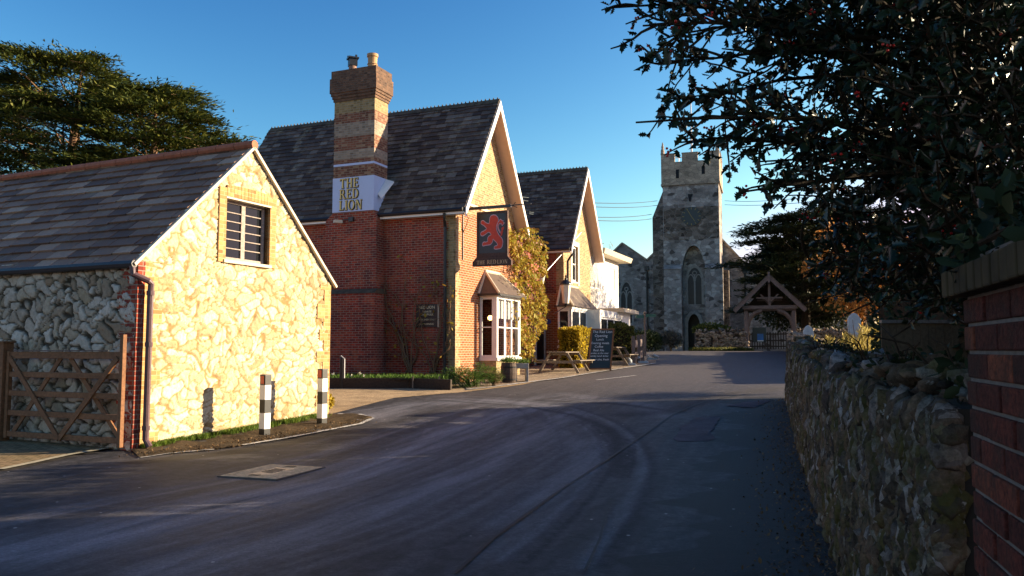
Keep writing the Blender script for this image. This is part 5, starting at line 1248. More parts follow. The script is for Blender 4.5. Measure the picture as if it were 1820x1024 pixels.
# hedges
def hedge(name, label, c, d, n, lsz, mat, seed, rnd=.25, rz=0.0):
    """clipped hedge: leaves on and just inside a rounded block, on a twig core"""
    r_ = np.random.default_rng(seed); h = np.array(d)/2; P = []
    e = r_.uniform(-1, 1, (n, 3)); ax_ = r_.integers(0, 3, n); sg = r_.choice([-1, 1], n); e[np.arange(n), ax_] = sg*(1-np.abs(r_.normal(0, .06, n)))
    nr = np.linalg.norm(e, axis=1, keepdims=True); sph = e/nr*1.15; e = e*(1-rnd)+sph*rnd
    e *= 1+.06*np.sin(e[:, [1]]*7+seed)+.05*np.sin(e[:, [0]]*9+e[:, [2]]*5)
    P = e*h; cr, sr = math.cos(rz), math.sin(rz); P = np.stack([P[:, 0]*cr-P[:, 1]*sr, P[:, 0]*sr+P[:, 1]*cr, P[:, 2]], 1)+np.array(c)
    P = P[P[:, 2] > c[2]-h[2]]; n = len(P)
    t = thing(name, label, 'hedge', (c[0], c[1], c[2]-h[2]))
    ax = (P-np.array(c))+r_.normal(0, .5, (n, 3)); leaf_obj('leaves', [leaves(P, lsz*r_.uniform(.5, 1.3, n), r_, 'oval', ax)], mat, t)
    m = MB(); m.box(c, (d[0]*.78, d[1]*.78, d[2]*.82), rz=rz); m.build('twig_core', M['twig'], t)
    return t
c0 = at(1031, 600, 32.6); hedge('golden_hedge', 'clipped golden hedge behind the picnic table and chalkboard', (c0.x-.1, c0.y, g(32.6)+.74), (2.2, .85, 1.50), 7500, .11, M['gold_hedge'], 3, .25, 1.17)
c0 = at(1093, 600, 37.0); hedge('box_hedge', 'rounded dark green hedge right of the chalkboard before the white house', (c0.x, c0.y, g(37)+.72), (1.7, 1.6, 1.70), 7000, .10, M['dark_hedge'], 4, .55)
# creeper on the pub
r_ = np.random.default_rng(12); cr_ = thing('creeper', 'yellow and brown climbing creeper spilling down the right side of the pub gable', 'creeper', PG.p(4.7, .2, g(29)))
def crp(px0, px1, py0, py1, n, nd=.28):
    out = []
    while len(out) < n:
        px_, py_ = r_.uniform(px0, px1), r_.uniform(py0, py1)
        if py_ < 405+(px_-900)*.0: continue
        w_ = 22+16*math.sin((py_-400)/65.)+10*math.sin(py_/17.)
        cx_ = 925+ (py_ < 470)*0
        if px_ > 938+w_ or px_ < 918-(12 if py_ < 500 else 0)-(py_ < 440)*10+8*math.sin(py_/23.): continue
        if py_ > 610 and px_ > 955: continue
        n_ = abs(r_.normal(.12, nd)); 
        u, z = PG.at(px_, py_, n_); p = PG.p(u, n_, z)
        if u > 10 : continue
        out.append(tuple(p))
    return np.array(out)
P = crp(900, 972, 398, 640, 6500); n = len(P)
clump = np.sin(P[:, 2]*5+P[:, 0]*7)+np.sin(P[:, 2]*11-P[:, 1]*3); clump += .8*np.sin(P[:, 2]*17+P[:, 1]*9); P = P[(clump > -.35)]; n = len(P)
ax = np.stack([r_.normal(.3, .6, n), r_.normal(-.2, .6, n), -np.abs(r_.normal(.7, .5, n))], 1)
leaf_obj('leaves', [leaves(P, .13*r_.uniform(.4, 1.4, n), r_, 'oval', ax)], M['creeper'], cr_)
m = MB()
for i in range(60):
    px_ = r_.uniform(908, 945); py_ = r_.uniform(400, 560); pts = []
    for j in range(7): u, z = PG.at(px_+r_.normal(0, 2.5), py_+j*r_.uniform(8, 20), .06+.02*j); pts.append(PG.p(u, .08+.03*(j % 3), z)); px_ += r_.normal(0, 3)
    m.tube(pts, [.02-.002*j for j in range(7)], 4)
m.build('stem', M['twig_brown'], cr_)
# ---------------------------------------------------------------- church
TF = Fr((at(1180, 500, 72).x, 72), (.954, -.299), (-.299, -.954))     # tower front
TW = 4.85; gC = g(72)
def arch(u0, u1, z0, zs, zt, n=8):
    """pointed arch outline: jambs from z0 to the springing zs, apex zt"""
    c = (u0+u1)/2; P = [(u0, z0), (u1, z0), (u1, zs)]
    for i in range(1, n): a_ = i/n; P.append((u1-(u1-c)*(1-math.cos(a_*math.pi/2))*1.0 if False else u1-(u1-c)*a_**1.55, zs+(zt-zs)*math.sin(a_*math.pi/2)**1.0*(1-.0)))
    P.append((c, zt))
    for i in range(n-1, 0, -1): a_ = i/n; P.append((u0+(c-u0)*a_**1.55, zs+(zt-zs)*math.sin(a_*math.pi/2)))
    P.append((u0, zs)); return P
church = thing('church', 'grey rubble stone church with battlemented tower and clock', 'church', TF.p(2.4, 0, gC))
tz = lambda py, px=1230: TF.at(px, py)[1]
zS = tz(328); zM = tz(274, 1205); zC = tz(288, 1205); zPi = tz(473)
ru0 = TF.at(1212, 500)[0]; ru1 = TF.at(1254, 500)[0]; rzt = tz(436); rzs = tz(482)
m = MB()
rec = arch(ru0, ru1, gC-.2, rzs, rzt)
m.wall(TF, [(0, gC-.5), (ru0, gC-.5)]+[(0, 0)][:0]+[(ru0, gC-.5)][:0]+[(TW, gC-.5), (TW, zS), (0, zS)], [arch(ru0, ru1, gC-.4, rzs, rzt)], 1.1)
m.fb(TF.side(), 1.1, 5, -1, 0, gC-.5, zS); m.fb(TF, TW-1, TW, -5, -1.1, gC-.5, zS); m.fb(TF, 0, TW, -5, -4, gC-.5, zS)
tower = m.build('tower', M['church'], church)
# dark stained band round the clock and right pier stay on the mesh of the tower; projecting piers below
m = MB()
for a_, b_ in ((.05, ru0-.0), (ru1+.0, TW+.25)):
    m.fb(TF, a_, b_, .0, .55, gC-.5, zPi-.25); m.hexa([TF.p(a_, .62, zPi-.25), TF.p(b_, .62, zPi-.25), TF.p(b_, 0, zPi-.25), TF.p(a_, 0, zPi-.25), TF.p(a_, .05, zPi+.15), TF.p(b_, .05, zPi+.15), TF.p(b_, 0, zPi+.15), TF.p(a_, 0, zPi+.15)])
m.build('buttress', M['church'], church)
m = MB(); m.fb(TF, TW-.0, TW+.7, -1.4, -.3, gC-.5, zPi-.4); bt = None
# stair turret on the left with weathered top
ut = TF.at(1160, 420, -.3)[0]; zt0, zt1 = tz(386, 1162), tz(338, 1180)
m.hexa([TF.p(ut, -.3, gC-.5), TF.p(.0, -.3, gC-.5), TF.p(0, -2, gC-.5), TF.p(ut, -2, gC-.5), TF.p(ut, -.3, zt0), TF.p(0, -.3, zt1), TF.p(0, -2, zt1), TF.p(ut, -2, zt0)])
m.build('stair_turret', M['church_dark'], church)
m = MB(); m.fb(TF, .06, TW-.04, -.02, .035, tz(425), tz(368)); m.build('weathered_band', M['church_dark'], church)
# string course and parapet with merlons
m = MB(); m.fb(TF, -.14, TW+.14, -5.14, .14, zS, zS+.16); m.fb(TF, -.1, TW+.1, -5.1, .10, zS+.161, zC)
u = [-.1, TF.at(1199, 280)[0], TF.at(1212, 280)[0], TF.at(1240, 280)[0], TF.at(1254, 280)[0], TW+.1]
for i in (0, 2, 4): m.fb(TF, u[i], u[i+1], -.35, .10, zC, zM); m.fb(TF, u[i]-.03, u[i+1]+.03, -.38, .14, zM, zM+.08)
for s_ in (0, 2, 4):
    a_, b_ = -.36-s_*.95, -.36-(s_+1)*.95; m.fb(TF, TW-.3, TW+.1, b_, a_, zC, zM); m.fb(TF, -.1, .3, b_, a_, zC, zM)
m.build('parapet', M['ashlar'], church)
m = MB()
for uu, nn_ in ((.05, 0), (TW-.05, 0), (TW-.05, -4.9), (.05, -4.9)):
    m = MB(); p = TF.p(uu, nn_, zM+.05); m.lathe(p, [(.20, 0), (.16, .25), (.18, .3), (.10, .55), (.13, .62), (.03, 1.1)], 8); m.build('pinnacle', M['ashlar'], church)
fp = TF.p(TF.at(1229, 260, -2)[0], -2, zC); m = MB(); m.tube([fp, fp+Vector((0, 0, 2.2)), fp+Vector((0, 0, 7.0))], [.10, .09, .04], 8); m.lathe(fp+Vector((0, 0, 7)), [(.04, 0), (.12, .1), (.04, .2)], 8); m.build('flagpole', M['white'], church)
m = MB(); a_ = TF.at(1198, 286, -.6); m.tube([TF.p(u[1], -.5, zC+.5), TF.p(u[2], -.5, zC+.5)], .04, 6); m.tube([TF.p((u[1]+u[2])/2, -.5, zC), TF.p((u[1]+u[2])/2, -.5, zC+.5)], .03, 6); m.build('roof_rail', M['white'], church)
# slits, small window, clock
m = MB()
for px_, y0, y1, w_ in ((1204, 300, 316, .14), (1250, 297, 311, .14)):
    uu = TF.at(px_, 300)[0]; m.fb(TF, uu-w_, uu+w_, .09, .112, tz(y1), tz(y0))
uu = TF.at(1227, 352)[0]; z1 = tz(345); z0 = tz(358); m.prism([TF.p(uu-.22, .02, z1), TF.p(uu+.22, .02, z1), TF.p(uu+.10, .02, (z0+z1)/2), TF.p(uu+.05, .02, z0), TF.p(uu-.1, .02, z0)], TF.N*.03)
m.build('slit_window', M['dark'], church)
cu_, cz_ = TF.at(1229, 385); cr2 = .84
clk = MB(); clk.prism([TF.p(cu_+cr2*math.cos(i*math.pi/16), .036, cz_+cr2*math.sin(i*math.pi/16)) for i in range(32)], TF.N*.08)
ck = clk.build('clock', M['signblack'], church)
m = MB()
for i in range(12):
    a_ = i*math.pi/6; m.bar(TF.p(cu_+.62*math.cos(a_), .125, cz_+.62*math.sin(a_)), TF.p(cu_+.80*math.cos(a_), .125, cz_+.80*math.sin(a_)), .06, .02, TF.N)
m.bar(TF.p(cu_+.05, .13, cz_-.1), TF.p(cu_-.28, .13, cz_+.5), .05, .02, TF.N); m.bar(TF.p(cu_-.05, .135, cz_+.06), TF.p(cu_+.3, .135, cz_-.45), .05, .02, TF.N)
m.build('hand', plain('dull gilt', (.30, .20, .07), .1, 10), ck)
# recess back wall with window and door
Rn = -1.0
dw0, dw1 = TF.at(1218, 600, Rn)[0], TF.at(1250, 600, Rn)[0]; dzt = TF.at(1234, 553, Rn)[1]; dzs = TF.at(1234, 575, Rn)[1]
ww0, ww1 = TF.at(1219, 520, Rn)[0], TF.at(1251, 520, Rn)[0]; wzt = TF.at(1235, 472, Rn)[1]; wzs = TF.at(1235, 495, Rn)[1]; wzb = TF.at(1235, 541, Rn)[1]
m = MB(); m.wall(TF, [(ru0-.3, gC-.5), (ru1+.3, gC-.5), (ru1+.3, rzt+.3), (ru0-.3, rzt+.3)], [arch(dw0+.15, dw1-.15, gC-.3, dzs, dzt-.15), arch(ww0, ww1, wzb, wzs, wzt)], .6, Rn); m.build('recess_wall', M['church'], church)
m = MB(); m.fb(TF, ru0, ru1, -2.2, -2.1, gC-.5, rzt); m.build('inner_dark', M['dark'], church)
M['church_glass'] = plain('leaded glass', (.02, .022, .026), .4, 3, .35, .3)
def ring(m, P, F, n0, n1, wd):
    c = (sum(p[0] for p in P)/len(P), min(p[1] for p in P))
    for i in range(2, len(P)):
        a_, b_ = P[i], P[(i+1) % len(P)]
        if i == len(P)-1: break
        m.bar(F.p(a_[0], (n0+n1)/2, a_[1]), F.p(b_[0], (n0+n1)/2, b_[1]), wd, abs(n1-n0), F.N)
def twolight(F, u0, u1, z0, zs, zt, n, parent, nm='church_window'):
    m = MB(); P = arch(u0, u1, z0, zs, zt); Q = P[2:]+[P[0]]
    for a_, b_ in [(P[1], P[2])]+list(zip(P[2:-1], P[3:]))+[(P[-1], P[0])]: m.bar(F.p(a_[0], n, a_[1]), F.p(b_[0], n, b_[1]), .20, .2, F.N)
    c = (u0+u1)/2; h = zs+(zt-zs)*.35; m.fb(F, c-.07, c+.07, n-.08, n+.08, z0, h)
    for a_, b_ in ((u0, c), (c, u1)):
        A = arch(a_+.05, b_-.05, z0, zs-.25, zs+.35)
        for p, q in list(zip(A[2:-1], A[3:])): m.bar(F.p(p[0], n, p[1]), F.p(q[0], n, q[1]), .09, .1, F.N)
    r3 = (u1-u0)*.13; cc = zs+(zt-zs)*.42
    m.tube([F.p(c+r3*math.cos(i*math.pi/5), n, cc+.05+r3*math.sin(i*math.pi/5)) for i in range(11)], .05, 5)
    w_ = m.build(nm, M['dressing'], parent)
    g_ = MB(); g_.add([F.p(x, n-.03, z) for x, z in P], [tuple(range(len(P)))]); g_.build('pane', M['church_glass'], w_, fix=False)
    return w_
twolight(TF, ww0+.1, ww1-.1, wzb, wzs, wzt-.1, Rn-.1, church)
m = MB(); P = arch(dw0+.12, dw1-.12, gC-.2, dzs, dzt-.12)
for a_, b_ in [(P[1], P[2])]+list(zip(P[2:-1], P[3:]))+[(P[-1], P[0])]: m.bar(TF.p(a_[0], Rn+.05, a_[1]), TF.p(b_[0], Rn+.05, b_[1]), .30, .2, TF.N)
m.build('door_arch', M['dressing'], church)
m = MB(); m.fb(TF, dw0+.2, dw1-.2, -1.9, -1.8, gC-.2, dzt); m.build('door', M['old_wood'], church)
# west walls of nave and aisles
NF = Fr(tuple(TF.p(0, -5.2, 0))[:2], TF.U, TF.N); nz = lambda px, py: NF.at(px, py)
A1 = [nz(1062, 476), nz(1106, 433), nz(1150, 463)]; Nv = [nz(1150, 463), nz(1238, 378), nz(1330, 476)]; A2 = [nz(1330, 476), nz(1372, 428), nz(1440, 480)]
lw0, lw1 = nz(1101, 550)[0], nz(1126, 550)[0]; lz0, lzs, lzt = nz(1113, 574)[1], nz(1113, 525)[1], nz(1113, 500)[1]
m = MB(); m.wall(NF, [(A1[0][0], gC-1), (A2[2][0]+4, gC-1), (A2[2][0]+4, A2[2][1]-2), A2[2], A2[1], A2[0], Nv[1], Nv[0], A1[1], A1[0]], [arch(lw0, lw1, lz0, lzs, lzt)], .5)
m.build('west_wall', M['church'], church)
twolight(NF, lw0+.05, lw1-.05, lz0, lzs, lzt, -.12, church)
m = MB(); m.fb(NF, lw0-.4, lw1+.4, -.9, -.8, lz0-.3, lzt+.3); m.build('inner_dark', M['dark'], church)
m = MB()
for P in (A1, Nv, A2):
    for a_, b_ in ((P[0], P[1]), (P[1], P[2])):
        m.bar(NF.p(a_[0], -.2, a_[1]+.05), NF.p(b_[0], -.2, b_[1]+.05), .7, .16, (0, 0, 1))
m.build('coping', M['ashlar'], church)
for P in (A1, Nv, A2):
    m = MB(); m.prism([NF.p(P[0][0], -.5, P[0][1]-.05), NF.p(P[1][0], -.5, P[1][1]-.05), NF.p(P[2][0], -.5, P[2][1]-.05)], -NF.N*14); m.build('roof', M['slate'], church)
for px_, y1, y0 in ((1150, 475, 620), (1324, 480, 600)):
    m = MB(); uu = nz(px_, 500)[0]; m.tube([NF.p(uu, .1, nz(px_, y0)[1]), NF.p(uu, .1, nz(px_, y1)[1])], .09, 6); m.fb(NF, uu-.2, uu+.2, .01, .3, nz(px_, y1)[1]-.3, nz(px_, y1)[1]+.1); m.build('downpipe', M['black'], church)
m = MB(); uu, zz = nz(1323, 469); m.box(NF.p(uu, .35, zz), (.35, .3, .35)); m.build('floodlight', M['lamp_glass'], church)
# ---------------------------------------------------------------- lychgate
LY = 48.0; gL = g(LY)
LF = Fr((at(1369, 600, LY).x, LY), (.953, -.302), (-.302, -.953)); ly = thing('lychgate', 'timber lychgate with steep gabled roof before the churchyard', 'lychgate', LF.p(0, 0, gL))
lz = lambda py: at(1369, py, LY).z
hw = (1410-1329)/2/1450*LY; ew = (1429-1309)/2/1450*LY; zE, zR = lz(550), lz(490)
for sx in (-1, 1):
    for nn_ in (0, -2.4):
        m = MB(); m.fb(LF, sx*hw-.11, sx*hw+.11, nn_-.11, nn_+.11, gL+.25, lz(556)+.1); m.build('post', M['oak'], ly, bevel=.015)
        m = MB(); m.fb(LF, sx*hw-.2, sx*hw+.2, nn_-.2, nn_+.2, gL-.1, gL+.25); m.build('plinth', M['dressing'], ly, bevel=.02)
        # arch braces
        m = MB(); pts = [LF.p(sx*(hw-.08), nn_, lz(578)), LF.p(sx*(hw-.16), nn_, lz(566)), LF.p(sx*(hw-.45), nn_, lz(556)), LF.p(sx*(hw-.9), nn_, lz(551))]
        for p, q in zip(pts[:-1], pts[1:]): m.bar(p, q, .14, .16, LF.N)
        m.build('brace', M['oak'], ly)
for nn_ in (0, -2.4):
    m = MB(); m.fb(LF, -hw-.2, hw+.2, nn_-.1, nn_+.1, lz(549), lz(543)); m.fb(LF, -.07, .07, nn_-.05, nn_+.05, lz(543), zR-.2)
    m.bar(LF.p(-.0, nn_, lz(538)), LF.p(.5, nn_, lz(523)), .08, .1, LF.N); m.bar(LF.p(-.0, nn_, lz(538)), LF.p(-.5, nn_, lz(523)), .08, .1, LF.N)
    m.fb(LF, -hw*.55, hw*.55, nn_-.04, nn_+.04, lz(531), lz(528)); m.build('tie_beam', M['oak'], ly)
m = MB(); m.prism([LF.p(-ew+.35, -2.5, zE-.0), LF.p(ew-.35, -2.5, zE-.0), LF.p(0, -2.5, zR-.15)], -LF.N*.04); m.build('added_dark_panel', M['old_wood'], ly)  # added dark panel, stands in for the darkness under the roof
for sx in (-1, 1):
    m = MB(); a_, b_ = LF.p(0, .45, zR-.10), LF.p(sx*ew, .45, zE-.12); m.bar(a_, b_, .05, .22, LF.N.cross(b_-a_).normalized()); m.build('bargeboard', M['oak'], ly)
    m = MB(); m.hexa([LF.p(0, .5, zR-.02), LF.p(sx*(ew+.05), .5, zE-.02), LF.p(sx*(ew+.05), -2.9, zE-.02), LF.p(0, -2.9, zR-.02), LF.p(0, .5, zR+.08), LF.p(sx*(ew+.05), .5, zE+.06), LF.p(sx*(ew+.05), -2.9, zE+.06), LF.p(0, -2.9, zR+.08)]); m.build('roof', M['slate2'], ly)
m = MB(); m.fb(LF, -.06, .06, .4, .55, zR-.45, zR+.18); m.build('finial', M['oak'], ly)
for a_, b_ in ((-hw+.12, -.02), (.02, hw-.12)):
    m = MB()
    for z in (.25, .6, 1.0): m.fb(LF, a_, b_, -2.42, -2.38, gL+z, gL+z+.08)
    for i in range(9): uu = a_+(b_-a_)*i/8; m.fb(LF, uu-.03, uu+.03, -2.375, -2.35, gL+.12, gL+1.15)
    m.build('gate_leaf', M['old_wood'], ly)
m = MB(); m.fb(LF, -hw+.3, -hw+1.1, -2.3, -2.26, gL+.55, gL+1.45)
ntb = thing('church_notice', 'blue and white church notice on a dark board under the lychgate', 'notice', LF.p(-hw+.7, -2.2, gL+.8)); m.build('board', M['signblack'], ntb)
m = MB(); x0 = (1346-1369)/1450*LY; m.fb(LF, x0, x0+.36, -2.255, -2.24, lz(604), lz(592)); m.build('poster', plain('blue poster', (.05, .17, .45), .3, 3, .5), ntb); m = MB(); m.fb(LF, x0, x0+.36, -2.255, -2.24, lz(606), lz(604)-.005); m.build('poster_foot', M['white'], ntb)
# churchyard walls of loose rubble
def rockwall(name, label, pts, h, th, mat, n, size, seed, core, ragged=.15, vertical=False, cat='wall', lean=0.0, capn=0, faces=(1,)):
    r_ = np.random.default_rng(seed); t = thing(name, label, cat, (pts[0][0], pts[0][1], g(pts[0][1])))
    phi = (1+5**.5)/2
    import bmesh
    bm = bmesh.new(); bmesh.ops.create_icosphere(bm, subdivisions=2, radius=1); S = np.array([v.co[:] for v in bm.verts]); Fc = np.array([[v.index for v in f.verts] for f in bm.faces]); bm.free()
    seg = [(Vector((*a_, 0)), Vector((*b_, 0))) for a_, b_ in zip(pts[:-1], pts[1:])]; lens = [(b_-a_).length for a_, b_ in seg]; tot = sum(lens)
    Vs = []; Fs = []; b0 = 0
    def place(d_, side, z, sz, rot, top=False):
        nonlocal b0
        x = d_; i = 0
        while i < len(seg)-1 and x > lens[i]: x -= lens[i]; i += 1
        a_, b_ = seg[i]; U = (b_-a_)/lens[i]; Nn = Vector((-U.y, U.x, 0))*side
        c = a_+U*x; gz_ = g(c.y); c = c+Nn*(th/2*(1-.0) if not top else r_.uniform(-th/2, th/2)*.7)-Nn*lean*z
        s_ = S.copy(); 
        # faceted rock: push along a few random planes
        for _ in range(5):
            d = r_.normal(size=3); d /= np.linalg.norm(d); k = r_.uniform(.45, .8); dd = s_@d; s_ = s_-np.outer(np.maximum(dd-k, 0), d)
        s_ = s_*(1+.14*r_.normal(size=(len(s_), 1)))*np.array(sz)
        ca, sa = math.cos(rot), math.sin(rot); s_ = np.stack([s_[:, 0]*ca-s_[:, 2]*sa, s_[:, 1], s_[:, 0]*sa+s_[:, 2]*ca], 1)
        P = np.array(c)+s_[:, [0]]*np.array(U)+s_[:, [1]]*np.array(Nn); P[:, 2] += gz_+z+s_[:, 2]
        Vs.append(P); Fs.append(Fc+b0); b0 += len(P)
    for k in range(n):
        s1 = size*r_.uniform(.5, 1.3)
        dist = tot*(r_.random()**(2.0 if vertical else 1)); s1 *= min(1, .42+dist/10) if vertical else 1; sz = (s1*.30, .035+s1*.35, s1*.95) if vertical else (s1, th*.22, s1*.6); place(dist, faces[k % len(faces)], r_.uniform(-.02, h-sz[2]*.5), sz, r_.normal(0, .22 if vertical else .15))
    for k in range(capn):
        s1 = size*r_.uniform(.45, 1.15); dist = tot*(r_.random()**(1.5 if vertical else 1)); s1 *= min(1, .45+dist/8) if vertical else 1; place(dist, 1, h+r_.uniform(-.06, ragged), (s1*.8, s1*.9, s1*.45) if r_.random() < .6 else (s1*.35, s1*.8, s1*.8), r_.normal(0, .6), True)
    o = np_mesh('stones', np.concatenate(Vs), np.concatenate(Fs), mat, t, 3)
    m = MB()
    for a_, b_ in seg:
        U = (b_-a_).normalized(); Nn = Vector((-U.y, U.x, 0))*(th/2-.01); q = []
        sd_ = 12
        for i in range(sd_):
            p, q_ = a_.lerp(b_, i/sd_), a_.lerp(b_, (i+1)/sd_); l0 = Nn*1.0
            ln = Nn.normalized()*(-faces[0])*lean*h if lean else Vector((0, 0, 0))
            m.hexa([p-Nn+Vector((0, 0, g(p.y)-.1)), q_-Nn+Vector((0, 0, g(q_.y)-.1)), q_+Nn+Vector((0, 0, g(q_.y)-.1)), p+Nn+Vector((0, 0, g(p.y)-.1)),
                    p-Nn+ln+Vector((0, 0, g(p.y)+h)), q_-Nn+ln+Vector((0, 0, g(q_.y)+h)), q_+Nn+ln+Vector((0, 0, g(q_.y)+h)), p+Nn+ln+Vector((0, 0, g(p.y)+h))])
    m.build('mortar_core', core, t, fix=False)
    return t
def rockmat(name, cs, st=(.05, .05, .02), spots=True):
    a = N(name, .92, .15); P_ = a.obj(); i = a.island(); c = a.ramp(i, [(j/(len(cs)-1), x) for j, x in enumerate(cs)])
    k = a.noise(P_, 16, 7, .8); c = a.mix(.9, c, a.ramp(k, [(.36, .3), (.64, 1.6)]), 'MULTIPLY')
    b = a.noise(P_, 3.2, 7, .75); c = a.mix(a.math('MULTIPLY', a.ramp(b, [(.5, 0), (.62, 1)]), .65), c, st)
    if spots: l = a.noise(P_, 9, 5, .7); c = a.mix(a.math('MULTIPLY', a.ramp(l, [(.64, 0), (.68, 1)]), .6), c, (.42, .42, .38))
    a.col(c); a.bump(k, .9, .02); return a.m
M['yard_rock'] = rockmat('churchyard wall stones', [(.12, .08, .06), (.28, .20, .14), (.38, .30, .22), (.20, .14, .10)], (.05, .045, .03))
M['dark_rock'] = rockmat('mossy ragstone', [(.024, .019, .015), (.08, .064, .045), (.14, .10, .065), (.055, .044, .037), (.25, .225, .20), (.085, .075, .03), (.12, .077, .05)], (.06, .06, .012))
yl0, yl1, yr0, yr1 = at(1236, 600, LY+.6), at(1327, 600, LY+.6), at(1411, 600, LY+.6), at(1530, 600, LY-2)
rockwall('churchyard_wall', 'tan rubble churchyard wall left of the lychgate', [(yl0.x, yl0.y), (yl1.x, yl1.y)], 1.15, .5, M['yard_rock'], 260, .17, 2, M['soil'], capn=50, faces=(-1,))
rockwall('churchyard_wall', 'tan rubble churchyard wall right of the lychgate', [(yr0.x, yr0.y), (yr1.x, yr1.y)], 1.15, .5, M['yard_rock'], 300, .17, 3, M['soil'], capn=60, faces=(-1,))
q = at(1262, 590, LY+1.3); bush('churchyard_shrub', 'dark shrub growing over the left churchyard wall before the church door', 'shrub', (q.x, q.y, g(LY)+1.25), (1.3, .6, .45), 2600, .14, M['dark_hedge'], 21)
q = at(1192, 610, 46.5); bush('grey_shrub', 'grey green shrub standing at the foot of the tower beside the signpost', 'shrub', (q.x, q.y, g(46)+.55), (.85, .6, .65), 3000, .12, leafmat('grey foliage', [(.09, .09, .08), (.14, .14, .12), (.05, .06, .05)]), 22)
q = at(1150, 612, 45.5); bush('dark_shrub', 'dark leafy shrub behind the low fence by the finger post', 'shrub', (q.x, q.y, g(45)+.6), (.8, .6, .75), 2800, .12, M['ivy'], 23)
def grs():
    x = random.uniform(yl0.x-.5, yl1.x); return (x, random.uniform(LY-.9, LY+.4), g(LY))
o = leaf_obj('verge_grass', [grass_strip('v', grs, 3000, .22, None, rng)], M['dark_hedge']); tag(o, 'dark grass along the foot of the left churchyard wall', 'grass', kind='stuff')
rockwall('churchyard_wall', 'low rubble wall running along the right side of the far road towards the lychgate', [(10.6, 25.4), (12.6, 35), (15.6, 45.5)], .95, .45, M['yard_rock'], 700, .17, 6, M['soil'], capn=160, faces=(1,))
# finger post
q = gr(1147, 634); FPp = thing('finger_post', 'slim grey finger post with two green arms before the church', 'signpost', q)
m = MB(); zt = at(1147, 558, q.y).z; m.tube([q, (q.x, q.y, zt)], .05, 8); m.lathe((q.x, q.y, zt), [(.05, 0), (.08, .05), (.02, .14)], 8); m.build('post', M['oak'], FPp)
for sg, px_ in ((-1, 1130), (1, 1165)):
    e = at(px_, 563 if sg < 0 else 561, q.y); m = MB(); m.bar((q.x+sg*.05, q.y, e.z), (e.x, e.y-.05, e.z), .04, .15, (0, 0, 1)); m.build('arm', plain('sign green', (.05, .12, .09), .2, 8, .5), FPp)
# low post and rail fence beside the white house
fp_ = thing('low_fence', 'low grey timber fence panels right of the dark hedge', 'fence', gr(1130, 648))
for px_, py_, pt in ((1126, 649, 598), (1135, 646, 597), (1142, 643, 598)):
    q = gr(px_, py_); m = MB(); m.box((q.x, q.y, q.z+.6), (.14, .12, 1.2)); m.build('post', M['oak'], fp_)
a_, b_ = gr(1126, 649), gr(1143, 643)
for z in (.35, .85): m = MB(); m.bar(a_+Vector((0, .08, z)), b_+Vector((0, .08, z)), .04, .3); m.build('rail', M['oak'], fp_)
for px_, py_ in ((1120, 650), (1142, 646), (1158, 640)):
    q = gr(px_, py_); o = rockwall('kerb_stone', {1120: 'pale rounded stone by the low fence nearest the dark hedge', 1142: 'pale rounded stone below the low fence end', 1158: 'farthest pale rounded stone by the road edge near the finger post'}[px_], [(q.x-.2, q.y), (q.x+.2, q.y)], .1, .3, M['headstone'], 3, .2, px_, M['headstone'], cat='stone', capn=2)
# overhead cables
for (x0, y0, x1, y1, Y1) in ((925, 350, 1168, 357, 72), (925, 356, 1168, 365, 72), (940, 377, 1158, 381, 72), (940, 380, 1158, 389, 72)):
    a_, b_ = at(x0, y0, 34), at(x1, y1, Y1); m = MB(); m.tube([a_.lerp(b_, k/10)-Vector((0, 0, 1.0*(k/10)*(1-k/10))) for k in range(11)], .022, 5)
    o = m.build('overhead_cable', M['cable']); tag(o, {350: 'highest of the four overhead cables between the pub roof and the tower', 356: 'second overhead cable down between the pub roof and the tower', 377: 'third overhead cable down, ending at the turret shoulder of the tower', 380: 'lowest of the four overhead cables between the pub roof and the tower'}[y0], 'cable', 'overhead cables between pub and tower')
for (x0, y0, x1, y1) in ((1288, 357, 1400, 345), (1288, 364, 1425, 352)):
    a_, b_ = at(x0, y0, 72), at(x1+120, y1-8, 50); m = MB(); m.tube([a_.lerp(b_, k/10)-Vector((0, 0, 1.2*(k/10)*(1-k/10))) for k in range(11)], .022, 5)
    o = m.build('overhead_cable', M['cable']); tag(o, 'upper dark cable running from the tower into the holly' if y0 == 357 else 'lower dark cable running from the tower into the holly', 'cable', 'overhead cables right of tower')
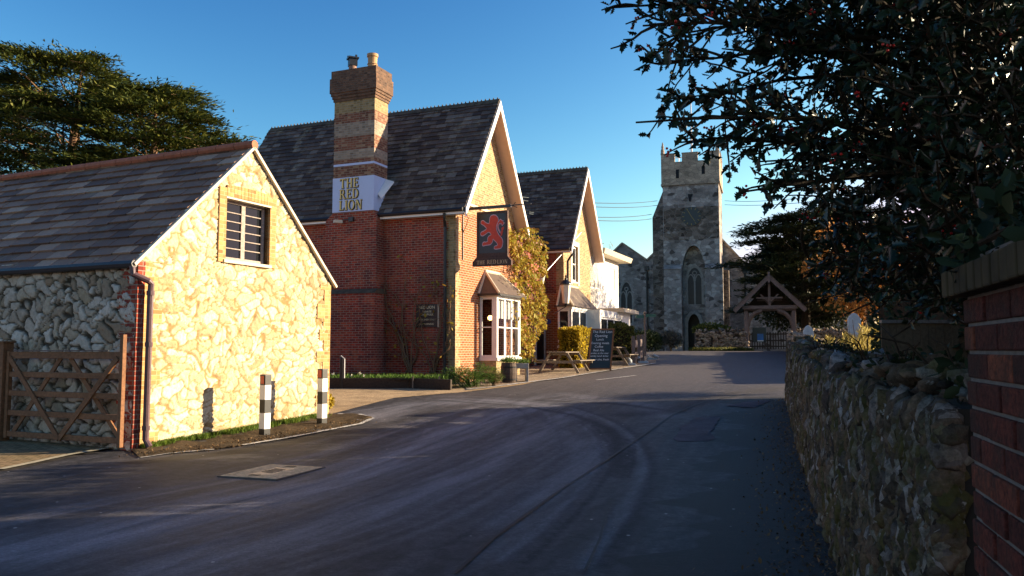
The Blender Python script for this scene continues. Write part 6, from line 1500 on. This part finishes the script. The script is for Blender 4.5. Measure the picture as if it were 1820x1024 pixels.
# ---------------------------------------------------------------- trees
def sprays(c, out, n, L_, r_, spread=.5):
    """a flat fan of thin needles"""
    ax = out+r_.normal(0, spread, (n, 3))*np.array([1, 1, .28]); P = c+r_.normal(0, 1, (n, 3))*np.array([L_, L_, L_*.10])*.75
    return P, ax
def cedar(name, label, base, H, rad, top0, seed, nl=46, mat=None, plate=30, L_=.36, cat='tree', flatk=1.0, lean=(0, 0), bare=.25, rise=.12, dens=1.0):
    r_ = np.random.default_rng(seed); b = np.array(base, float); t = thing(name, label, cat, base)
    m = MB(); tp = b+np.array([lean[0], lean[1], H]); trunk = [b-np.array([0, 0, .3]), b+np.array([lean[0]*.1, 0, H*.3]), b+(tp-b)*.65, tp]
    m.tube(trunk, [rad*.055+.12, rad*.045+.08, rad*.03+.03, .03], 9)
    PP = []; AA = []; SS = []
    for i in range(nl):
        f = bare+(1-bare)*(i+.5)/nl; a_ = i*2.399+r_.uniform(-.4, .4); z = H*f
        prof = rad*(math.sin(min(1, (1-f)/(1-top0))*math.pi/2)**.7*.9+.12)*r_.uniform(.62, 1.12)
        s_ = b+(tp-b)*f; d = np.array([math.cos(a_), math.sin(a_), 0]); pts = [s_]; up = r_.uniform(.02, .3)*(f > .6)+rise
        k = 6
        for j in range(1, k+1):
            q = s_+d*prof*j/k+np.array([0, 0, prof*(up*math.sin(j/k*2.2)*.8)]); q[:2] += r_.normal(0, .07*prof/3, 2); pts.append(q)
        m.tube(pts, [max(.012, .03*prof/4*(1-.85*j/k)+.01) for j in range(k+1)], 5)
        ns = int((7+prof*4.2)*dens)
        for s2 in range(ns):
            fr = r_.uniform(.25, 1.04)**.7; idx = min(k-1, int(fr*k)); q = pts[idx]+(pts[idx+1]-pts[idx])*(fr*k-idx)
            side = np.array([-d[1], d[0], 0])*r_.normal(0, .26*prof*(1.15-fr*.7)); c = q+side+np.array([0, 0, r_.normal(.0, .07)])
            od = d*.8+side/max(.3, np.linalg.norm(side))*.5*(1-fr)+np.array([0, 0, .12])
            m_n = int(plate*r_.uniform(.6, 1.4)); P, ax = sprays(c, od, m_n, L_*1.5, r_); PP.append(P); AA.append(ax); SS.append(L_*r_.uniform(.5, 1.2, m_n))
            if s2 % 3 == 0 and prof > 1.5: m.tube([q, c], [.02, .008], 4)
    m.build('trunk', M['bark_red'] if mat is None else M['twig'], t, fix=False)
    P = np.concatenate(PP); A_ = np.concatenate(AA); S_ = np.concatenate(SS)
    leaf_obj('crown', [leaves(P, S_, r_, 'needle', A_, flat=.55*flatk)], mat or M['cedar'], t)
    return t
ca = at(100, 320, 46); cedar('cedar_tree', 'large spreading dark cedar at the left edge behind the cottage roof', (ca.x, 46, g(44)), at(150, 118, 46).z-g(44), 9.2, .45, 5, nl=70, lean=(1.2, 0), bare=.3, dens=1.5)
cb = at(272, 320, 43); cedar('cedar_tree', 'smaller sunlit cedar with long wispy right-hand boughs beside the pub roof', (cb.x, 43, g(43)), at(270, 166, 43).z-g(43), 7.3, .3, 9, nl=54, bare=.42, rise=.10, dens=1.5)
cc = at(-60, 320, 52); cedar('cedar_tree', 'tall dark cedar partly out of frame at the far left', (cc.x, 52, g(44)), at(0, 128, 52).z-g(44), 8.0, .5, 15, nl=60, bare=.3)
# churchyard yew and copper tree right of the church
yw = at(1432, 560, 53); cedar('yew_tree', 'dark spreading yew behind the lychgate roof', (yw.x, 53, g(46)), at(1400, 384, 53).z-g(46), 4.6, .6, 31, nl=60, mat=M['yew'], bare=.22, L_=.34, rise=.18, dens=1.5)
yw2 = at(1530, 560, 62); cedar('yew_tree', 'taller dark yew farther back to the right of the lychgate', (yw2.x, 62, g(46)), at(1500, 372, 62).z-g(46), 5.5, .5, 33, nl=50, mat=M['yew'], bare=.2, L_=.32, rise=.18, dens=1.3)
def broadleaf(name, label, base, H, r, n, lsz, mat, seed, trunk=.2, lumps=40, cat='tree', zc=.62, bark='bark'):
    r_ = np.random.default_rng(seed); b = np.array(base, float); t = thing(name, label, cat, base); c = b+np.array([0, 0, H*zc]); rr = np.array([r, r, H*(1-zc)])
    L = r_.normal(size=(lumps, 3)); L /= np.linalg.norm(L, axis=1, keepdims=True); Lc = c+L*rr*r_.uniform(.35, .95, (lumps, 1)); Lr = r*r_.uniform(.16, .32, lumps)
    m = MB(); f = b+np.array([0, 0, H*.35]); m.tube([b-np.array([0, 0, .2]), b+np.array([.05, 0, H*.2]), f], [trunk*1.2, trunk, trunk*.8], 9)
    for p in Lc: mid = (f+p)/2+r_.normal(0, .12*r, 3); m.tube([f, mid, p], [trunk*.4, trunk*.2, .012], 5)
    m.build('trunk', M[bark], t, fix=False)
    k = r_.integers(0, lumps, n); d = r_.normal(size=(n, 3)); d /= np.linalg.norm(d, axis=1, keepdims=True); P = Lc[k]+d*(Lr[k]*r_.uniform(.2, 1.1, n))[:, None]*np.array([1.2, 1.2, .8])
    leaf_obj('crown', [leaves(P, lsz*r_.uniform(.5, 1.3, n), r_, 'oval', d+r_.normal(0, .6, (n, 3)))], mat, t); return t
q = at(1545, 560, 42); broadleaf('copper_tree', 'sunlit tree with orange brown leaves seen through the holly', (q.x, 42, g(42)), at(1545, 378, 42).z-g(42), 2.9, 8000, .18, M['orange_leaf'], 41)
q = at(1700, 560, 40); broadleaf('copper_tree', 'second orange leaved tree farther right behind the holly and the brick pillar', (q.x+.6, 40, g(40)), 7.5, 3.6, 7000, .2, M['orange_leaf'], 43)
q = at(1075, 470, 95); broadleaf('bare_tree', 'small bare winter tree showing above the white house roof', (q.x, 95, g(46)), at(1075, 428, 95).z-g(46), 2.6, 500, .15, M['orange_leaf'], 44, lumps=60)
# ---------------------------------------------------------------- right-hand wall, pillar, holly
wl = lambda y, e=0.0: (1.27+.31*(y-2.29)+e, y)
TH = .5
ofs = TH/2
wp = [(wl(y)[0]+ofs, y) for y in (2.75, 6, 10, 14, 17.5, 20.6)]
rockwall('rubble_wall', 'ragged dark mossy ragstone wall along the right side of the road', wp, 1.40, TH, M['dark_rock'], 7000, .16, 11, plain('dark wall core', (.02, .017, .013), .5, 10, .95), ragged=.10, vertical=True, capn=420, faces=(1,), lean=.05)
BPF = Fr(wl(2.29), (.31, 1), (-1, .31))     # pillar face towards the road: u runs away from the camera
pil = thing('brick_pillar', 'large dark red brick gate pillar with soldier course cap at the right edge', 'pillar', BPF.p(-.5, -.3, 0))
m = MB(); pw = 1.10
m.fb(BPF, -pw+.008, -.008, -.55, -.008, 0, 1.85); m.build('mortar_core', plain('pale mortar', (.12, .11, .10), .3, 30, .95), pil)
m = MB(); ZT = at(1700, 531, 2.29).z-.0; nrow = int(ZT/.075)
z = ZT-nrow*.075; rr_ = random.Random(5)
for r0 in range(nrow):
    x = -.0; first = r0 % 2
    i = 0
    while x > -pw:
        ln = .1025 if (first and i == 0) else .215
        a_ = max(x-ln, -pw); j = rr_.uniform(-.003, .003)
        m.fb(BPF, a_, x, -.09, j, z+.005, z+.070)
        x = a_-.0115; i += 1
    for s_ in (0, 1):
        m.fb(BPF, -.09 if s_ == 0 else -.09, .004, -.54, -.095, z+.005, z+.07)
    z += .075
brk = N('hand-made red brick', .85, .2); i_ = brk.island(); P_ = brk.obj(); k_ = brk.noise(P_, 45, 6, .75); k2 = brk.noise(P_, 5, 5, .7)
c_ = brk.ramp(i_, [(0, (.05, .016, .013)), (.5, (.085, .022, .016)), (.88, (.12, .03, .02)), (1, (.20, .06, .03))]); c_ = brk.mix(.9, c_, brk.ramp(k_, [(.38, .35), (.62, 1.4)]), 'MULTIPLY'); c_ = brk.mix(brk.math('MULTIPLY', brk.ramp(k2, [(.48, 0), (.6, 1)]), .6), c_, (.03, .022, .018)); brk.col(c_); brk.bump(k_, 1, .01)
m.build('brick', brk.m, pil, bevel=.005)
m = MB(); x = .04; 
while x > -pw-.05: m.fb(BPF, x-.066, x, -.62, .045+rr_.uniform(-.003, .003), ZT+.004, ZT+.078); x -= .074
m.build('cap', brk.m if False else plain('mossy cap bricks', (.045, .034, .016), .7, 7, .95), pil, bevel=.006)
m = MB(); m.hexa([BPF.p(-pw-.03, .03, ZT+.08), BPF.p(.03, .03, ZT+.08), BPF.p(.03, -.6, ZT+.08), BPF.p(-pw-.03, -.6, ZT+.08), BPF.p(-pw+.3, -.2, ZT+.17), BPF.p(-.3, -.2, ZT+.17), BPF.p(-.3, -.35, ZT+.17), BPF.p(-pw+.3, -.35, ZT+.17)]); m.build('coping', plain('mossy mortar coping', (.045, .042, .02), .5, 12, .95), pil)
# leaf litter and grit in the gutters
r_ = np.random.default_rng(55)
n = 2600; y = 3.2+17*r_.random(n)**1.6; P = np.stack([1.27+.31*(y-2.29)-np.abs(r_.normal(0, .32, n))-.05, y, gv(y)+.012+r_.uniform(0, .01, n)], 1)
q_ = np.array([gpts((250, 812), (400, 799), (520, 776), (650, 752))]).reshape(-1, 2); t_ = r_.uniform(0, 2.999, 900); i_ = t_.astype(int); f_ = (t_-i_)[:, None]; Q = q_[i_]*(1-f_)+q_[i_+1]*f_+r_.normal(0, .16, (900, 2))+np.array([-.12, .16])
Q = np.concatenate([Q, gv(Q[:, 1])[:, None]+.03], 1); P = np.concatenate([P, Q])
o = leaf_obj('leaf_litter', [leaves(P, .035*r_.uniform(.4, 1.5, len(P)), r_, 'oval', flat=.85)], leafmat('dead leaves', [(.05, .03, .015), (.14, .08, .035), (.26, .17, .09), (.03, .02, .012)], .8, .1, .1)); tag(o, 'dead brown leaves and grit lying along the road edges', 'leaf litter', kind='stuff')
# ivy and scrub on the wall top
r_ = np.random.default_rng(77)
def ivyband(y0, y1, n, z0, z1, e0, e1, lsz, mat, shape='oval', mul=None):
    y = r_.uniform(y0, y1, n); e = r_.uniform(e0, e1, n); zt_ = z0+(z1-z0)*r_.random(n)**1.3; zt_ *= 1+.04*np.sin(y*2.7)+.03*np.sin(y*6.1+e*3)
    P = np.stack([1.27+.31*(y-2.29)+e, y, zt_+gv(y)], 1); ax = r_.normal(0, .6, (n, 3))+np.array([-.4, -.2, .2]); return leaves(P, lsz*r_.uniform(.5, 1.3, n), r_, shape, ax)
yx = at(1430, 560, 56); broadleaf('yew_tree', 'dense rounded dark yew behind the lychgate between the two tiered yews', (yx.x, 56, g(46)), at(1430, 392, 56).z-g(46), 4.4, 22000, .24, M['yew'], 35, lumps=46, zc=.52)
iv = thing('ivy', 'dark ivy and brambles spilling over the top of the ragstone wall', 'ivy', (2.2, 4.6, 1.4))
leaf_obj('leaves', [ivyband(2.9, 9, 5200, 1.24, 1.50, .15, 1.0, .06, M['ivy']), ivyband(9, 20.5, 2600, 1.28, 1.42, .2, 1.3, .08, M['ivy'])], M['ivy'], iv)
iv2 = thing('ivy', 'dark ivy growing over the mossy cap of the brick pillar', 'ivy', BPF.p(-.4, -.3, ZT+.15))
n = 1500; uu = r_.uniform(-1.15, .02, n); nn_ = r_.uniform(-.62, .05, n); zz = ZT+.10+np.abs(r_.normal(0, .055, n))+.10*(nn_ < -.15)+.05*np.sin(uu*9)
P = np.array([tuple(BPF.p(a_, b_, c_)) for a_, b_, c_ in zip(uu, nn_, zz)]); leaf_obj('leaves', [leaves(P, .05*r_.uniform(.5, 1.3, n), r_, 'oval')], M['ivy'], iv2)
m = MB(); m.tube([BPF.p(-.9, -.3, ZT+.16), BPF.p(-.5, -.1, ZT+.18), BPF.p(-.2, .0, ZT+.13), BPF.p(.03, .02, ZT+.12)], [.014, .011, .008, .004], 5); m.build('stem', M['twig'], iv2)
m = MB()
for i in range(60):
    y = r_.uniform(3, 15); b = Vector((1.27+.31*(y-2.29)+.35, y, 1.38+g(y))); d = Vector((r_.uniform(-.35, .2), r_.uniform(-.4, .4), r_.uniform(.05, .4))); m.tube([b, b+d*.5+Vector((0, 0, .1)), b+d], [.008, .006, .003], 4)
m.build('stem', M['twig'], iv)
# hedge banks keep the low sun off the road; the nearest, mostly unseen, is added
for k, (y0, y1, hh_) in enumerate(((10.4, 14.2, 3.4), (14.2, 17.4, 3.0), (17.4, 20.3, 2.7), (2.6, 10.9, 3.7))):
    yc = (y0+y1)/2; x = 1.27+.31*(yc-2.29)+(3.2 if k < 3 else 4.4)
    hedge('scrub_bank', ['straggly dark laurel bank behind the middle of the ragstone wall', 'straggly dark laurel bank farther along the ragstone wall', 'straggly dark laurel bank at the far end of the ragstone wall', 'tall dark bank added mostly out of view to shade the near road'][k], (x, yc, g(yc)+hh_/2), (1.6, y1-y0, hh_), 5200, .12, M['ivy'], 60+k, .2)
lt = thing('sunlit_scrub', 'pale yellow sunlit scrub just behind the top of the ragstone wall', 'shrub', (9.2, 22.2, g(22.2)))
P = []
for i in range(5200):
    px_ = r_.uniform(1440, 1564); py_ = r_.uniform(570, 628)
    if py_ < 628-(18+36*(max(px_-1450, 0)/112)**2.0+8*math.sin(px_*.21)): continue
    P.append(tuple(at(px_, py_+2, 22.2+.5*r_.normal())))
P = np.array(P); leaf_obj('leaves', [leaves(P, .17*r_.uniform(.4, 1.3, len(P)), r_, 'blade', np.stack([r_.normal(0, .7, len(P)), r_.normal(0, .5, len(P)), np.ones(len(P))], 1))], M['lit_scrub'], lt)
m = MB()
for i in range(24):
    px_ = r_.uniform(1485, 1560); a_ = at(px_, 650, 22.2); b_ = at(px_+r_.normal(0, 8), r_.uniform(565, 605), 22); m.tube([a_, a_.lerp(b_, .5)+Vector((.03, 0, .02)), b_], [.018, .012, .006], 4)
m.build('stem', M['bench_wood'], lt)
# close-boarded fence behind
fz = at(1620, 574, 12.5).z
fe = thing('board_fence', 'brown close boarded fence with sunlit top rail behind the ragstone wall', 'fence', at(1560, 640, 12.5))
xa, xb = at(1566, 600, 12.5).x, at(1712, 600, 12.5).x
m = MB(); x = xa
while x < xb: m.box((x+.06, 12.5, .9), (.112, .02+.01*r_.random(), fz*1.0-.1+.9-.9), rz=0); x += .12
m = MB(); x = xa
while x < xb: m.box((x+.06, 12.5+.006*(int(x*9) % 2), fz/2), (.114, .02, fz-.02)); x += .12
m.build('boards', M['fence_wood'], fe)
m = MB(); m.box(((xa+xb)/2, 12.5, fz+.02), (xb-xa, .09, .05)); m.build('top_rail', M['bench_wood'], fe)
# headstones
for i, (px_, py_, Y_, w_, h_, lb) in enumerate(((1519, 578, 40, .62, 1.25, 'pale grey headstone with cross top seen above the scrub'), (1437, 588, 41, .5, .8, 'small weathered headstone right of the lychgate'))):
    q = at(px_, 610, Y_); gY = g(Y_); zt = at(px_, 556 if i == 0 else 578, Y_).z
    F_ = Fr((q.x, Y_), (1, 0), (0, -1)); hsn = thing('headstone', lb, 'headstone', F_.p(0, 0, gY)); m = MB(); w_ /= 2
    m.prism([F_.p(-w_, .07, gY-.1), F_.p(w_, .07, gY-.1), F_.p(w_, .07, zt-.3), F_.p(w_*.6, .07, zt-.12), F_.p(w_*.35, .07, zt-.05), F_.p(0, .07, zt), F_.p(-w_*.35, .07, zt-.05), F_.p(-w_*.6, .07, zt-.12), F_.p(-w_, .07, zt-.3)], (0, .14, 0)); m.build('slab', M['headstone'], hsn, bevel=.02)
# ---------------------------------------------------------------- holly tree over the wall
r_ = np.random.default_rng(101)
ho = thing('holly_tree', 'large dark holly with spiny leaves and red berries overhanging the road at the right', 'tree', (3.0, 4.2, 0))
m = MB(); base = Vector((2.75, 3.85, -.1)); hd = [base, Vector((2.70, 3.8, 1.4)), Vector((2.6, 3.75, 2.6)), Vector((2.55, 3.8, 4.2)), Vector((2.6, 3.9, 5.6))]
m.tube(hd, [.26, .20, .17, .12, .05], 12)
LP_, LA, LB = [], [], []     # leaf positions and axes
berries = []
def limb(p0, p1, r0, sag=.12, n=8):
    pts = [p0.lerp(p1, i/n)+Vector((r_.normal(0, .02), r_.normal(0, .02), sag*math.sin(i/n*math.pi))) for i in range(n+1)]
    m.tube(pts, [r0*(1-i/n)**1.3+.0035 for i in range(n+1)], 6); return pts
def clear_of(p):
    """pruned back over the road, the wall top and the view to the churchyard gate"""
    if p.y < 1.2: return False
    x = 910+1450*p.x/p.y; y = 512-1450*((p.z-EYE)/p.y-.0759)
    if x < 1072+max(0, 60-y)*.0+(max(y-20, 0)*.22 if y < 190 else 30): return False
    if x < 1250 and y > 262: return False
    if x < 1300 and y > 305: return False
    if x > 1690: return y < 640
    lim = 372 if x < 1415 else (372+(x-1415)*5.0 if x < 1445 else min(540+(x-1445)*.22, 585))
    if x < 1300: lim = 290+(x-1200)*.6
    return y < lim
def twig(p, d, L_, dens=1.0, sub=0):
    if not clear_of(p+d.normalized()*L_): return
    k = 6; pts = [p]; d = d.normalized()
    for i in range(k):
        d = (d+Vector(r_.normal(0, .13, 3))+Vector((0, 0, .02))).normalized(); pts.append(pts[-1]+d*L_/k)
    m.tube(pts, [.006*(1-.7*i/k)+.0012 for i in range(k+1)], 4, cap=False)
    nl = int(L_*34*dens)
    for i in range(nl):
        f = r_.uniform(.12, 1.0); j = min(k-1, int(f*k)); q = pts[j].lerp(pts[j+1], f*k-j); dd = (pts[j+1]-pts[j]).normalized(); s_ = dd.orthogonal().normalized(); s_.rotate(Matrix.Rotation(i*2.4+r_.normal(0, .3), 3, dd))
        if not clear_of(q): continue
        LP_.append(tuple(q+s_*.006)); LA.append(tuple(s_*.9+dd*.6+Vector((0, 0, -.15))))
    if r_.random() < .10:
        for _ in range(5): berries.append(pts[-2]+Vector(r_.normal(0, .012, 3)))
    if sub:
        for i in range(sub): j = r_.integers(1, k); twig(pts[j], d+Vector(r_.normal(0, .55, 3)), L_*r_.uniform(.35, .6), dens)
org = [Vector((2.6, 3.8, z)) for z in (1.9, 2.3, 2.7, 3.2, 3.8, 4.4)]
targets = [((1082, 8), 3.1, 2), ((1150, 45), 2.9, 2), ((1180, 110), 3.2, 2), ((1120, 215), 2.95, 1), ((1215, 180), 3.4, 2), ((1200, 250), 3.1, 1), ((1318, 345), 2.9, 1), ((1330, 290), 3.6, 1), ((1400, 335), 3.3, 1),
           ((1450, 380), 4.0, 1), ((1440, 480), 4.6, 0), ((1500, 560), 4.2, 0), ((1430, 540), 5.2, 0), ((1590, 600), 4.4, 0), ((1560, 470), 3.4, 0), ((1250, 60), 3.8, 3), ((1350, 40), 3.2, 3), ((1300, 150), 4.4, 3), ((1420, 180), 4.8, 3),
           ((1480, 90), 3.4, 3), ((1500, 260), 3.2, 2), ((1400, 250), 3.9, 2), ((1580, 330), 4.8, 1), ((1600, 180), 4.6, 3), ((1560, 20), 4.2, 4), ((1420, -80), 3.4, 4), ((1250, -90), 3.6, 4), ((1640, 420), 3.9, 0), ((1670, 540), 3.6, 0), ((1700, 60), 3.2, 4), ((1720, 300), 3.3, 2), ((1180, -60), 3.2, 4)]
for (px_, py_), Y_, oi in targets:
    p1 = at(px_, py_, Y_); pts = limb(org[oi], p1, .022, .10+.05*(py_ < 250)); Lb = (p1-org[oi]).length
    lo_ = 1 if px_ < 1230 or (py_ > 320 and px_ < 1420) else 0
    twig(pts[-2], pts[-1]-pts[-3], .16, 1.3)
    nt_ = int(Lb*(13 if lo_ else (7 if py_ > 400 else 11)))
    for i in range(nt_):
        f = (.30+.70*r_.random()**.8); j = min(7, int(f*8)); q = pts[j].lerp(pts[j+1], f*8-j); dd = (pts[j+1]-pts[j]).normalized()
        sc_ = (.16+.30*(1-f)) if lo_ else .42; twig(q, dd*.9+Vector(r_.normal(0, .6, 3))*(1.0 if not lo_ else .75), sc_*r_.uniform(.7, 1.2), 1.0 if not lo_ else .85, 1 if not lo_ else 0)
# dense inner crown nearer the trunk
for i in range(800):
    px_ = 1530+(r_.random()**.7)*310; py_ = r_.uniform(-60, 480); 
    if px_ < 1640 and r_.random() < .5: continue
    Y_ = r_.uniform(2.7, 5.2); q = at(px_, py_, Y_); d = q-Vector((2.7, 3.9, q.z-.1)); twig(q, d+Vector(r_.normal(0, .6, 3)), .34, 1.0)
for i in range(170):
    px_ = r_.uniform(1440, 1760); py_ = r_.uniform(400, 600)
    if py_ > 470+(px_-1440)*.62 and px_ < 1640: continue
    Y_ = r_.uniform(3.4, 5.0); q = at(px_, py_, Y_); twig(q, Vector((-.6, -.1, -.4))+Vector(r_.normal(0, .6, 3)), .32, .9)
m.build('trunk', M['twig'], ho, fix=False)
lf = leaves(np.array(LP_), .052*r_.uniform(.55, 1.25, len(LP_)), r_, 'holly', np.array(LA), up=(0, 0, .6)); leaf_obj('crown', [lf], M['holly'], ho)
print('holly leaves', len(LP_))
import bmesh
for k in range(0, len(berries), 5):
    bm = bmesh.new()
    for p in berries[k:k+5]: bmesh.ops.create_icosphere(bm, subdivisions=1, radius=.0058, matrix=Matrix.Translation(p))
    me = bpy.data.meshes.new('berry_cluster'); bm.to_mesh(me); bm.free(); me.materials.append(M['berry']); ob = bpy.data.objects.new('berry_cluster', me); COL.objects.link(ob); adopt(ob, ho)
# outer crown above and to the right, larger leaves in clumps, the rest of the same tree
n = 9000; d = r_.normal(size=(n, 3)); d /= np.linalg.norm(d, axis=1, keepdims=True); P = np.array([3.9, 4.3, 3.7])+d*np.array([1.9, 2.2, 2.0])*(r_.uniform(.3, 1, n)**.4)[:, None]
u_ = np.array([(p[0])/max(p[1], .3)*1450+910 for p in P]); vpx = 512-((P[:, 2]-1.6)/np.maximum(P[:, 1], .3)-.0759)*1450
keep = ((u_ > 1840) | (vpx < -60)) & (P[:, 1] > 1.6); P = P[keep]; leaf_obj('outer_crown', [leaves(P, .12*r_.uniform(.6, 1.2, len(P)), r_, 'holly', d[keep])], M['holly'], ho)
# unseen boughs added over road and camera to darken the near ground
n = 11000; d = r_.normal(size=(n, 3)); d /= np.linalg.norm(d, axis=1, keepdims=True); P = np.array([1.4, 1.2, 5.6])+d*np.array([4.6, 3.8, 1.3])*(r_.uniform(.1, 1, n)**.4)[:, None]
vis = (P[:, 2]-1.6) < np.maximum(P[:, 1], .01)*.47+.35; P = P[~vis]; d = d[~vis]
leaf_obj('added_shade_crown', [leaves(P, .19*r_.uniform(.6, 1.2, len(P)), r_, 'holly', d)], M['holly'], ho)
